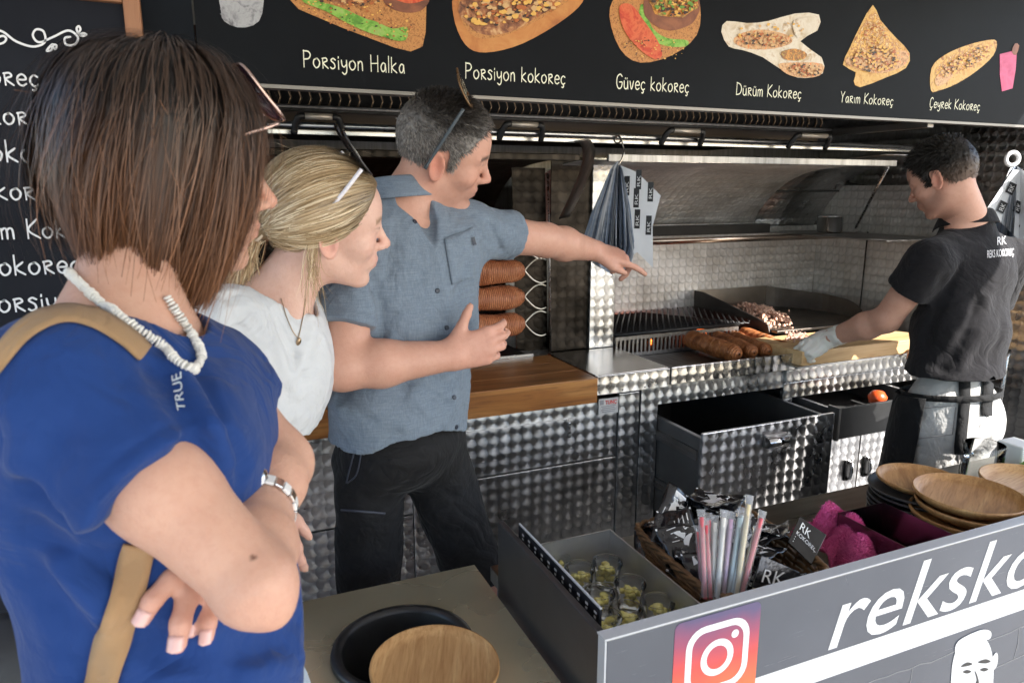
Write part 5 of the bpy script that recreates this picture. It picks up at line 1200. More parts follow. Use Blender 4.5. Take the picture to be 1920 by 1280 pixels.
# ================================================================== PEOPLE
def frame(Sr, Sl, neck, hip):
    l = Sl-Sr; l /= np.linalg.norm(l); u = neck-hip; u /= np.linalg.norm(u); u = u-l*(u@l); u /= np.linalg.norm(u); f = np.cross(u, l)
    return l, u, f
def sleeve(G, S_, C_, ax, r0, r1, k=.03):
    e = C_+ax*.05; G.add(lambda p: (lambda v: smax(rcone(p, S_, e, r0, r1)+f32(.0022)*np.exp(-((v+f32(.022))/f32(.004))**2), v, .002))(((p-A3(C_))@A3(ax)).astype(f32)), k)
def tuck(T, Ls, g, gap):
    # the trunk stays under the garment; limbs and head leave it freely
    return lambda p: smin(np.maximum(T(p), g(p)+f32(gap)), Ls(p), .02)
def pushout(G, rows, gap):
    P = np.array(rows, float); sh = P.shape; P = P.reshape(-1, 3)
    for _ in range(3): v = G(P.astype(f32)); P = P+grad(G, P)*np.clip(gap-v, 0, .03)[:, None]
    return P.reshape(sh)
def shell(g, th): return lambda p: (lambda v: np.maximum(v, -(v+f32(th))))(g(p))
def link(o, parent): o.parent = parent; o.matrix_parent_inverse = world_of(parent).inverted(); return o
def zb_short(x): return np.interp(x, [-.12, -.075, -.045, -.03, -.022, -.012, .008, .014, .016, .030, .034, .050, .062, .078, .10], [-.052, -.050, -.030, -.012, .010, .034, .040, .030, -.008, -.006, .030, .050, .075, .098, .108])
def short_hair(H, parent, n, length, colf, name='hair', lift=.009, seed=0, zb=zb_short, fwd=.5, width=.0011, top=1., rnd_=.22):
    base = lambda p: (lambda q: (smax(smin(ellp(q, (-.004, 0, .045), (.096+lift, .076+lift*.8, .086+lift*top)), ellp(q, (.043, 0, .05), (.050+lift*.7, .056+lift*.5, .055+lift)), .03), (zb(q[:, 0])-q[:, 2]).astype(f32)*.6, .005)+wr(q))*f32(H.s))(H.loc(p))
    wr = wrinkle(.0012, 160, seed); c = H.w(0, 0, .05); m = hairmat('short_hair_'+name)
    h = field_obj('hair', base, c-.17, c+.17, .004, m, parent, lambda V: colf(H.loc(V)))
    r = np.random.RandomState(seed); D = r.randn(n*3, 3); D /= np.linalg.norm(D, axis=1, keepdims=True); q = H.cran(D, lift-.002); k = q[:, 2] > zb(q[:, 0])+.002; q = q[k][:n]; D = D[k][:n]
    t = np.linspace(0, 1, 4)[None, :, None]; g = D*.5+np.array((fwd, 0, -.15))+r.randn(len(q), 3)*rnd_
    tp = (q[:, 2] > .10)[:, None]; g = np.where(tp, D*.8+np.array((fwd*.9, 0, .1))+r.randn(len(q), 3)*rnd_*1.2, g); g /= np.linalg.norm(g, axis=1, keepdims=True)
    L = length*(.6+.8*r.rand(len(q)))*np.where(q[:, 2] > .085, 1.3, .7); P = q[:, None]+g[:, None]*t*L[:, None, None]-np.array((0, 0, 1))*(t**2)*L[:, None, None]*.25
    C = colf(q)*(.6+.9*r.rand(len(q), 1)); s = strands('hair_strands', H.W(P), width, np.repeat(C[:, None], 4, 1), m, h); s['kind'] = 'stuff'; return h
def sunglasses(H, hinge, tip, lens_end, fm, lm, label, yl=.078, tm=None, lens_w=.056, wl=.0045, under=-.0, lift=.0):
    a = np.array(H.px(*hinge, yl), float); b = np.array(H.px(*tip, yl+.003), float); e = np.array(H.px(*lens_end, yl), float)
    v = e-a; v[1] = 0; Lh = np.linalg.norm(v); v /= Lh; y = np.array((0, 1., 0)); root = empty('sunglasses', H.W(a*np.array((1, 0, 1))), label, 'sunglasses'); out = np.cross(v, y)
    if out@(a-b) < 0: out = -out
    for sgn in (1, -1):
        A = a*np.array((1, sgn, 1)); B = b*np.array((1, sgn, 1)); mid = A+(B-A)*.72
        MB().tube([H.W(p) for p in catmull([A+out*.001, A+(B-A)*.35+y*sgn*.003, mid, B], 4)], [wl*.5]*9+[wl*.45]*3+[wl*.7], 8).build('temple', tm or fm, root, True)
        c = A*np.array((1, 0, 1))+y*sgn*.034+v*Lh*(1-under)*.5+out*(.004+lift); ring = []
        for i in range(26):
            an = 2*math.pi*i/26; rx, rz = lens_w*.5, Lh*(1+under)*.5; k = (abs(math.cos(an))**3.2+abs(math.sin(an))**3.2)**(-1/3.2); ring.append(c+y*rx*k*math.cos(an)+v*rz*k*math.sin(an)-out*.004*abs(math.cos(an))**2)
        fr_ = MB().tube([H.W(p) for p in ring], .0021, 6, closed=True).build('lens_rim', fm, root, True)
        MB().add([H.W(c+out*.001)]+[H.W(p) for p in ring], [(0, i+1, (i+1) % 26+1) for i in range(26)]).build('lens', lm, root, True)
    c = a*np.array((1, 0, 1))+v*Lh*.1+out*(.004+lift); MB().tube([H.W(c+y*t_+v*-.002*math.cos(t_*200)) for t_ in np.linspace(-.0085, .0085, 7)], .0022, 6).build('bridge', fm, root, True)
    return root
SK_M = skin('skin_man'); SK_W = skin('skin_woman', .47); SK_B = skin('skin_near', .47); SK_C = skin('skin_cook', .52)
M_LENS = mat('dark_lens', (.02, .012, .01), .06, 0., .8)
# ---------------------------------------------------------------- man in the grey blue shirt
def build_man():
    root = empty('person', at(760, 1500, 1.66)*np.array((1, 1, 0)), 'man in a short sleeved grey blue shirt and black shorts pointing at the paper wraps', 'person')
    Hd = Head(at(823, 293, 1.55), 1, 12, 19, 20, .99); neck = at(752, 395, 1.57); hip = at(755, 880, 1.62)
    Sr, Sl = at(672, 452, 1.48), at(872, 432, 1.66); l, u, f = frame(Sr, Sl, neck, hip)
    Er, Wr = at(642, 690, 1.41), at(848, 666, 1.47); El, Wl = at(1022, 450, 1.88), at(1118, 470, 2.05)
    Tl = at(1192, 486, 2.12)
    TK = Field(); B = Field(); B.add(Hd.field, .01)
    B.add(lambda p: fcone(p, Hd.w(-.012, 0, -.03), neck-f*.01, .056, .062, f, 1.05), .03)
    B.cone(neck-u*.02, Sr+u*.005, .055, .05, .04); B.cone(neck-u*.02, Sl+u*.005, .055, .05, .04)
    for px, py, d, r in ((772, 490, 1.59, (.105, .165, .12)), (764, 620, 1.60, (.10, .15, .15)), (752, 760, 1.61, (.10, .14, .12)), (755, 850, 1.63, (.115, .155, .12))): ell_frame(at(px, py, d), f, l, u, r, TK)
    B.cone(Sr, Er, .052, .043, .03); B.cone(Er, Er+(Wr-Er)*.35, .043, .046, .02); B.cone(Er+(Wr-Er)*.35, Wr, .046, .030, .02)
    B.cone(Sl, El, .052, .043, .03); B.cone(El, El+(Wl-El)*.35, .042, .044, .02); B.cone(El+(Wl-El)*.35, Wl, .044, .029, .02)
    hand(B, Wr-(Wr-Er)/np.linalg.norm(Wr-Er)*.012, rt*.96+up*.20+HZ*.22, HZ*.95-rt*.1, up, 1.0, ((.35, .55, .4), (.4, .65, .45), (.45, .75, .5), (.5, .8, .5)), .05, ((.85, .12), (.95, .05)))
    hand(B, Wl-(Wl-El)/np.linalg.norm(Wl-El)*.015, rt*.95-up*.26+HZ*.35, -up*.75+HZ*.5-rt*.2, up*.5-HZ*.9, 1.04, ((.12, .15, .1), (.75, .8, .4), (.95, .9, .5), (1.05, .9, .5)), .05, ((.45, .3), (.1, .15)))
    hr, hl = at(694, 870, 1.63), at(812, 860, 1.70); kr, kl = at(690, 1120, 1.68), at(893, 1085, 1.80); ar, al = np.array((kr[0]-.02, kr[1]+.03, .09)), np.array((kl[0]+.06, kl[1]+.06, .09))
    for h_, k_, a_ in ((hr, kr, ar), (hl, kl, al)):
        B.cone(h_, k_, .062, .054, .04); B.cone(k_, k_+(a_-k_)*.35, .053, .056, .03); B.cone(k_+(a_-k_)*.35, a_, .058, .038, .03); B.cone(a_, a_+np.array((.12, -.10, -.05)), .04, .032, .03)
    sk = (.60, .355, .265)
    def col(P):
        C = Hd.colour(P, sk, (.42, .16, .14), .28, (.07, .05, .04)); q = Hd.loc(P); far = (q*q).sum(1) > .15**2
        C[far] = sk; hnd = np.minimum(np.linalg.norm(P-A3(Wr+rt*.08), axis=1), np.linalg.norm(P-A3(Wl+rt*.08), axis=1)); w = np.clip(1-hnd/.16, 0, 1)[:, None]*.5; return C*(1-w)+np.array((.58, .30, .23))*w
    lo, hi = bounds([Sr, Sl, Er, Wr, Tl, hip, ar, al, Hd.c+np.array((0, 0, .06)), hr, Er-.02], .13); lo[2] = -.01
    blo, bhi, bh, bm_ = lo, hi, .0048, SK_M
    # shirt
    G = Field()
    for px, py, d, r in ((772, 485, 1.59, (.125, .178, .125)), (766, 610, 1.59, (.125, .172, .15)), (752, 745, 1.60, (.130, .166, .13)), (748, 850, 1.62, (.135, .165, .12))): ell_frame(at(px, py, d), f, l, u, r, G, .06)
    G.cone(neck-u*.035, Sr+u*.008, .06, .06, .05); G.cone(neck-u*.035, Sl+u*.008, .06, .06, .05)
    Cr, Cl = Sr+(Er-Sr)*.70, Sl+(El-Sl)*.52
    ax, bx = (Er-Sr)/np.linalg.norm(Er-Sr), (El-Sl)/np.linalg.norm(El-Sl)
    sleeve(G, Sr, Cr, ax, .066, .066); sleeve(G, Sl, Cl, bx, .064, .062)
    hz = at(740, 828, 1.52)[2]
    G.cut(lambda p: (hz+.02*np.cos(((p-A3(hip))@A3(l))*16)-p[:, 2]).astype(f32), .003)
    G.off(wrinkle(.0032, 34, 3, (1, 1, .45))); G.off(wrinkle(.0009, 95, 8))
    base = G
    cr = crease(base, [([(700, 520), (715, 600), (712, 680)], .012, 0.0133), ([(690, 470), (704, 540)], .014, 0.0114), ([(735, 640), (830, 700)], .014, -0.0076), ([(720, 690), (840, 760)], .012, 0.0076), ([(640, 770), (760, 800)], .014, -0.0076), ([(630, 745), (700, 790)], .010, 0.0076),
                       ([(880, 450), (860, 560)], .014, 0.0114), ([(770, 430), (730, 560)], .02, -0.0076), ([(915, 420), (940, 470)], .010, 0.0076), ([(885, 470), (930, 455)], .010, 0.0076), ([(650, 560), (690, 580)], .010, 0.0057), ([(760, 720), (845, 640)], .013, 0.0066),
                       ([(806, 432), (818, 480), (838, 560), (855, 650), (862, 740), (855, 815)], .0045, -0.0032), ([(800, 452), (808, 500), (826, 570), (842, 650), (848, 740), (838, 815)], .003, 0.0022)])
    G.off(cr)
    G.add(lambda p: smax(rcone(p, neck-u*.05, neck+u*.06, .080, .072), ((p-A3(neck+u*.022))@A3(u)).astype(f32), .004), .03); GS = G.copy()
    nk = lambda p: fcone(p, neck-u*.10, neck+u*.14, .056, .068, f, 1.1); G.sub(nk, .006)
    VP_, VN_ = trace(GS, [(778, 372), (800, 408), (816, 464)]); G.sub(lambda p: np.minimum(rcone(p, VP_[0], VP_[1], .040, .024), rcone(p, VP_[1], VP_[2], .024, .002)), .004)
    M_SH = cloth('grey_blue_chambray', (.125, .162, .212), (.15, .188, .24), 900, .9, .3, .1, slub=(.20, .245, .30))
    lo, hi = bounds([Sr, Cr, Cl, neck, at(615, 820, 1.45), at(880, 820, 1.75), Er], .10)
    shirt = field_obj('shirt', shell(G, .013), lo, hi, .0042, M_SH, root)
    # collar
    rows = []
    for i in range(41):
        a = R(-148+296*i/40); ring = -f*math.cos(a)+l*math.sin(a); opn = (abs(i-20)/20)**6; c0 = neck+u*.018+f*.004
        r0 = .064; top = c0+ring*r0+u*(.048-.014*opn)+f*.006*opn; fold = c0+ring*(r0+.012)+u*(.046-.020*opn); low = c0+ring*(r0+.030+.006*opn)+u*(.008-.034*opn)+f*.018*opn
        rows.append([c0+ring*(r0-.001)+u*.0, top, fold, low])
    cr_ = np.array([catmull(r_, 4) for r_ in rows]); cr_[:, 7:] = pushout(GS, cr_[:, 7:], .005); MB().sheet(cr_.transpose(1, 0, 2)).build('collar', M_SH, shirt, True, solid=.003)
    btn = mat('navy_button', (.012, .018, .035), .35); P, N = trace(G, [(777, 416), (820, 545), (837, 614), (851, 745), (855, 800)])
    for p, n_ in zip(P, N):
        e1 = np.cross(n_, u); e1 /= np.linalg.norm(e1); e2 = np.cross(n_, e1); mb = MB(); R8 = lambda rr, h: [p+n_*h+rr*(e1*math.cos(t_)+e2*math.sin(t_)) for t_ in np.linspace(0, 2*math.pi, 12, False)]
        mb.add(R8(.0052, .0005)+R8(.0052, .0028)+R8(.003, .0024), [(i, (i+1) % 12, 12+(i+1) % 12, 12+i) for i in range(12)]+[(12+i, 12+(i+1) % 12, 24+(i+1) % 12, 24+i) for i in range(12)]+[tuple(range(24, 36))]); mb.build('button', btn, shirt, True)
    # chest pocket
    pq = np.array([(832, 448), (884, 428), (888, 520), (846, 534)], float); gp_ = []
    for i in range(9):
        row = []
        for j in range(9): uu, vv = i/8, j/8; row.append(pq[0]*(1-uu)*(1-vv)+pq[1]*uu*(1-vv)+pq[2]*uu*vv+pq[3]*(1-uu)*vv)
        gp_.append(row)
    P, N = trace(G, np.array(gp_).reshape(-1, 2)); MB().sheet((P+N*.003).reshape(9, 9, 3)).build('pocket', M_SH, shirt, True, solid=.003)
    P, N = trace(G, [(881, 446), (887, 444), (890, 458), (884, 460)]); MB().poly(list(P+N*.006)).build('pocket_tab', btn, shirt)
    # shorts
    T = Field(); ell_frame(at(755, 830, 1.64), f, l, u, (.124, .152, .105), T); 
    for h_, k_ in ((hr, kr), (hl, kl)): T.cone(h_, k_+(h_-k_)*-.02, .084, .074, .025)
    T.off(wrinkle(.003, 26, 5)); T.off(wrinkle(.0012, 80, 6))
    T.cut(lambda p: (p[:, 2]-at(755, 770, 1.64)[2]).astype(f32)); T.off(crease(T, [([(770, 900), (700, 960)], .012, .004), ([(780, 890), (850, 930)], .012, .004), ([(640, 900), (660, 1000)], .015, .003), ([(880, 900), (900, 980)], .015, .003)])); kz = min(kr[2], kl[2])+.01
    T.cut(lambda p: (kz-p[:, 2]).astype(f32))
    lo, hi = bounds([hr, hl, kr, kl, at(755, 800, 1.64)], .14)
    M_SHO = cloth('black_shorts', (.006, .006, .007), (.009, .009, .0105), 1400, .75, .12, .05)
    sh = field_obj('shorts', shell(T, .0125), lo, hi, .005, M_SHO, root)
    B = tuck(TK, B, lambda p: np.minimum(GS(p), T(p)), .021); body = field_obj('body', B, blo, bhi, bh, bm_, root, col)
    zipm = mat('zip_grey', (.05, .055, .075), .45)
    for pts in ([(652, 905), (668, 890), (676, 860), (679, 822)], [(650, 905), (656, 880), (664, 850), (667, 822)], [(640, 955), (680, 958), (722, 962)]):
        P, N = trace(T, catmull(pts, 4)); MB().tube(list(P+N*.001), .0018 if len(pts) == 4 else .0028, 5).build('pocket_zip', zipm, sh, True)
    # small woven mark on the leg
    P, N = trace(T, [(x_, y_) for x_, y_ in ((942, 970), (950, 968), (950, 984), (943, 986))]); MB().poly(list(P+N*.003)).build('leg_emblem', mat('emblem_white', (.6, .6, .6), .6), sh)
    # shoes
    for a_ in (ar, al):
        d_ = np.array((.77, -.63, 0)); Sh = Field().cone(a_*np.array((1, 1, 0))+np.array((-.03, .03, .045)), a_*np.array((1, 1, 0))+d_*.17+np.array((0, 0, .035)), .05, .042, .03); Sh.cut(lambda p: (-.0-p[:, 2]+.001).astype(f32)); c_ = a_*np.array((1, 1, 0))+d_*.07
        field_obj('shoe', Sh, c_-np.array((.2, .2, .02)), c_+np.array((.2, .2, .13)), .007, mat('shoe_grey', (.06, .06, .065), .7), root)
    def hc(q):
        q = np.asarray(q); g = 1/(1+np.exp((q[:, 2]-.075)/.014)); r = np.random.RandomState(2).rand(len(q), 1); dark = np.array((.018, .013, .010)); grey = np.array((.34, .31, .285)); fr_ = np.clip((q[:, 0]-.02)/.06, 0, 1)*.3
        w = np.clip(g*.8+fr_, 0, 1)[:, None]; return dark*(1-w)+grey*w*(.35+.8*r)+.004*r
    short_hair(Hd, body, 16000, .011, hc, 'man', .008, 4, fwd=.6, rnd_=.13)
    fmet = mat('grey_frame', (.06, .075, .085), .4)
    sunglasses(Hd, (868, 205), (797, 316), (846, 158), mat('bronze_frame', (.16, .09, .04), .3, .6), mat('amber_lens', (.06, .03, .012), .05, 0., .8), 'sunglasses with grey temples pushed up on the man pointing at the wraps', tm=fmet, yl=.088, lift=.012, wl=.007, under=.25)
    return B, G, Hd
MAN = build_man()
# ---------------------------------------------------------------- blonde woman in white
def build_blonde():
    root = empty('person', at(400, 1500, 1.34)*np.array((1, 1, 0)), 'blonde woman with a ponytail in a white T shirt leaning forward to look', 'person')
    Hd = Head(at(608, 433, 1.30), 1, 24, 7, 12, .98, 1.); neck = at(512, 560, 1.31); hip = at(385, 1000, 1.37)
    Sr, Sl = at(415, 612, 1.21), at(560, 590, 1.45); l, u, f = frame(Sr, Sl, neck, hip)
    TK = Field(); B = Field(); B.add(Hd.field, .01); B.add(lambda p: fcone(p, Hd.w(-.02, 0, -.035), neck-f*.005, .047, .055, f, 1.05), .028)
    B.cone(neck-u*.02, Sr, .048, .04, .04); B.cone(neck-u*.02, Sl, .048, .04, .04)
    B.add(lambda p: rcone(p, at(548, 560, 1.29), at(540, 600, 1.27), .03, .03), .03)
    for px, py, d, r in ((488, 640, 1.32, (.095, .14, .11)), (465, 760, 1.33, (.095, .13, .13)), (425, 900, 1.35, (.09, .125, .12)), (385, 1010, 1.37, (.115, .155, .12))): ell_frame(at(px, py, d), f, l, u, r, TK)
    Er, Wr = at(430, 830, 1.17), at(505, 945, 1.20); B.cone(Sr, Er, .043, .036, .03); B.cone(Er, Wr, .036, .026, .02)
    hand(B, Wr, rt*.18-up*.95+HZ*.1, -rt*.3+HZ*.9, rt*.9, .92, ((.3, .4, .3),), .05)
    El, Wl = at(640, 800, 1.62), at(600, 900, 1.55); B.cone(Sl, at(520, 800, 1.52), .043, .036, .03); B.cone(at(520, 800, 1.52), at(500, 940, 1.46), .036, .026, .02)
    hand(B, at(500, 940, 1.46), -up*.95+rt*.05, -rt*.3-HZ*.9, rt*.9, .92, ((.3, .4, .3),), .05)
    hl, hr = hip+l*.075, hip-l*.075
    for h_ in (hl, hr):
        k_ = np.array((h_[0]-.01, h_[1]+.02, .50)); a_ = np.array((h_[0]-.03, h_[1]+.03, .08)); B.cone(h_, k_, .085, .056, .04); B.cone(k_, a_, .056, .036, .03)
    sk = (.70, .475, .385)
    def col(P):
        C = Hd.colour(P, sk, (.56, .22, .2), 0., (.30, .20, .12), (.13, .17, .2), .9); q = Hd.loc(P); far = (q*q).sum(1) > .15**2; C[far] = sk; w = np.clip(1-np.linalg.norm(P-A3(Wr-up*.09), axis=1)/.10, 0, 1)[:, None]; return C*(1-w)+np.array((.56, .28, .23))*w
    lo, hi = bounds([Sr, Sl, Er, Wr-up*.12, hip, np.array((hip[0], hip[1], .1)), Hd.c+np.array((0, 0, .06)), Hd.w(.1, 0, 0), at(500, 1060, 1.46)], .13); lo[2] = 0.02
    blo, bhi, bh, bm_ = lo, hi, .0046, SK_W
    G = Field()
    for px, py, d, r in ((490, 640, 1.32, (.112, .15, .115)), (488, 715, 1.32, (.122, .15, .12)), (455, 820, 1.33, (.118, .15, .12)), (425, 910, 1.35, (.12, .15, .12))): ell_frame(at(px, py, d), f, l, u, r, G, .06)
    G.cone(neck-u*.04, Sr+u*.004, .05, .052, .04); G.cone(neck-u*.04, Sl+u*.004, .05, .052, .04); sleeve(G, Sr, Sr+(Er-Sr)*.55, (Er-Sr)/np.linalg.norm(Er-Sr), .06, .066); E2 = at(520, 800, 1.52); sleeve(G, Sl, Sl+(E2-Sl)*.5, (E2-Sl)/np.linalg.norm(E2-Sl), .056, .06)
    hz = at(520, 800, 1.25)[2]; G.cut(lambda p: (hz-.5*((p-A3(at(520, 800, 1.3)))@A3(rt))-p[:, 2]).astype(f32), .003)
    G.off(wrinkle(.0042, 30, 13, (1, 1, .45))); G.off(wrinkle(.0010, 85, 14))
    G.off(crease(G, [([(520, 600), (570, 720)], .014, 0.0102), ([(440, 560), (500, 640), (520, 720)], .016, 0.0136), ([(470, 700), (560, 760)], .015, 0.0085), ([(425, 530), (440, 600), (450, 680)], .016, 0.0102), ([(585, 600), (560, 700)], .012, -0.0085), ([(500, 660), (505, 780)], .014, -0.0102), ([(540, 740), (500, 790)], .012, 0.0085)]))
    GS = G.copy()
    nk = lambda p: fcone(p, neck-u*.06-f*.01, neck+u*.12+f*.02, .066, .085, f, 1.18); G.sub(nk, .006)
    M_WT = cloth('white_cotton', (.56, .575, .60), (.62, .635, .655), 1000, .9, .25, .0)
    lo, hi = bounds([Sr, Sl, neck, at(430, 860, 1.2), at(520, 820, 1.45), at(380, 880, 1.4)], .12)
    sh = field_obj('t_shirt', shell(G, .0125), lo, hi, .0044, M_WT, root)
    J = Field(); ell_frame(at(385, 1010, 1.37), f, l, u, (.13, .165, .14), J)
    for h_ in (hl, hr):
        k_ = np.array((h_[0]-.01, h_[1]+.02, .50)); a_ = np.array((h_[0]-.03, h_[1]+.03, .06)); J.cone(h_, k_, .098, .07, .04); J.cone(k_, a_, .07, .055, .03)
    J.off(wrinkle(.002, 40, 4)); lo, hi = bounds([hl, hr, np.array((hip[0], hip[1], .05))], .2); field_obj('jeans', J, lo, hi, .009, cloth('blue_denim', (.05, .08, .15), (.08, .12, .2), 900, .9, .4), root)
    for h_ in (hl, hr):
        a_ = np.array((h_[0]-.03, h_[1]+.03, 0)); d_ = f*np.array((1, 1, 0)); S_ = Field().cone(a_+np.array((0, 0, .04))-d_*.04, a_+d_*.15+np.array((0, 0, .03)), .042, .034, .03); S_.cut(lambda p: (.001-p[:, 2]).astype(f32)); field_obj('shoe', S_, a_-.2, a_+np.array((.2, .2, .12)), .008, mat('shoe_white', (.6, .6, .58), .6), root)
    B = tuck(TK, B, lambda p: np.minimum(GS(p), J(p)), .018); body = field_obj('body', B, blo, bhi, bh, bm_, root, col)
    # hair pulled back to a low ponytail
    r = np.random.RandomState(21); tie = np.array(Hd.px(484, 432, 0.012), float); m = hairmat('blonde_hair', .34, .5); c0 = np.array((-.004, 0, .045))
    zb = lambda x: np.interp(x, [-.12, -.06, -.03, -.018, .01, .02, .026, .045, .062, .08, .11], [-.055, -.055, -.02, .02, .03, .02, .012, .032, .062, .094, .105])
    def blond(n, k, top):  # n strands, k points
        a = r.rand(n, 1); c = np.array((.27, .175, .085))*(1-a)+np.array((.60, .44, .26))*a; hi_ = (r.rand(n, 1) < .22); c = np.where(hi_, np.array((.76, .62, .42)), c); t = np.linspace(0, 1, k)[None, :, None]
        root_ = np.array((.13, .09, .05)); w = np.clip(1-t*3.2, 0, 1)*top; return c[:, None]*(1-w)+root_*w
    base = lambda p: (lambda q: (smin(smax(smin(ellp(q, (-.008, 0, .046), (.106, .084, .098)), ellp(q, (.043, 0, .05), (.053, .060, .061)), .03), (zb(q[:, 0])-q[:, 2]).astype(f32)*.7, .008), rcone(q, (-.085, 0, .01), tie, .035, .018), .03))*f32(Hd.s))(Hd.loc(p))
    hair = field_obj('hair', base, Hd.c-.19, Hd.c+.19, .0045, m, body, lambda V: np.tile((.17, .115, .06), (len(V), 1)))
    D = r.randn(60000, 3); D /= np.linalg.norm(D, axis=1, keepdims=True); q0 = Hd.cran(D, .006); k_ = q0[:, 2] > zb(q0[:, 0])+.002; D = D[k_][:9500]; n = len(D)
    td = tie-c0; td /= np.linalg.norm(td); K = 14; t = np.linspace(0, 1, K)
    om = np.arccos(np.clip(D@td, -.999, .999))[:, None]; sl_ = (np.sin((1-t)[None]*om)[..., None]*D[:, None]+np.sin(t[None]*om)[..., None]*td)/np.sin(om)[..., None]
    off = (.008+.013*np.sin(math.pi*np.minimum(t, .8))[None]*(.5+r.rand(n, 1)))[..., None]; P = Hd.cran(sl_, off); w = np.clip((t-.72)/.28, 0, 1)[None, :, None]**1.5; P = P*(1-w)+(tie+r.randn(n, 1, 3)*.006)*w+r.randn(n, 1, 3)*.001
    wv = .0025*np.sin(t[None]*7+r.rand(n, 1)*6)[..., None]*r.randn(n, 1, 3)*.6; P = P+wv
    s = strands('hair_strands', Hd.W(P), .0013*(.6+.8*r.rand(n)), blond(n, K, .75), m, hair, Hd.w(-.004, 0, .045)); s['kind'] = 'stuff'
    n = 900; a = Hd.W(tie)+r.randn(n, 3)*.006; mid = at(455, 475, 1.29)+r.randn(n, 3)*np.array((.012, .02, .012)); e = at(448, 535, 1.28)+r.randn(n, 3)*np.array((.018, .025, .03)); t = np.linspace(0, 1, 10)[None, :, None]
    P = (1-t)**2*a[:, None]+2*t*(1-t)*mid[:, None]+t*t*e[:, None]; s = strands('ponytail', P, .0013, blond(n, 10, 0), m, hair, at(470, 480, 1.33)); s['kind'] = 'stuff'
    tr_ = [Hd.W(tie)+.017*(math.cos(x)*np.array((.2, .3, .93))+math.sin(x)*np.array((-.5, .8, -.2))) for x in np.linspace(0, 2*math.pi, 16, False)]; MB().tube(tr_, .0035, 6, closed=True).build('hair_tie', mat('tie_beige', (.6, .5, .38), .6), hair, True)
    # loose locks framing the ear and cheek
    n = 45; y0 = .080+.012*r.rand(n); st = np.array([Hd.px(604+r.randn()*12, 395+r.randn()*10, .076) for _ in range(n)]); md_ = np.array([Hd.px(570+r.randn()*12, 485+r.randn()*12, .088) for _ in range(n)]); en = np.array([Hd.px(588+r.randn()*18, 565+r.randn()*26, .082+r.randn()*.010) for _ in range(n)])
    P = Hd.W((1-t)**2*st[:, None]+2*t*(1-t)*md_[:, None]+t*t*en[:, None]+.002*np.sin(t*9+r.rand(n, 1, 1)*6)); s = strands('loose_locks', P, .0009, blond(n, 10, .3)*1.1, m, hair, Hd.c); s['kind'] = 'stuff'
    n = 26; st = np.array([Hd.px(600+r.randn()*40, 300+r.randn()*10, .03) for _ in range(n)]); en = st+r.randn(n, 3)*np.array((.05, .03, .02))+np.array((-.03, 0, .005)); md_ = (st+en)/2+np.array((0, 0, .018)); P = Hd.W((1-t)**2*st[:, None]+2*t*(1-t)*md_[:, None]+t*t*en[:, None]); s = strands('flyaway_hair', P, .0004, blond(n, 10, 0), m, hair, Hd.c); s['kind'] = 'stuff'
    sunglasses(Hd, (677, 318), (606, 408), (640, 262), mat('dark_frame', (.015, .012, .012), .25), M_LENS, 'dark sunglasses with jewelled white temples on the blonde woman', tm=mat('pearl_temple', (.75, .72, .76), .3), wl=.007, yl=.090, lift=.010, under=.5)
    ch = empty('pendant_necklace', at(555, 560, 1.27), 'thin chain necklace with a small oval pendant on the blonde woman', 'necklace'); gold = mat('chain_gold', (.45, .32, .2), .3, 1.)
    both = lambda p: np.minimum(B(p), G(p))
    for pts in ([(527, 560), (535, 590), (548, 620), (558, 634)], [(572, 560), (568, 590), (563, 615), (559, 634)]):
        P, N = trace(both, catmull(pts, 5)); MB().tube(list(P+N*.0015), .0008, 5).build('chain', gold, ch, True)
    P, N = trace(both, [(559, 640)]); e1 = np.cross(N[0], u); e1 /= np.linalg.norm(e1); MB().add([P[0]+N[0]*.003]+[P[0]+N[0]*.0025+e1*.0042*math.cos(a)+u*.0075*math.sin(a) for a in np.linspace(0, 2*math.pi, 14, False)], [(0, i+1, (i+1) % 14+1) for i in range(14)]).build('pendant', gold, ch, True, solid=.0015)
    br_ = empty('bead_bracelet', Wr, 'sparkling bead bracelet on the hanging wrist of the blonde woman', 'bracelet'); gm_ = mat('bead_crystal', (.75, .74, .72), .12, .7); ax_ = np.array(up); cw = at(510, 974, 1.20)
    bead = MB().lathe([(0, -.0055), (.004, -.004), (.0058, 0), (.004, .004), (0, .0055)], n=8).mesh('bead', gm_)
    for i in range(20):
        a = 2*math.pi*i/20; o = bpy.data.objects.new('bead', bead); COL.objects.link(o); o.location = tuple(cw+.031*(math.cos(a)*rt+math.sin(a)*HZ)+np.array((0, 0, .004*math.sin(3*a)))); link(o, br_)
    return B, G, Hd
BLO = build_blonde()
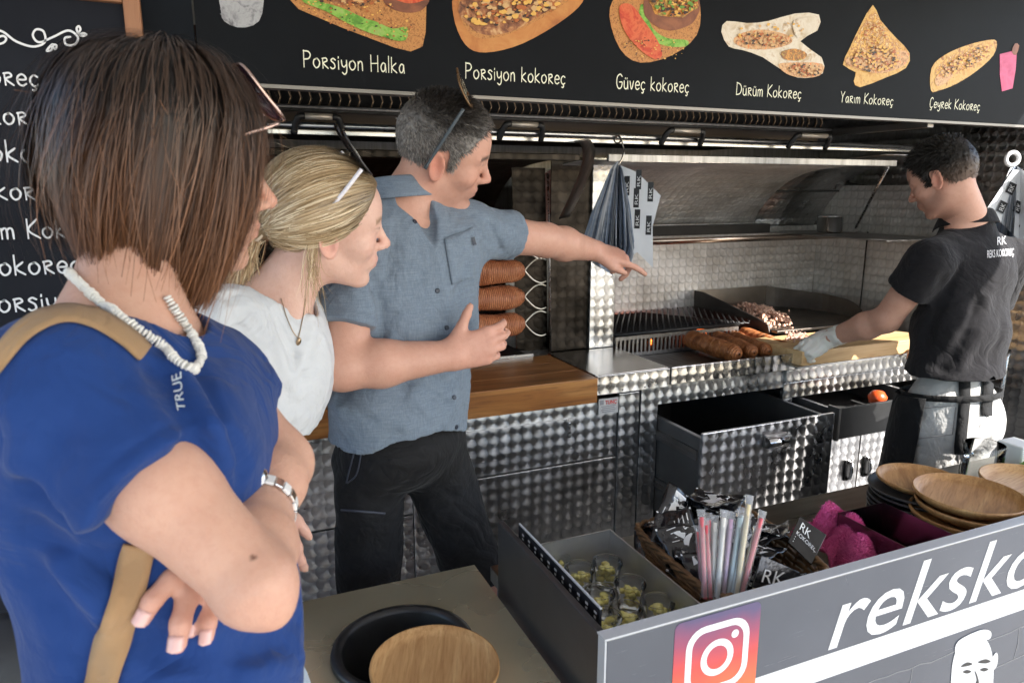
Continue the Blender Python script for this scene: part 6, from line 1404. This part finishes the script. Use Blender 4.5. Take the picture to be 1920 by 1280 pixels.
# ---------------------------------------------------------------- cook in black
def build_cook():
    root = empty('person', at(1780, 1300, 2.42)*np.array((1, 1, 0)), 'cook in a black polo shirt, apron and pale jeans chopping at the board', 'person')
    Hd = Head(at(1773, 339, 2.35), -1, 51, 26, 2, 1.0); neck = at(1813, 428, 2.42); hip = at(1782, 770, 2.43)
    Sr, Sl = at(1892, 487, 2.54), at(1742, 492, 2.32)     # Sl is the near (left) shoulder
    l, u, f = frame(Sr, Sl, neck, hip)
    f = f if f@rt < 0 else -f
    E, Wv = at(1662, 598, 2.47), at(1560, 632, 2.67); E2, W2 = at(1830, 640, 2.76), at(1775, 640, 2.88)
    TK = Field(); B = Field(); B.add(Hd.field, .01); B.add(lambda p: fcone(p, Hd.w(-.018, 0, -.03), neck-f*.01, .056, .062, f, 1.05), .03)
    B.cone(neck-u*.02, Sr, .055, .05, .04); B.cone(neck-u*.02, Sl, .055, .05, .04)
    for px, py, d, r in ((1815, 520, 2.43, (.105, .165, .13)), (1800, 640, 2.43, (.105, .15, .13)), (1785, 770, 2.43, (.12, .155, .13))): ell_frame(at(px, py, d), f, l, u, r, TK)
    B.cone(Sl, E, .054, .045, .03); B.cone(E, E+(Wv-E)*.35, .045, .047, .02); B.cone(E+(Wv-E)*.35, Wv, .047, .031, .02); B.cone(Wv, Wv+(Wv-E)*.25, .03, .026, .02)
    B.cone(Sr, E2, .052, .043, .03); B.cone(E2, W2, .042, .03, .02)
    hand(B, W2, -rt*.9-up*.2, -up, HZ, 1.)
    hl, hr = hip+l*.085-u*.05, hip-l*.085-u*.05; legs = []
    for h_ in (hl, hr):
        k_ = np.array((h_[0], h_[1], .50)); a_ = np.array((h_[0], h_[1], .09)); legs.append((h_, k_, a_)); B.cone(h_, k_, .08, .055, .04); B.cone(k_, a_, .055, .036, .03)
    sk = (.56, .335, .25)
    def col(P):
        C = Hd.colour(P, sk, (.40, .17, .15), .55, (.02, .015, .012), flush=.8); q = Hd.loc(P); far = (q*q).sum(1) > .15**2; C[far] = sk
        w = np.clip(1-rcone(P, Wv, E, 0, 0)/.06, 0, 1)[:, None]*.25; return C*(1-w)+np.array((.32, .17, .11))*w
    lo, hi = bounds([Sr, Sl, E, Wv, W2, hip, np.array((hip[0], hip[1], .1)), Hd.c+np.array((0, 0, .06)), W2-rt*.15], .13); lo[2] = .02
    blo, bhi, bh, bm_ = lo, hi, .0055, SK_C
    G = Field()
    for px, py, d, r in ((1815, 515, 2.43, (.125, .182, .14)), (1800, 620, 2.42, (.138, .178, .14)), (1786, 710, 2.42, (.140, .180, .12))): ell_frame(at(px, py, d), f, l, u, r, G, .07)
    G.cone(neck-u*.04, Sr+u*.006, .062, .062, .05); G.cone(neck-u*.04, Sl+u*.006, .062, .062, .05)
    C1 = Sl+(E-Sl)*.46; ax = (E-Sl)/np.linalg.norm(E-Sl); C2 = Sr+(E2-Sr)*.5; bx = (E2-Sr)/np.linalg.norm(E2-Sr)
    sleeve(G, Sl, C1, ax, .070, .074); sleeve(G, Sr, C2, bx, .068, .07)
    hz = at(1790, 712, 2.30)[2]; G.cut(lambda p: (hz+.02*((p-A3(hip))@A3(rt))-p[:, 2]).astype(f32), .004)
    G.off(wrinkle(.0018, 26, 31, (1, 1, .6))); G.off(wrinkle(.0009, 80, 32))
    G.off(crease(G, [([(1770, 520), (1760, 580), (1735, 640)], .018, 0.0130), ([(1850, 560), (1830, 640), (1800, 690)], .018, -0.0091), ([(1830, 560), (1800, 640), (1770, 690)], .014, 0.0065), ([(1880, 600), (1860, 680)], .016, 0.0078), ([(1800, 500), (1775, 545)], .012, 0.0065), ([(1725, 560), (1705, 640)], .015, -0.0065), ([(1720, 480), (1760, 470)], .012, 0.0039), ([(1690, 660), (1760, 690)], .014, 0.0065)]))
    G.add(lambda p: smax(rcone(p, neck-u*.05, neck+u*.06, .082, .074), ((p-A3(neck+u*.018))@A3(u)).astype(f32), .004), .03); GS = G.copy()
    G.sub(lambda p: fcone(p, neck-u*.06, neck+u*.14, .056, .068, f, 1.1), .006)
    M_PO = cloth('black_polo', (.0085, .008, .0095), (.012, .0115, .014), 1100, .95, .25, .06)
    lo, hi = bounds([Sr, Sl, C1, C2, neck, at(1690, 710, 2.35), at(1880, 710, 2.5), E], .12)
    polo = field_obj('polo_shirt', shell(G, .0135), lo, hi, .0055, M_PO, root)
    rows = []
    for i in range(33):
        a = R(-140+280*i/32); ring = -f*math.cos(a)+l*math.sin(a); c0 = neck+u*.010+f*.006; opn = (abs(i-16)/16)**4
        rows.append([c0+ring*.068, c0+ring*.068+u*(.045-.015*opn), c0+ring*.080+u*(.044-.02*opn), c0+ring*(.097)+u*(.004-.02*opn)])
    cr_ = np.array([catmull(r_, 4) for r_ in rows]); cr_[:, 7:] = pushout(GS, cr_[:, 7:], .005); MB().sheet(cr_.transpose(1, 0, 2)).build('collar', M_PO, polo, True, solid=.004)
    pm = mat('shirt_print_white', (.62, .62, .64), .7)
    decal_text('lettering', 'RK', G, [(1868, 460), (1886, 458), (1886, 442), (1868, 444)], pm, polo)
    decal_text('lettering', 'REKS KOKOREÇ', G, [(1850, 484), (1900, 479), (1900, 465), (1850, 469)], pm, polo)
    # glove
    Gv = Field(); wd = (Wv-E)/np.linalg.norm(Wv-E)
    hand(Gv, Wv+wd*.005, -rt*.75-up*.55+HZ*.35, -up*.6+HZ*.7, HZ*.6+up*.5, 1.06, ((.55, .9, .5), (.6, .95, .5), (.65, 1., .5), (.7, 1., .5)), .03, ((.5, .4), (.2, .3)), k=.006, plump=1.12)
    Gv.cone(Wv-wd*.035, Wv+wd*.03, .038, .033, .015); Gv.off(wrinkle(.0012, 140, 2)); lo, hi = bounds([Wv, Wv-rt*.13, Wv-up*.08], .09)
    field_obj('glove', Gv, lo, hi, .003, mat('latex_white', (.68, .66, .62), .45, Subsurface_Weight=.1), root)
    # jeans
    J = Field(); ell_frame(hip+u*.01, f, l, u, (.125, .160, .15), J)
    ell_frame(hip-f*.045+l*.07-u*.04, f, l, u, (.085, .085, .10), J, .04); ell_frame(hip-f*.045-l*.07-u*.04, f, l, u, (.085, .085, .10), J, .04)
    for h_, k_, a_ in legs: J.cone(h_, k_, .094, .07, .03); J.cone(k_, a_-np.array((0, 0, .04)), .07, .055, .03)
    J.off(wrinkle(.0022, 36, 41)); J.off(crease(J, [([(1700, 800), (1780, 830)], .010, .004), ([(1710, 830), (1790, 850)], .010, .004), ([(1730, 850), (1800, 862)], .008, .003), ([(1800, 740), (1795, 860)], .010, .005), ([(1860, 760), (1840, 830)], .008, .003)]))
    M_JE = cloth('pale_grey_denim', (.40, .395, .385), (.48, .475, .46), 800, .9, .3, .1); lo, hi = bounds([hl, hr, np.array((hip[0], hip[1], .04)), hip+u*.08], .19)
    je = field_obj('jeans', J, lo, hi, .006, M_JE, root)
    seam = mat('denim_seam', (.26, .255, .25), .9)
    for pts in ([(1720, 770), (1722, 822)], [(1722, 822), (1786, 814)], [(1786, 814), (1792, 764)], [(1722, 766), (1790, 760)], [(1800, 742), (1797, 868)], [(1832, 750), (1864, 738)], [(1836, 800), (1860, 770)]):
        P, N = trace(J, [(pts[0][0]+(pts[1][0]-pts[0][0])*t_, pts[0][1]+(pts[1][1]-pts[0][1])*t_) for t_ in np.linspace(0, 1, 9)]); MB().tube(list(P+N*.0005), .0018, 5).build('stitched_seam', seam, je, True)
    B = tuck(TK, B, lambda p: np.minimum(GS(p), J(p)), .02); body = field_obj('body', B, blo, bhi, bh, bm_, root, col)
    # apron: front sheet, waist band and hanging ties
    M_AP = cloth('black_apron', (.006, .006, .0065), (.009, .009, .010), 900, .85, .25, .05); rows = []
    ap = empty('apron_anchor', root.location) if False else None
    for i in range(15):
        z = i/14; row = []
        for j in range(25):
            a = R(-100+200*j/24); rr = .165+.03*z; p = hip+u*.065+f*(math.cos(a)*rr*.95+.0)+l*math.sin(a)*(rr+.02)+np.array((0, 0, -1))*(.62*z)+f*.03*z+(f*math.cos(a)+l*math.sin(a))*(.008*math.sin(j*1.3+z*3)*z); row.append(p)
        rows.append(row)
    apr = MB().sheet(rows).build('apron', M_AP, root, True, solid=.004)
    bd = [hip+u*(.075-.02*z)+(f*math.cos(a)*.140+l*math.sin(a)*.170) for z in (0, 1) for a in np.linspace(0, 2*math.pi, 41)]
    MB().sheet([bd[:41], bd[41:]]).build('waist_band', M_AP, apr, True, solid=.004)
    JJ = J
    for (x0, y0, x1, y1, w) in ((1806, 705, 1800, 848, 10), (1846, 700, 1848, 780, 9)):
        ys = np.linspace(0, 1, 12); L_ = []; R_ = []
        for t_ in ys: x = x0+(x1-x0)*t_+2*math.sin(t_*5); y = y0+(y1-y0)*t_; L_.append((x-w, y)); R_.append((x+w, y))
        PL, NL = trace(J, L_); PR, NR = trace(J, R_); MB().sheet([list(PL+NL*.008), list(PR+NR*.008)]).build('apron_tie', M_AP, apr, True, solid=.003)
    for h_, k_, a_ in legs:
        c_ = a_*np.array((1, 1, 0)); d_ = f*np.array((1, 1, 0)); S_ = Field().cone(c_+np.array((0, 0, .045))-d_*.04, c_+d_*.17+np.array((0, 0, .035)), .048, .04, .03); S_.cut(lambda p: (.001-p[:, 2]).astype(f32)); field_obj('shoe', S_, c_-np.array((.22, .22, .01)), c_+np.array((.22, .22, .12)), .008, mat('shoe_black', (.02, .02, .02), .5), root)
    def hc(q):
        q = np.asarray(q); fade = np.clip((.045-q[:, 2])/.07, 0, 1)[:, None]*np.clip((.02-q[:, 0])/.04, 0, 1)[:, None]; return np.array((.010, .008, .0065))*(1-fade)+np.array((.13, .085, .062))*fade
    short_hair(Hd, body, 11000, .016, hc, 'cook', .010, 9, fwd=.65, width=.0013, top=1.9, rnd_=.16)
    return B, G, Hd
COOK = build_cook()
# ---------------------------------------------------------------- woman in the blue T shirt
def build_blue():
    root = empty('person', np.array((-.10, .78, 0)), 'brown haired woman in a royal blue T shirt with folded arms', 'person')
    Hd = Head(at(314, 338, .80), 1, 36, 6, 4, .97, 1.); neck = at(232, 612, .765); hip = at(350, 1420, .80)
    Sr, Sl = at(128, 735, .655), at(392, 712, .88); l, u, f = frame(Sr, Sl, neck, hip)
    Er, Wr = at(480, 1098, .635), at(462, 940, .80); El, Wl = at(518, 870, .86), at(486, 970, .735); Kl = at(395, 1055, .70)
    TK = Field(); B = Field(); B.add(Hd.field, .01); B.add(lambda p: fcone(p, Hd.w(-.024, 0, -.035), neck, .048, .056, f, 1.05), .03)
    B.cone(neck-u*.015, Sr+u*.004, .05, .043, .045); B.cone(neck-u*.015, Sl+u*.004, .05, .043, .045)
    for px, py, d, r in ((268, 770, .775, (.095, .15, .11)), (280, 900, .775, (.10, .14, .13)), (320, 1130, .775, (.10, .135, .13)), (350, 1420, .80, (.12, .16, .14))): ell_frame(at(px, py, d), f, l, u, r, TK)
    B.cone(Sr, Sr+(Er-Sr)*.5, .046, .0455, .03); B.cone(Sr+(Er-Sr)*.5, Er, .0455, .0335, .02); B.cone(Er-up*.004, Er+rt*.015-up*.021, .031, .0165, .014); B.cone(Er, Er+(Wr-Er)*.4, .036, .039, .010); B.cone(Er+(Wr-Er)*.4, Wr, .042, .028, .02)
    B.cone(Sl, El, .045, .040, .03); B.cone(El, El+(Wl-El)*.4, .040, .037, .02); B.cone(El+(Wl-El)*.4, Wl, .037, .0275, .02)
    hand(B, Wr, -rt*.25+up*.5+HZ*.8, rt*.8-HZ*.2, up, .82, ((.2, .3, .2),), .02, ((.75, -.1), (.6, -.1)))
    # far hand: palm tucked under the near arm, four fingers emerging below it
    B.cone(Wl, Kl, .024, .026, .02); B.add(lambda p: fcone(p, Wl+(Kl-Wl)*.4, Kl, .032, .036, HZ, .6), .015)
    fing = (((372, 1042, .685), (322, 1084, .655), (286, 1125, .640), (268, 1158, .636)), ((384, 1070, .690), (352, 1116, .662), (338, 1168, .645), (333, 1208, .640)),
            ((402, 1085, .70), (378, 1120, .680), (364, 1155, .672), (358, 1180, .668)), ((420, 1092, .70), (398, 1130, .680), (391, 1165, .668), (388, 1195, .664)))
    FT = []
    for i, ch in enumerate(fing):
        pts = [at(*q) for q in ch]; r0 = (.0098, .0102, .0096, .0084)[i]; FT.append((pts[-1], pts[-1]-pts[-2]))
        for j in range(3): B.add((lambda a, b, ra, rb: lambda p: rcone(p, a, b, ra, rb))(pts[j], pts[j+1], r0*(1.08-.08*j), r0*(1.0-.10*j)), .004 if j else .01)
    for h_ in (hip+l*.075, hip-l*.075):
        k_ = np.array((h_[0], h_[1]+.0, .46)); a_ = np.array((h_[0]-.0, h_[1]+.0, .08)); B.cone(h_, k_, .088, .056, .04); B.cone(k_, a_, .056, .036, .03)
    sk = (.61, .375, .275)
    nails = [A3(p+d_/np.linalg.norm(d_)*-.001-HZ*.006) for p, d_ in FT]
    def col(P):
        C = Hd.colour(P, sk, (.55, .22, .2), 0., (.06, .035, .02), flush=.9); q = Hd.loc(P); far = (q*q).sum(1) > .15**2; C[far] = sk
        fw_ = np.minimum.reduce([np.linalg.norm(P-A3(p), axis=1) for p, _ in FT]); w = np.clip(1-fw_/.06, 0, 1)[:, None]*.55; C = C*(1-w)+np.array((.62, .32, .26))*w
        nl = np.minimum.reduce([np.linalg.norm(P-n_, axis=1) for n_ in nails]); w = np.clip((.0085-nl)/.002, 0, 1)[:, None]*.8; C = C*(1-w)+np.array((.70, .40, .38))*w
        el = np.clip(1-np.linalg.norm(P-A3(Er-up*.02+rt*.02), axis=1)/.07, 0, 1)[:, None]*.35; C = C*(1-el)+np.array((.64, .36, .28))*el
        ml, _ = trace(B, [(474, 1043)], .35); w = np.clip((.0026-np.linalg.norm(P-A3(ml[0]), axis=1))/.0015, 0, 1)[:, None]; C = C*(1-w)+np.array((.12, .05, .03))*w
        return C
    lo, hi = bounds([Sr, Sl, Er, El, Wr, Wl, hip, np.array((hip[0], hip[1], .1)), Hd.c+np.array((0, 0, .05)), at(268, 1160, .63)], .12); lo[2] = .0
    blo, bhi, bh, bm_ = lo, hi, .0042, SK_B
    # T shirt
    G = Field()
    for px, py, d, r in ((262, 770, .775, (.112, .162, .115)), (272, 900, .775, (.120, .155, .13)), (322, 1110, .775, (.124, .140, .14)), (340, 1330, .785, (.126, .138, .15))): ell_frame(at(px, py, d), f, l, u, r, G, .07)
    ell_frame(at(350, 850, .70), f, l, u, (.06, .07, .07), G, .05)
    G.cone(neck-u*.05, Sr+u*.012, .055, .056, .05); G.cone(neck-u*.05, Sl+u*.012, .055, .052, .05)
    ax = (Er-Sr)/np.linalg.norm(Er-Sr); C1 = Sr+ax*.118; dn = -up*.9-rt*.3
    cutn = ax*.97-up*.02; cutn = cutn/np.linalg.norm(cutn)
    G.add(lambda p: smax(smin(rcone(p, Sr, C1+ax*.06, .061, .074), rcone(p, Sr+dn*.01, C1+ax*.06+dn*.022, .06, .068), .02), ((p-A3(C1))@A3(cutn)).astype(f32), .002)+f32(.002)*np.exp(-((((p-A3(C1))@A3(cutn)).astype(f32)+f32(.018))/f32(.003))**2), .03)
    bx = (El-Sl)/np.linalg.norm(El-Sl); sleeve(G, Sl, Sl+bx*.055, bx, .056, .058)
    G.cut(lambda p: (at(350, 1440, .78)[2]-p[:, 2]).astype(f32)); G.off(wrinkle(.0034, 26, 51, (1, 1, .45))); G.off(wrinkle(.0007, 90, 52))
    G.off(crease(G, [([(60, 920), (120, 975), (190, 1000)], .012, 0.0190), ([(40, 870), (110, 940), (170, 975)], .014, -0.0119), ([(70, 1000), (140, 1050), (210, 1060)], .016, 0.0166), ([(110, 820), (80, 900)], .018, 0.0095), ([(195, 650), (250, 760), (280, 850)], .005, 0.0023), ([(300, 700), (350, 770), (372, 830)], .014, 0.0143),
                       ([(330, 690), (395, 790), (430, 860)], .013, -0.0119), ([(360, 680), (420, 790), (455, 880)], .011, 0.0119), ([(350, 840), (385, 868)], .008, 0.0095), ([(300, 1215), (420, 1235), (540, 1200)], .016, 0.0143), ([(320, 1255), (440, 1262), (560, 1235)], .014, -0.0095), ([(250, 1190), (330, 1240), (430, 1275)], .014, 0.0119),
                       ([(60, 1080), (140, 1180), (170, 1270)], .02, 0.0143), ([(110, 1060), (190, 1150)], .015, -0.0119), ([(420, 1200), (500, 1190), (560, 1160)], .010, 0.0095), ([(20, 760), (90, 860)], .02, -0.0095), ([(230, 900), (300, 880), (370, 868)], .004, 0.0017)]))
    GS = G.copy()
    G.sub(lambda p: fcone(p, neck-u*.08+f*.006, neck+u*.10+f*.015, .070, .084, f, 1.25), .006)
    M_BT = cloth('royal_blue_jersey', (.0065, .033, .150), (.010, .042, .18), 1100, .82, .15, .08)
    lo, hi = bounds([Sr, Sl, C1, neck, hip, at(20, 1000, .7), at(590, 1200, .85), at(90, 1100, .75)], .11); lo[2] = at(350, 1440, .78)[2]-.02
    sh = field_obj('t_shirt', shell(G, .013), lo, hi, .0036, M_BT, root)
    decal_text('lettering', 'TRUE', G, [(349, 772), (338, 690), (328, 712), (336, 778)][:1]+[(340, 698), (322, 706), (330, 772)], mat('shirt_lettering', (.62, .68, .72), .7), sh, bold=.0)
    J = Field(); ell_frame(hip, f, l, u, (.125, .162, .15), J)
    for h_ in (hip+l*.075, hip-l*.075): k_ = np.array((h_[0], h_[1], .46)); a_ = np.array((h_[0], h_[1], .05)); J.cone(h_, k_, .10, .07, .04); J.cone(k_, a_, .07, .055, .03)
    lo, hi = bounds([hip, np.array((hip[0], hip[1], .04))], .22); field_obj('jeans', J, lo, hi, .010, cloth('pale_blue_denim', (.3, .38, .48), (.36, .44, .54), 900, .9, .4), root)
    for h_ in (hip+l*.075, hip-l*.075):
        a_ = np.array((h_[0], h_[1], 0)); d_ = f*np.array((1, 1, 0)); S_ = Field().cone(a_+np.array((0, 0, .04))-d_*.04, a_+d_*.15+np.array((0, 0, .03)), .042, .034, .03); S_.cut(lambda p: (.001-.018-p[:, 2]).astype(f32)); field_obj('shoe', S_, a_-.2, a_+np.array((.2, .2, .12)), .008, mat('shoe_white', (.6, .6, .58), .6), root)
    B = tuck(TK, B, lambda p: np.minimum(GS(p), J(p)), .020); body = field_obj('body', B, blo, bhi, bh, bm_, root, col)
    nm_ = mat('finger_nail', (.72, .45, .41), .22)
    for i, (p, d_) in enumerate(FT):
        d_ = d_/np.linalg.norm(d_); n_ = -fw-d_*(-fw@d_); n_ /= np.linalg.norm(n_); s_ = np.cross(d_, n_); r0 = (.0078, .0082, .0076, .0066)[i]; c_ = p-d_*.001; rows = []
        for a in np.linspace(-.95, .95, 7): rows.append([c_+d_*x*(1-.25*abs(a) if x > 0 else 1)+(n_*math.cos(a)+s_*math.sin(a))*(r0+.0006) for x in (-.007, -.003, .001, .005, .0075)])
        MB().sheet(rows).build('finger_nail', nm_, body, True, solid=.0007)
    # bob haircut
    r = np.random.RandomState(77); m = hairmat('brown_hair', .40, .4); K = 18
    def rad(phi): return np.interp(np.abs(phi), [0, .7, 1.2, 1.9, 2.5, math.pi], [.092, .092, .091, .090, .088, .087])
    def zend(phi): return np.interp(np.abs(phi), [0, .8, 1.3, 2.0, 2.6, math.pi], [-.136, -.130, -.114, -.090, -.074, -.071])
    def paths(n, inset, rag, seed):
        r = np.random.RandomState(seed); phi = r.uniform(-math.pi, math.pi, n); phi = np.where(np.abs(phi) < .95, np.sign(phi+1e-9)*(.84+.4*r.rand(n)), phi); wisp = r.rand(n) < .025; phi = np.where(wisp, .45+.5*r.rand(n), phi); t = np.linspace(0, 1, K)[None]
        th0 = np.abs(r.randn(n))*.38+.05; th0 = np.minimum(th0, 1.15); part = -.25; fl = r.rand(n)
        a = np.minimum(t/.50, 1); th = th0[:, None]+(1.42-th0[:, None])*a; ph = phi[:, None]*np.ones_like(t); ph = ph+(r.randn(n)*.06)[:, None]*np.sin(t*3)
        D = np.stack([np.sin(th)*np.cos(ph), np.sin(th)*np.sin(ph), np.cos(th)], -1); off = (.022-.012*np.clip(1-t*4, 0, 1)+.006*fl[:, None]-inset)[..., None]; P = Hd.cran(D, off)
        b = np.clip((t-.50)/.50, 0, 1); P0 = P[:, int(.5*(K-1))][:, None]; ze = (zend(phi)+r.randn(n)*.010*rag+.03*np.abs(r.randn(n))*rag*(r.rand(n) < .35))[:, None]; Rr = (rad(phi)-inset+.007*fl+r.randn(n)*.004)[:, None]
        end = np.stack([np.cos(ph)*Rr*1.0-.022, np.sin(ph)*Rr*.80, ze*np.ones_like(t)], -1); bb = b[..., None]; curve = .010*np.sin(bb*math.pi); dirr = np.stack([np.cos(ph), np.sin(ph)*.85, 0*ph], -1)
        hang = P0*(1-bb)+end*bb+dirr*curve*(1+.3*r.randn(n, 1, 1))-dirr*(bb**4)*.016
        P = np.where(t[..., None] < .5, P, hang); P = P+.0024*np.sin(t[..., None]*(5+6*r.rand(n, 1, 1))+r.rand(n, 1, 1)*6.28)*r.randn(n, 1, 3)*.7
        P = P+.010*(b**1.2)[..., None]*np.stack([np.sin(phi*7+1), np.sin(phi*11+2), .6*np.sin(phi*9)], -1)[:, None]+.006*np.sin(phi*5+3)[:, None, None]*np.sin(t*math.pi)[..., None]*dirr; clump = np.round(phi*11)/11; P[..., :2] += (np.stack([-np.sin(clump)*(clump-phi), np.cos(clump)*(clump-phi)], -1)*.085)[:, None]*(b**1.5)[..., None]; return P, phi
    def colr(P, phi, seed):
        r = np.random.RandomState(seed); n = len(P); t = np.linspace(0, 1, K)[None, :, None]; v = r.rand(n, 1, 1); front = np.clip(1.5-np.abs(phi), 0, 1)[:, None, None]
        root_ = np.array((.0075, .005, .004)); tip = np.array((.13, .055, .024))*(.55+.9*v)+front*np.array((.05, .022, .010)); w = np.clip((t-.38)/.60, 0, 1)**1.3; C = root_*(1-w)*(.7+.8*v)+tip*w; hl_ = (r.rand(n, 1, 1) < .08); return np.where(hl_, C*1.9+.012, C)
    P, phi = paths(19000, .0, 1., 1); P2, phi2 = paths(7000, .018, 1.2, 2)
    capf = lambda p: (lambda q: (smax(smin(ellp(q, (-.008, 0, .046), (.108, .088, .100)), smax(fcone(q, (-.022, 0, .01), (-.026, 0, -.044), .080, .074, (1, 0, 0), 1.1), (q[:, 0]-.025+.25*np.clip(-q[:, 2], 0, .2)).astype(f32), .02), .03), (np.interp(q[:, 0], [.01, .035, .07, .1], [-.2, .03, .085, .105])-q[:, 2]).astype(f32)*.7, .01)*f32(Hd.s)))(Hd.loc(p))
    hair = field_obj('hair', capf, Hd.c-.2, Hd.c+.2, .005, m, body, lambda V: np.tile((.010, .0065, .005), (len(V), 1)))
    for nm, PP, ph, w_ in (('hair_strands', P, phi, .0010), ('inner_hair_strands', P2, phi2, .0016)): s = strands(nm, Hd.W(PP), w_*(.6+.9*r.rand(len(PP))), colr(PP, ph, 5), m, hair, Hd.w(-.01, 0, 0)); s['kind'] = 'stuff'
    P3, ph3 = paths(520, -.010, 1.8, 9); P3 = P3+np.cumsum(np.cumsum(r.randn(520, K, 3), 1), 1)*.00045; s = strands('flyaway_hair', Hd.W(P3), .0008, colr(P3, ph3, 6)*1.4+np.array((.035, .018, .010)), m, hair, Hd.w(-.01, 0, 0)); s['kind'] = 'stuff'
    sunglasses(Hd, (522, 232), (456, 253), (446, 135), mat('rose_gold', (.6, .42, .36), .22, 1.), mat('plum_lens', (.10, .02, .05), .06, 0., .8), 'plum tinted sunglasses with a rose gold frame on the brown haired woman', yl=.092, wl=.004, lens_w=.062, lift=.016, under=.15)
    # shell bead necklace
    nk_ = empty('shell_necklace', neck, 'short white shell bead necklace around the neck of the woman in blue', 'necklace'); both = lambda p: np.minimum(B(p), G(p))
    pts = catmull([(122, 495), (150, 530), (200, 580), (255, 622), (300, 652), (335, 683), (358, 694), (373, 684), (372, 660), (352, 625), (325, 585), (310, 560)], 9); P, N = trace(both, pts, .4)
    d_ = np.r_[0, np.cumsum(np.linalg.norm(np.diff(P, axis=0), axis=1))]; shell_m = mat('shell_white', (.74, .72, .68), .35); nb = int(d_[-1]/.0036); bead_ = MB().lathe([(.0008, -.0014), (.0042, -.0012), (.0048, 0), (.0042, .0012), (.0008, .0014)], n=9).mesh('shell_bead', shell_m)
    for s_ in np.linspace(0, d_[-1], nb):
        p = np.array([np.interp(s_, d_, P[:, a]) for a in range(3)]); n_ = np.array([np.interp(s_, d_, N[:, a]) for a in range(3)]); t_ = np.array([np.interp(min(s_+.003, d_[-1]), d_, P[:, a])-np.interp(max(s_-.003, 0), d_, P[:, a]) for a in range(3)])
        o = bpy.data.objects.new('shell_bead', bead_); COL.objects.link(o); o.location = tuple(p+n_*.0035); q_ = Vector(t_).to_track_quat('Z', 'Y').to_euler(); q_.x += r.randn()*.12; q_.y += r.randn()*.12; o.rotation_euler = q_; k_ = .85+.35*r.rand(); o.scale = (k_, k_, 1); link(o, nk_)
    # wristwatch
    wt_ = empty('wristwatch', Wl, 'silver and white wristwatch on the folded arm of the woman in blue', 'watch'); wa = (Wl-El)/np.linalg.norm(Wl-El); c = El+(Wl-El)*.86; e2 = np.cross(wa, up); e2 /= np.linalg.norm(e2); e1 = np.cross(e2, wa); chrome = MATS['chrome']; ce = mat('watch_white', (.78, .78, .78), .25)
    for i in range(22):
        a = 2*math.pi*i/22; rr = .0345; p = c+rr*(e1*math.cos(a)+e2*math.sin(a)); tt = -e1*math.sin(a)+e2*math.cos(a); nn = e1*math.cos(a)+e2*math.sin(a); MB().obox(p, (tt, wa, nn), (.0045, .0085, .0018)).build('band_link', ce if i % 2 else chrome, wt_, bevel=.0008)
    P, N = trace(B, [(490, 930)], .4); ctr = c+e1*.035 if (c+e1*.035-CAM)@fw < (c-e1*.035-CAM)@fw or True else c
    nn = up*.7-HZ*.75-rt*.1; nn = nn-wa*(nn@wa); nn /= np.linalg.norm(nn); ctr = c+nn*.035; b1_ = np.cross(nn, wa); b1_ /= np.linalg.norm(b1_); ring = lambda rr, h: [ctr+nn*h+rr*(b1_*math.cos(x)+wa*math.sin(x)) for x in np.linspace(0, 2*math.pi, 28, False)]
    def stack(prs, name, mm): mb = MB(); mb.sheet([ring(*q)+[ring(*q)[0]] for q in prs]); return mb.build(name, mm, wt_, True)
    stack([(.0185, -.004), (.0195, .002), (.0185, .006), (.0155, .0075), (.0150, .0055)], 'watch_case', chrome); MB().poly(ring(.0150, .0056)).build('watch_dial', mat('dial_white', (.7, .7, .7), .2), wt_)
    for ang, L_ in ((.6, .008), (2.2, .011)): dd = b1_*math.cos(ang)+wa*math.sin(ang); MB().obox(ctr+nn*.0062+dd*L_*.5, (dd, np.cross(nn, dd), nn), (L_*.5, .0006, .0003)).build('watch_hand', M_STEN, wt_)
    # shoulder bag: tan webbing strap and black bag behind the hip
    bg = empty('shoulder_bag', at(60, 1300, .9), 'black shoulder bag on a wide tan webbing strap over the blue T shirt', 'bag'); M_STR = cloth('tan_webbing', (.34, .20, .10), (.40, .25, .13), 1500, .8, .5, .1)
    allb = lambda p: np.minimum(both(p), 9)
    def strap(cl, wdt, lift):
        L_ = []; R_ = []; c = [np.array(q, float) for q in catmull(cl, 8)]
        for i in range(len(c)):
            t_ = c[min(i+1, len(c)-1)]-c[max(i-1, 0)]; t_ /= np.linalg.norm(t_); n_ = np.array((-t_[1], t_[0])); L_.append(c[i]-n_*wdt/2); R_.append(c[i]+n_*wdt/2)
        cols_ = []
        for k_ in np.linspace(0, 1, 5):
            P, N = trace(G if wdt > 50 else both, [a*(1-k_)+b*k_ for a, b in zip(L_, R_)], .35, 1.2); cols_.append(P+N*lift)
        MB().sheet(cols_).build('strap', M_STR, bg, True, solid=.0025)
    strap([(-40, 730), (-10, 690), (40, 630), (90, 598), (135, 590), (185, 604), (235, 635), (268, 665)], 34, .003)
    strap([(262, 1020), (248, 1080), (228, 1150), (205, 1230), (185, 1310)], 62, .004)
    Bg = Field(); cbag = at(30, 1320, .95); Bg.ell(cbag, (.16, .07, .13), None, .02); Bg.off(wrinkle(.004, 30, 3)); field_obj('bag_body', Bg, cbag-.2, cbag+.2, .008, noisy('black_leather', (.012, .011, .012), (.03, .028, .028), 14, .5, bump=.3), bg)
    return B, G, Hd
BLUE = build_blue()
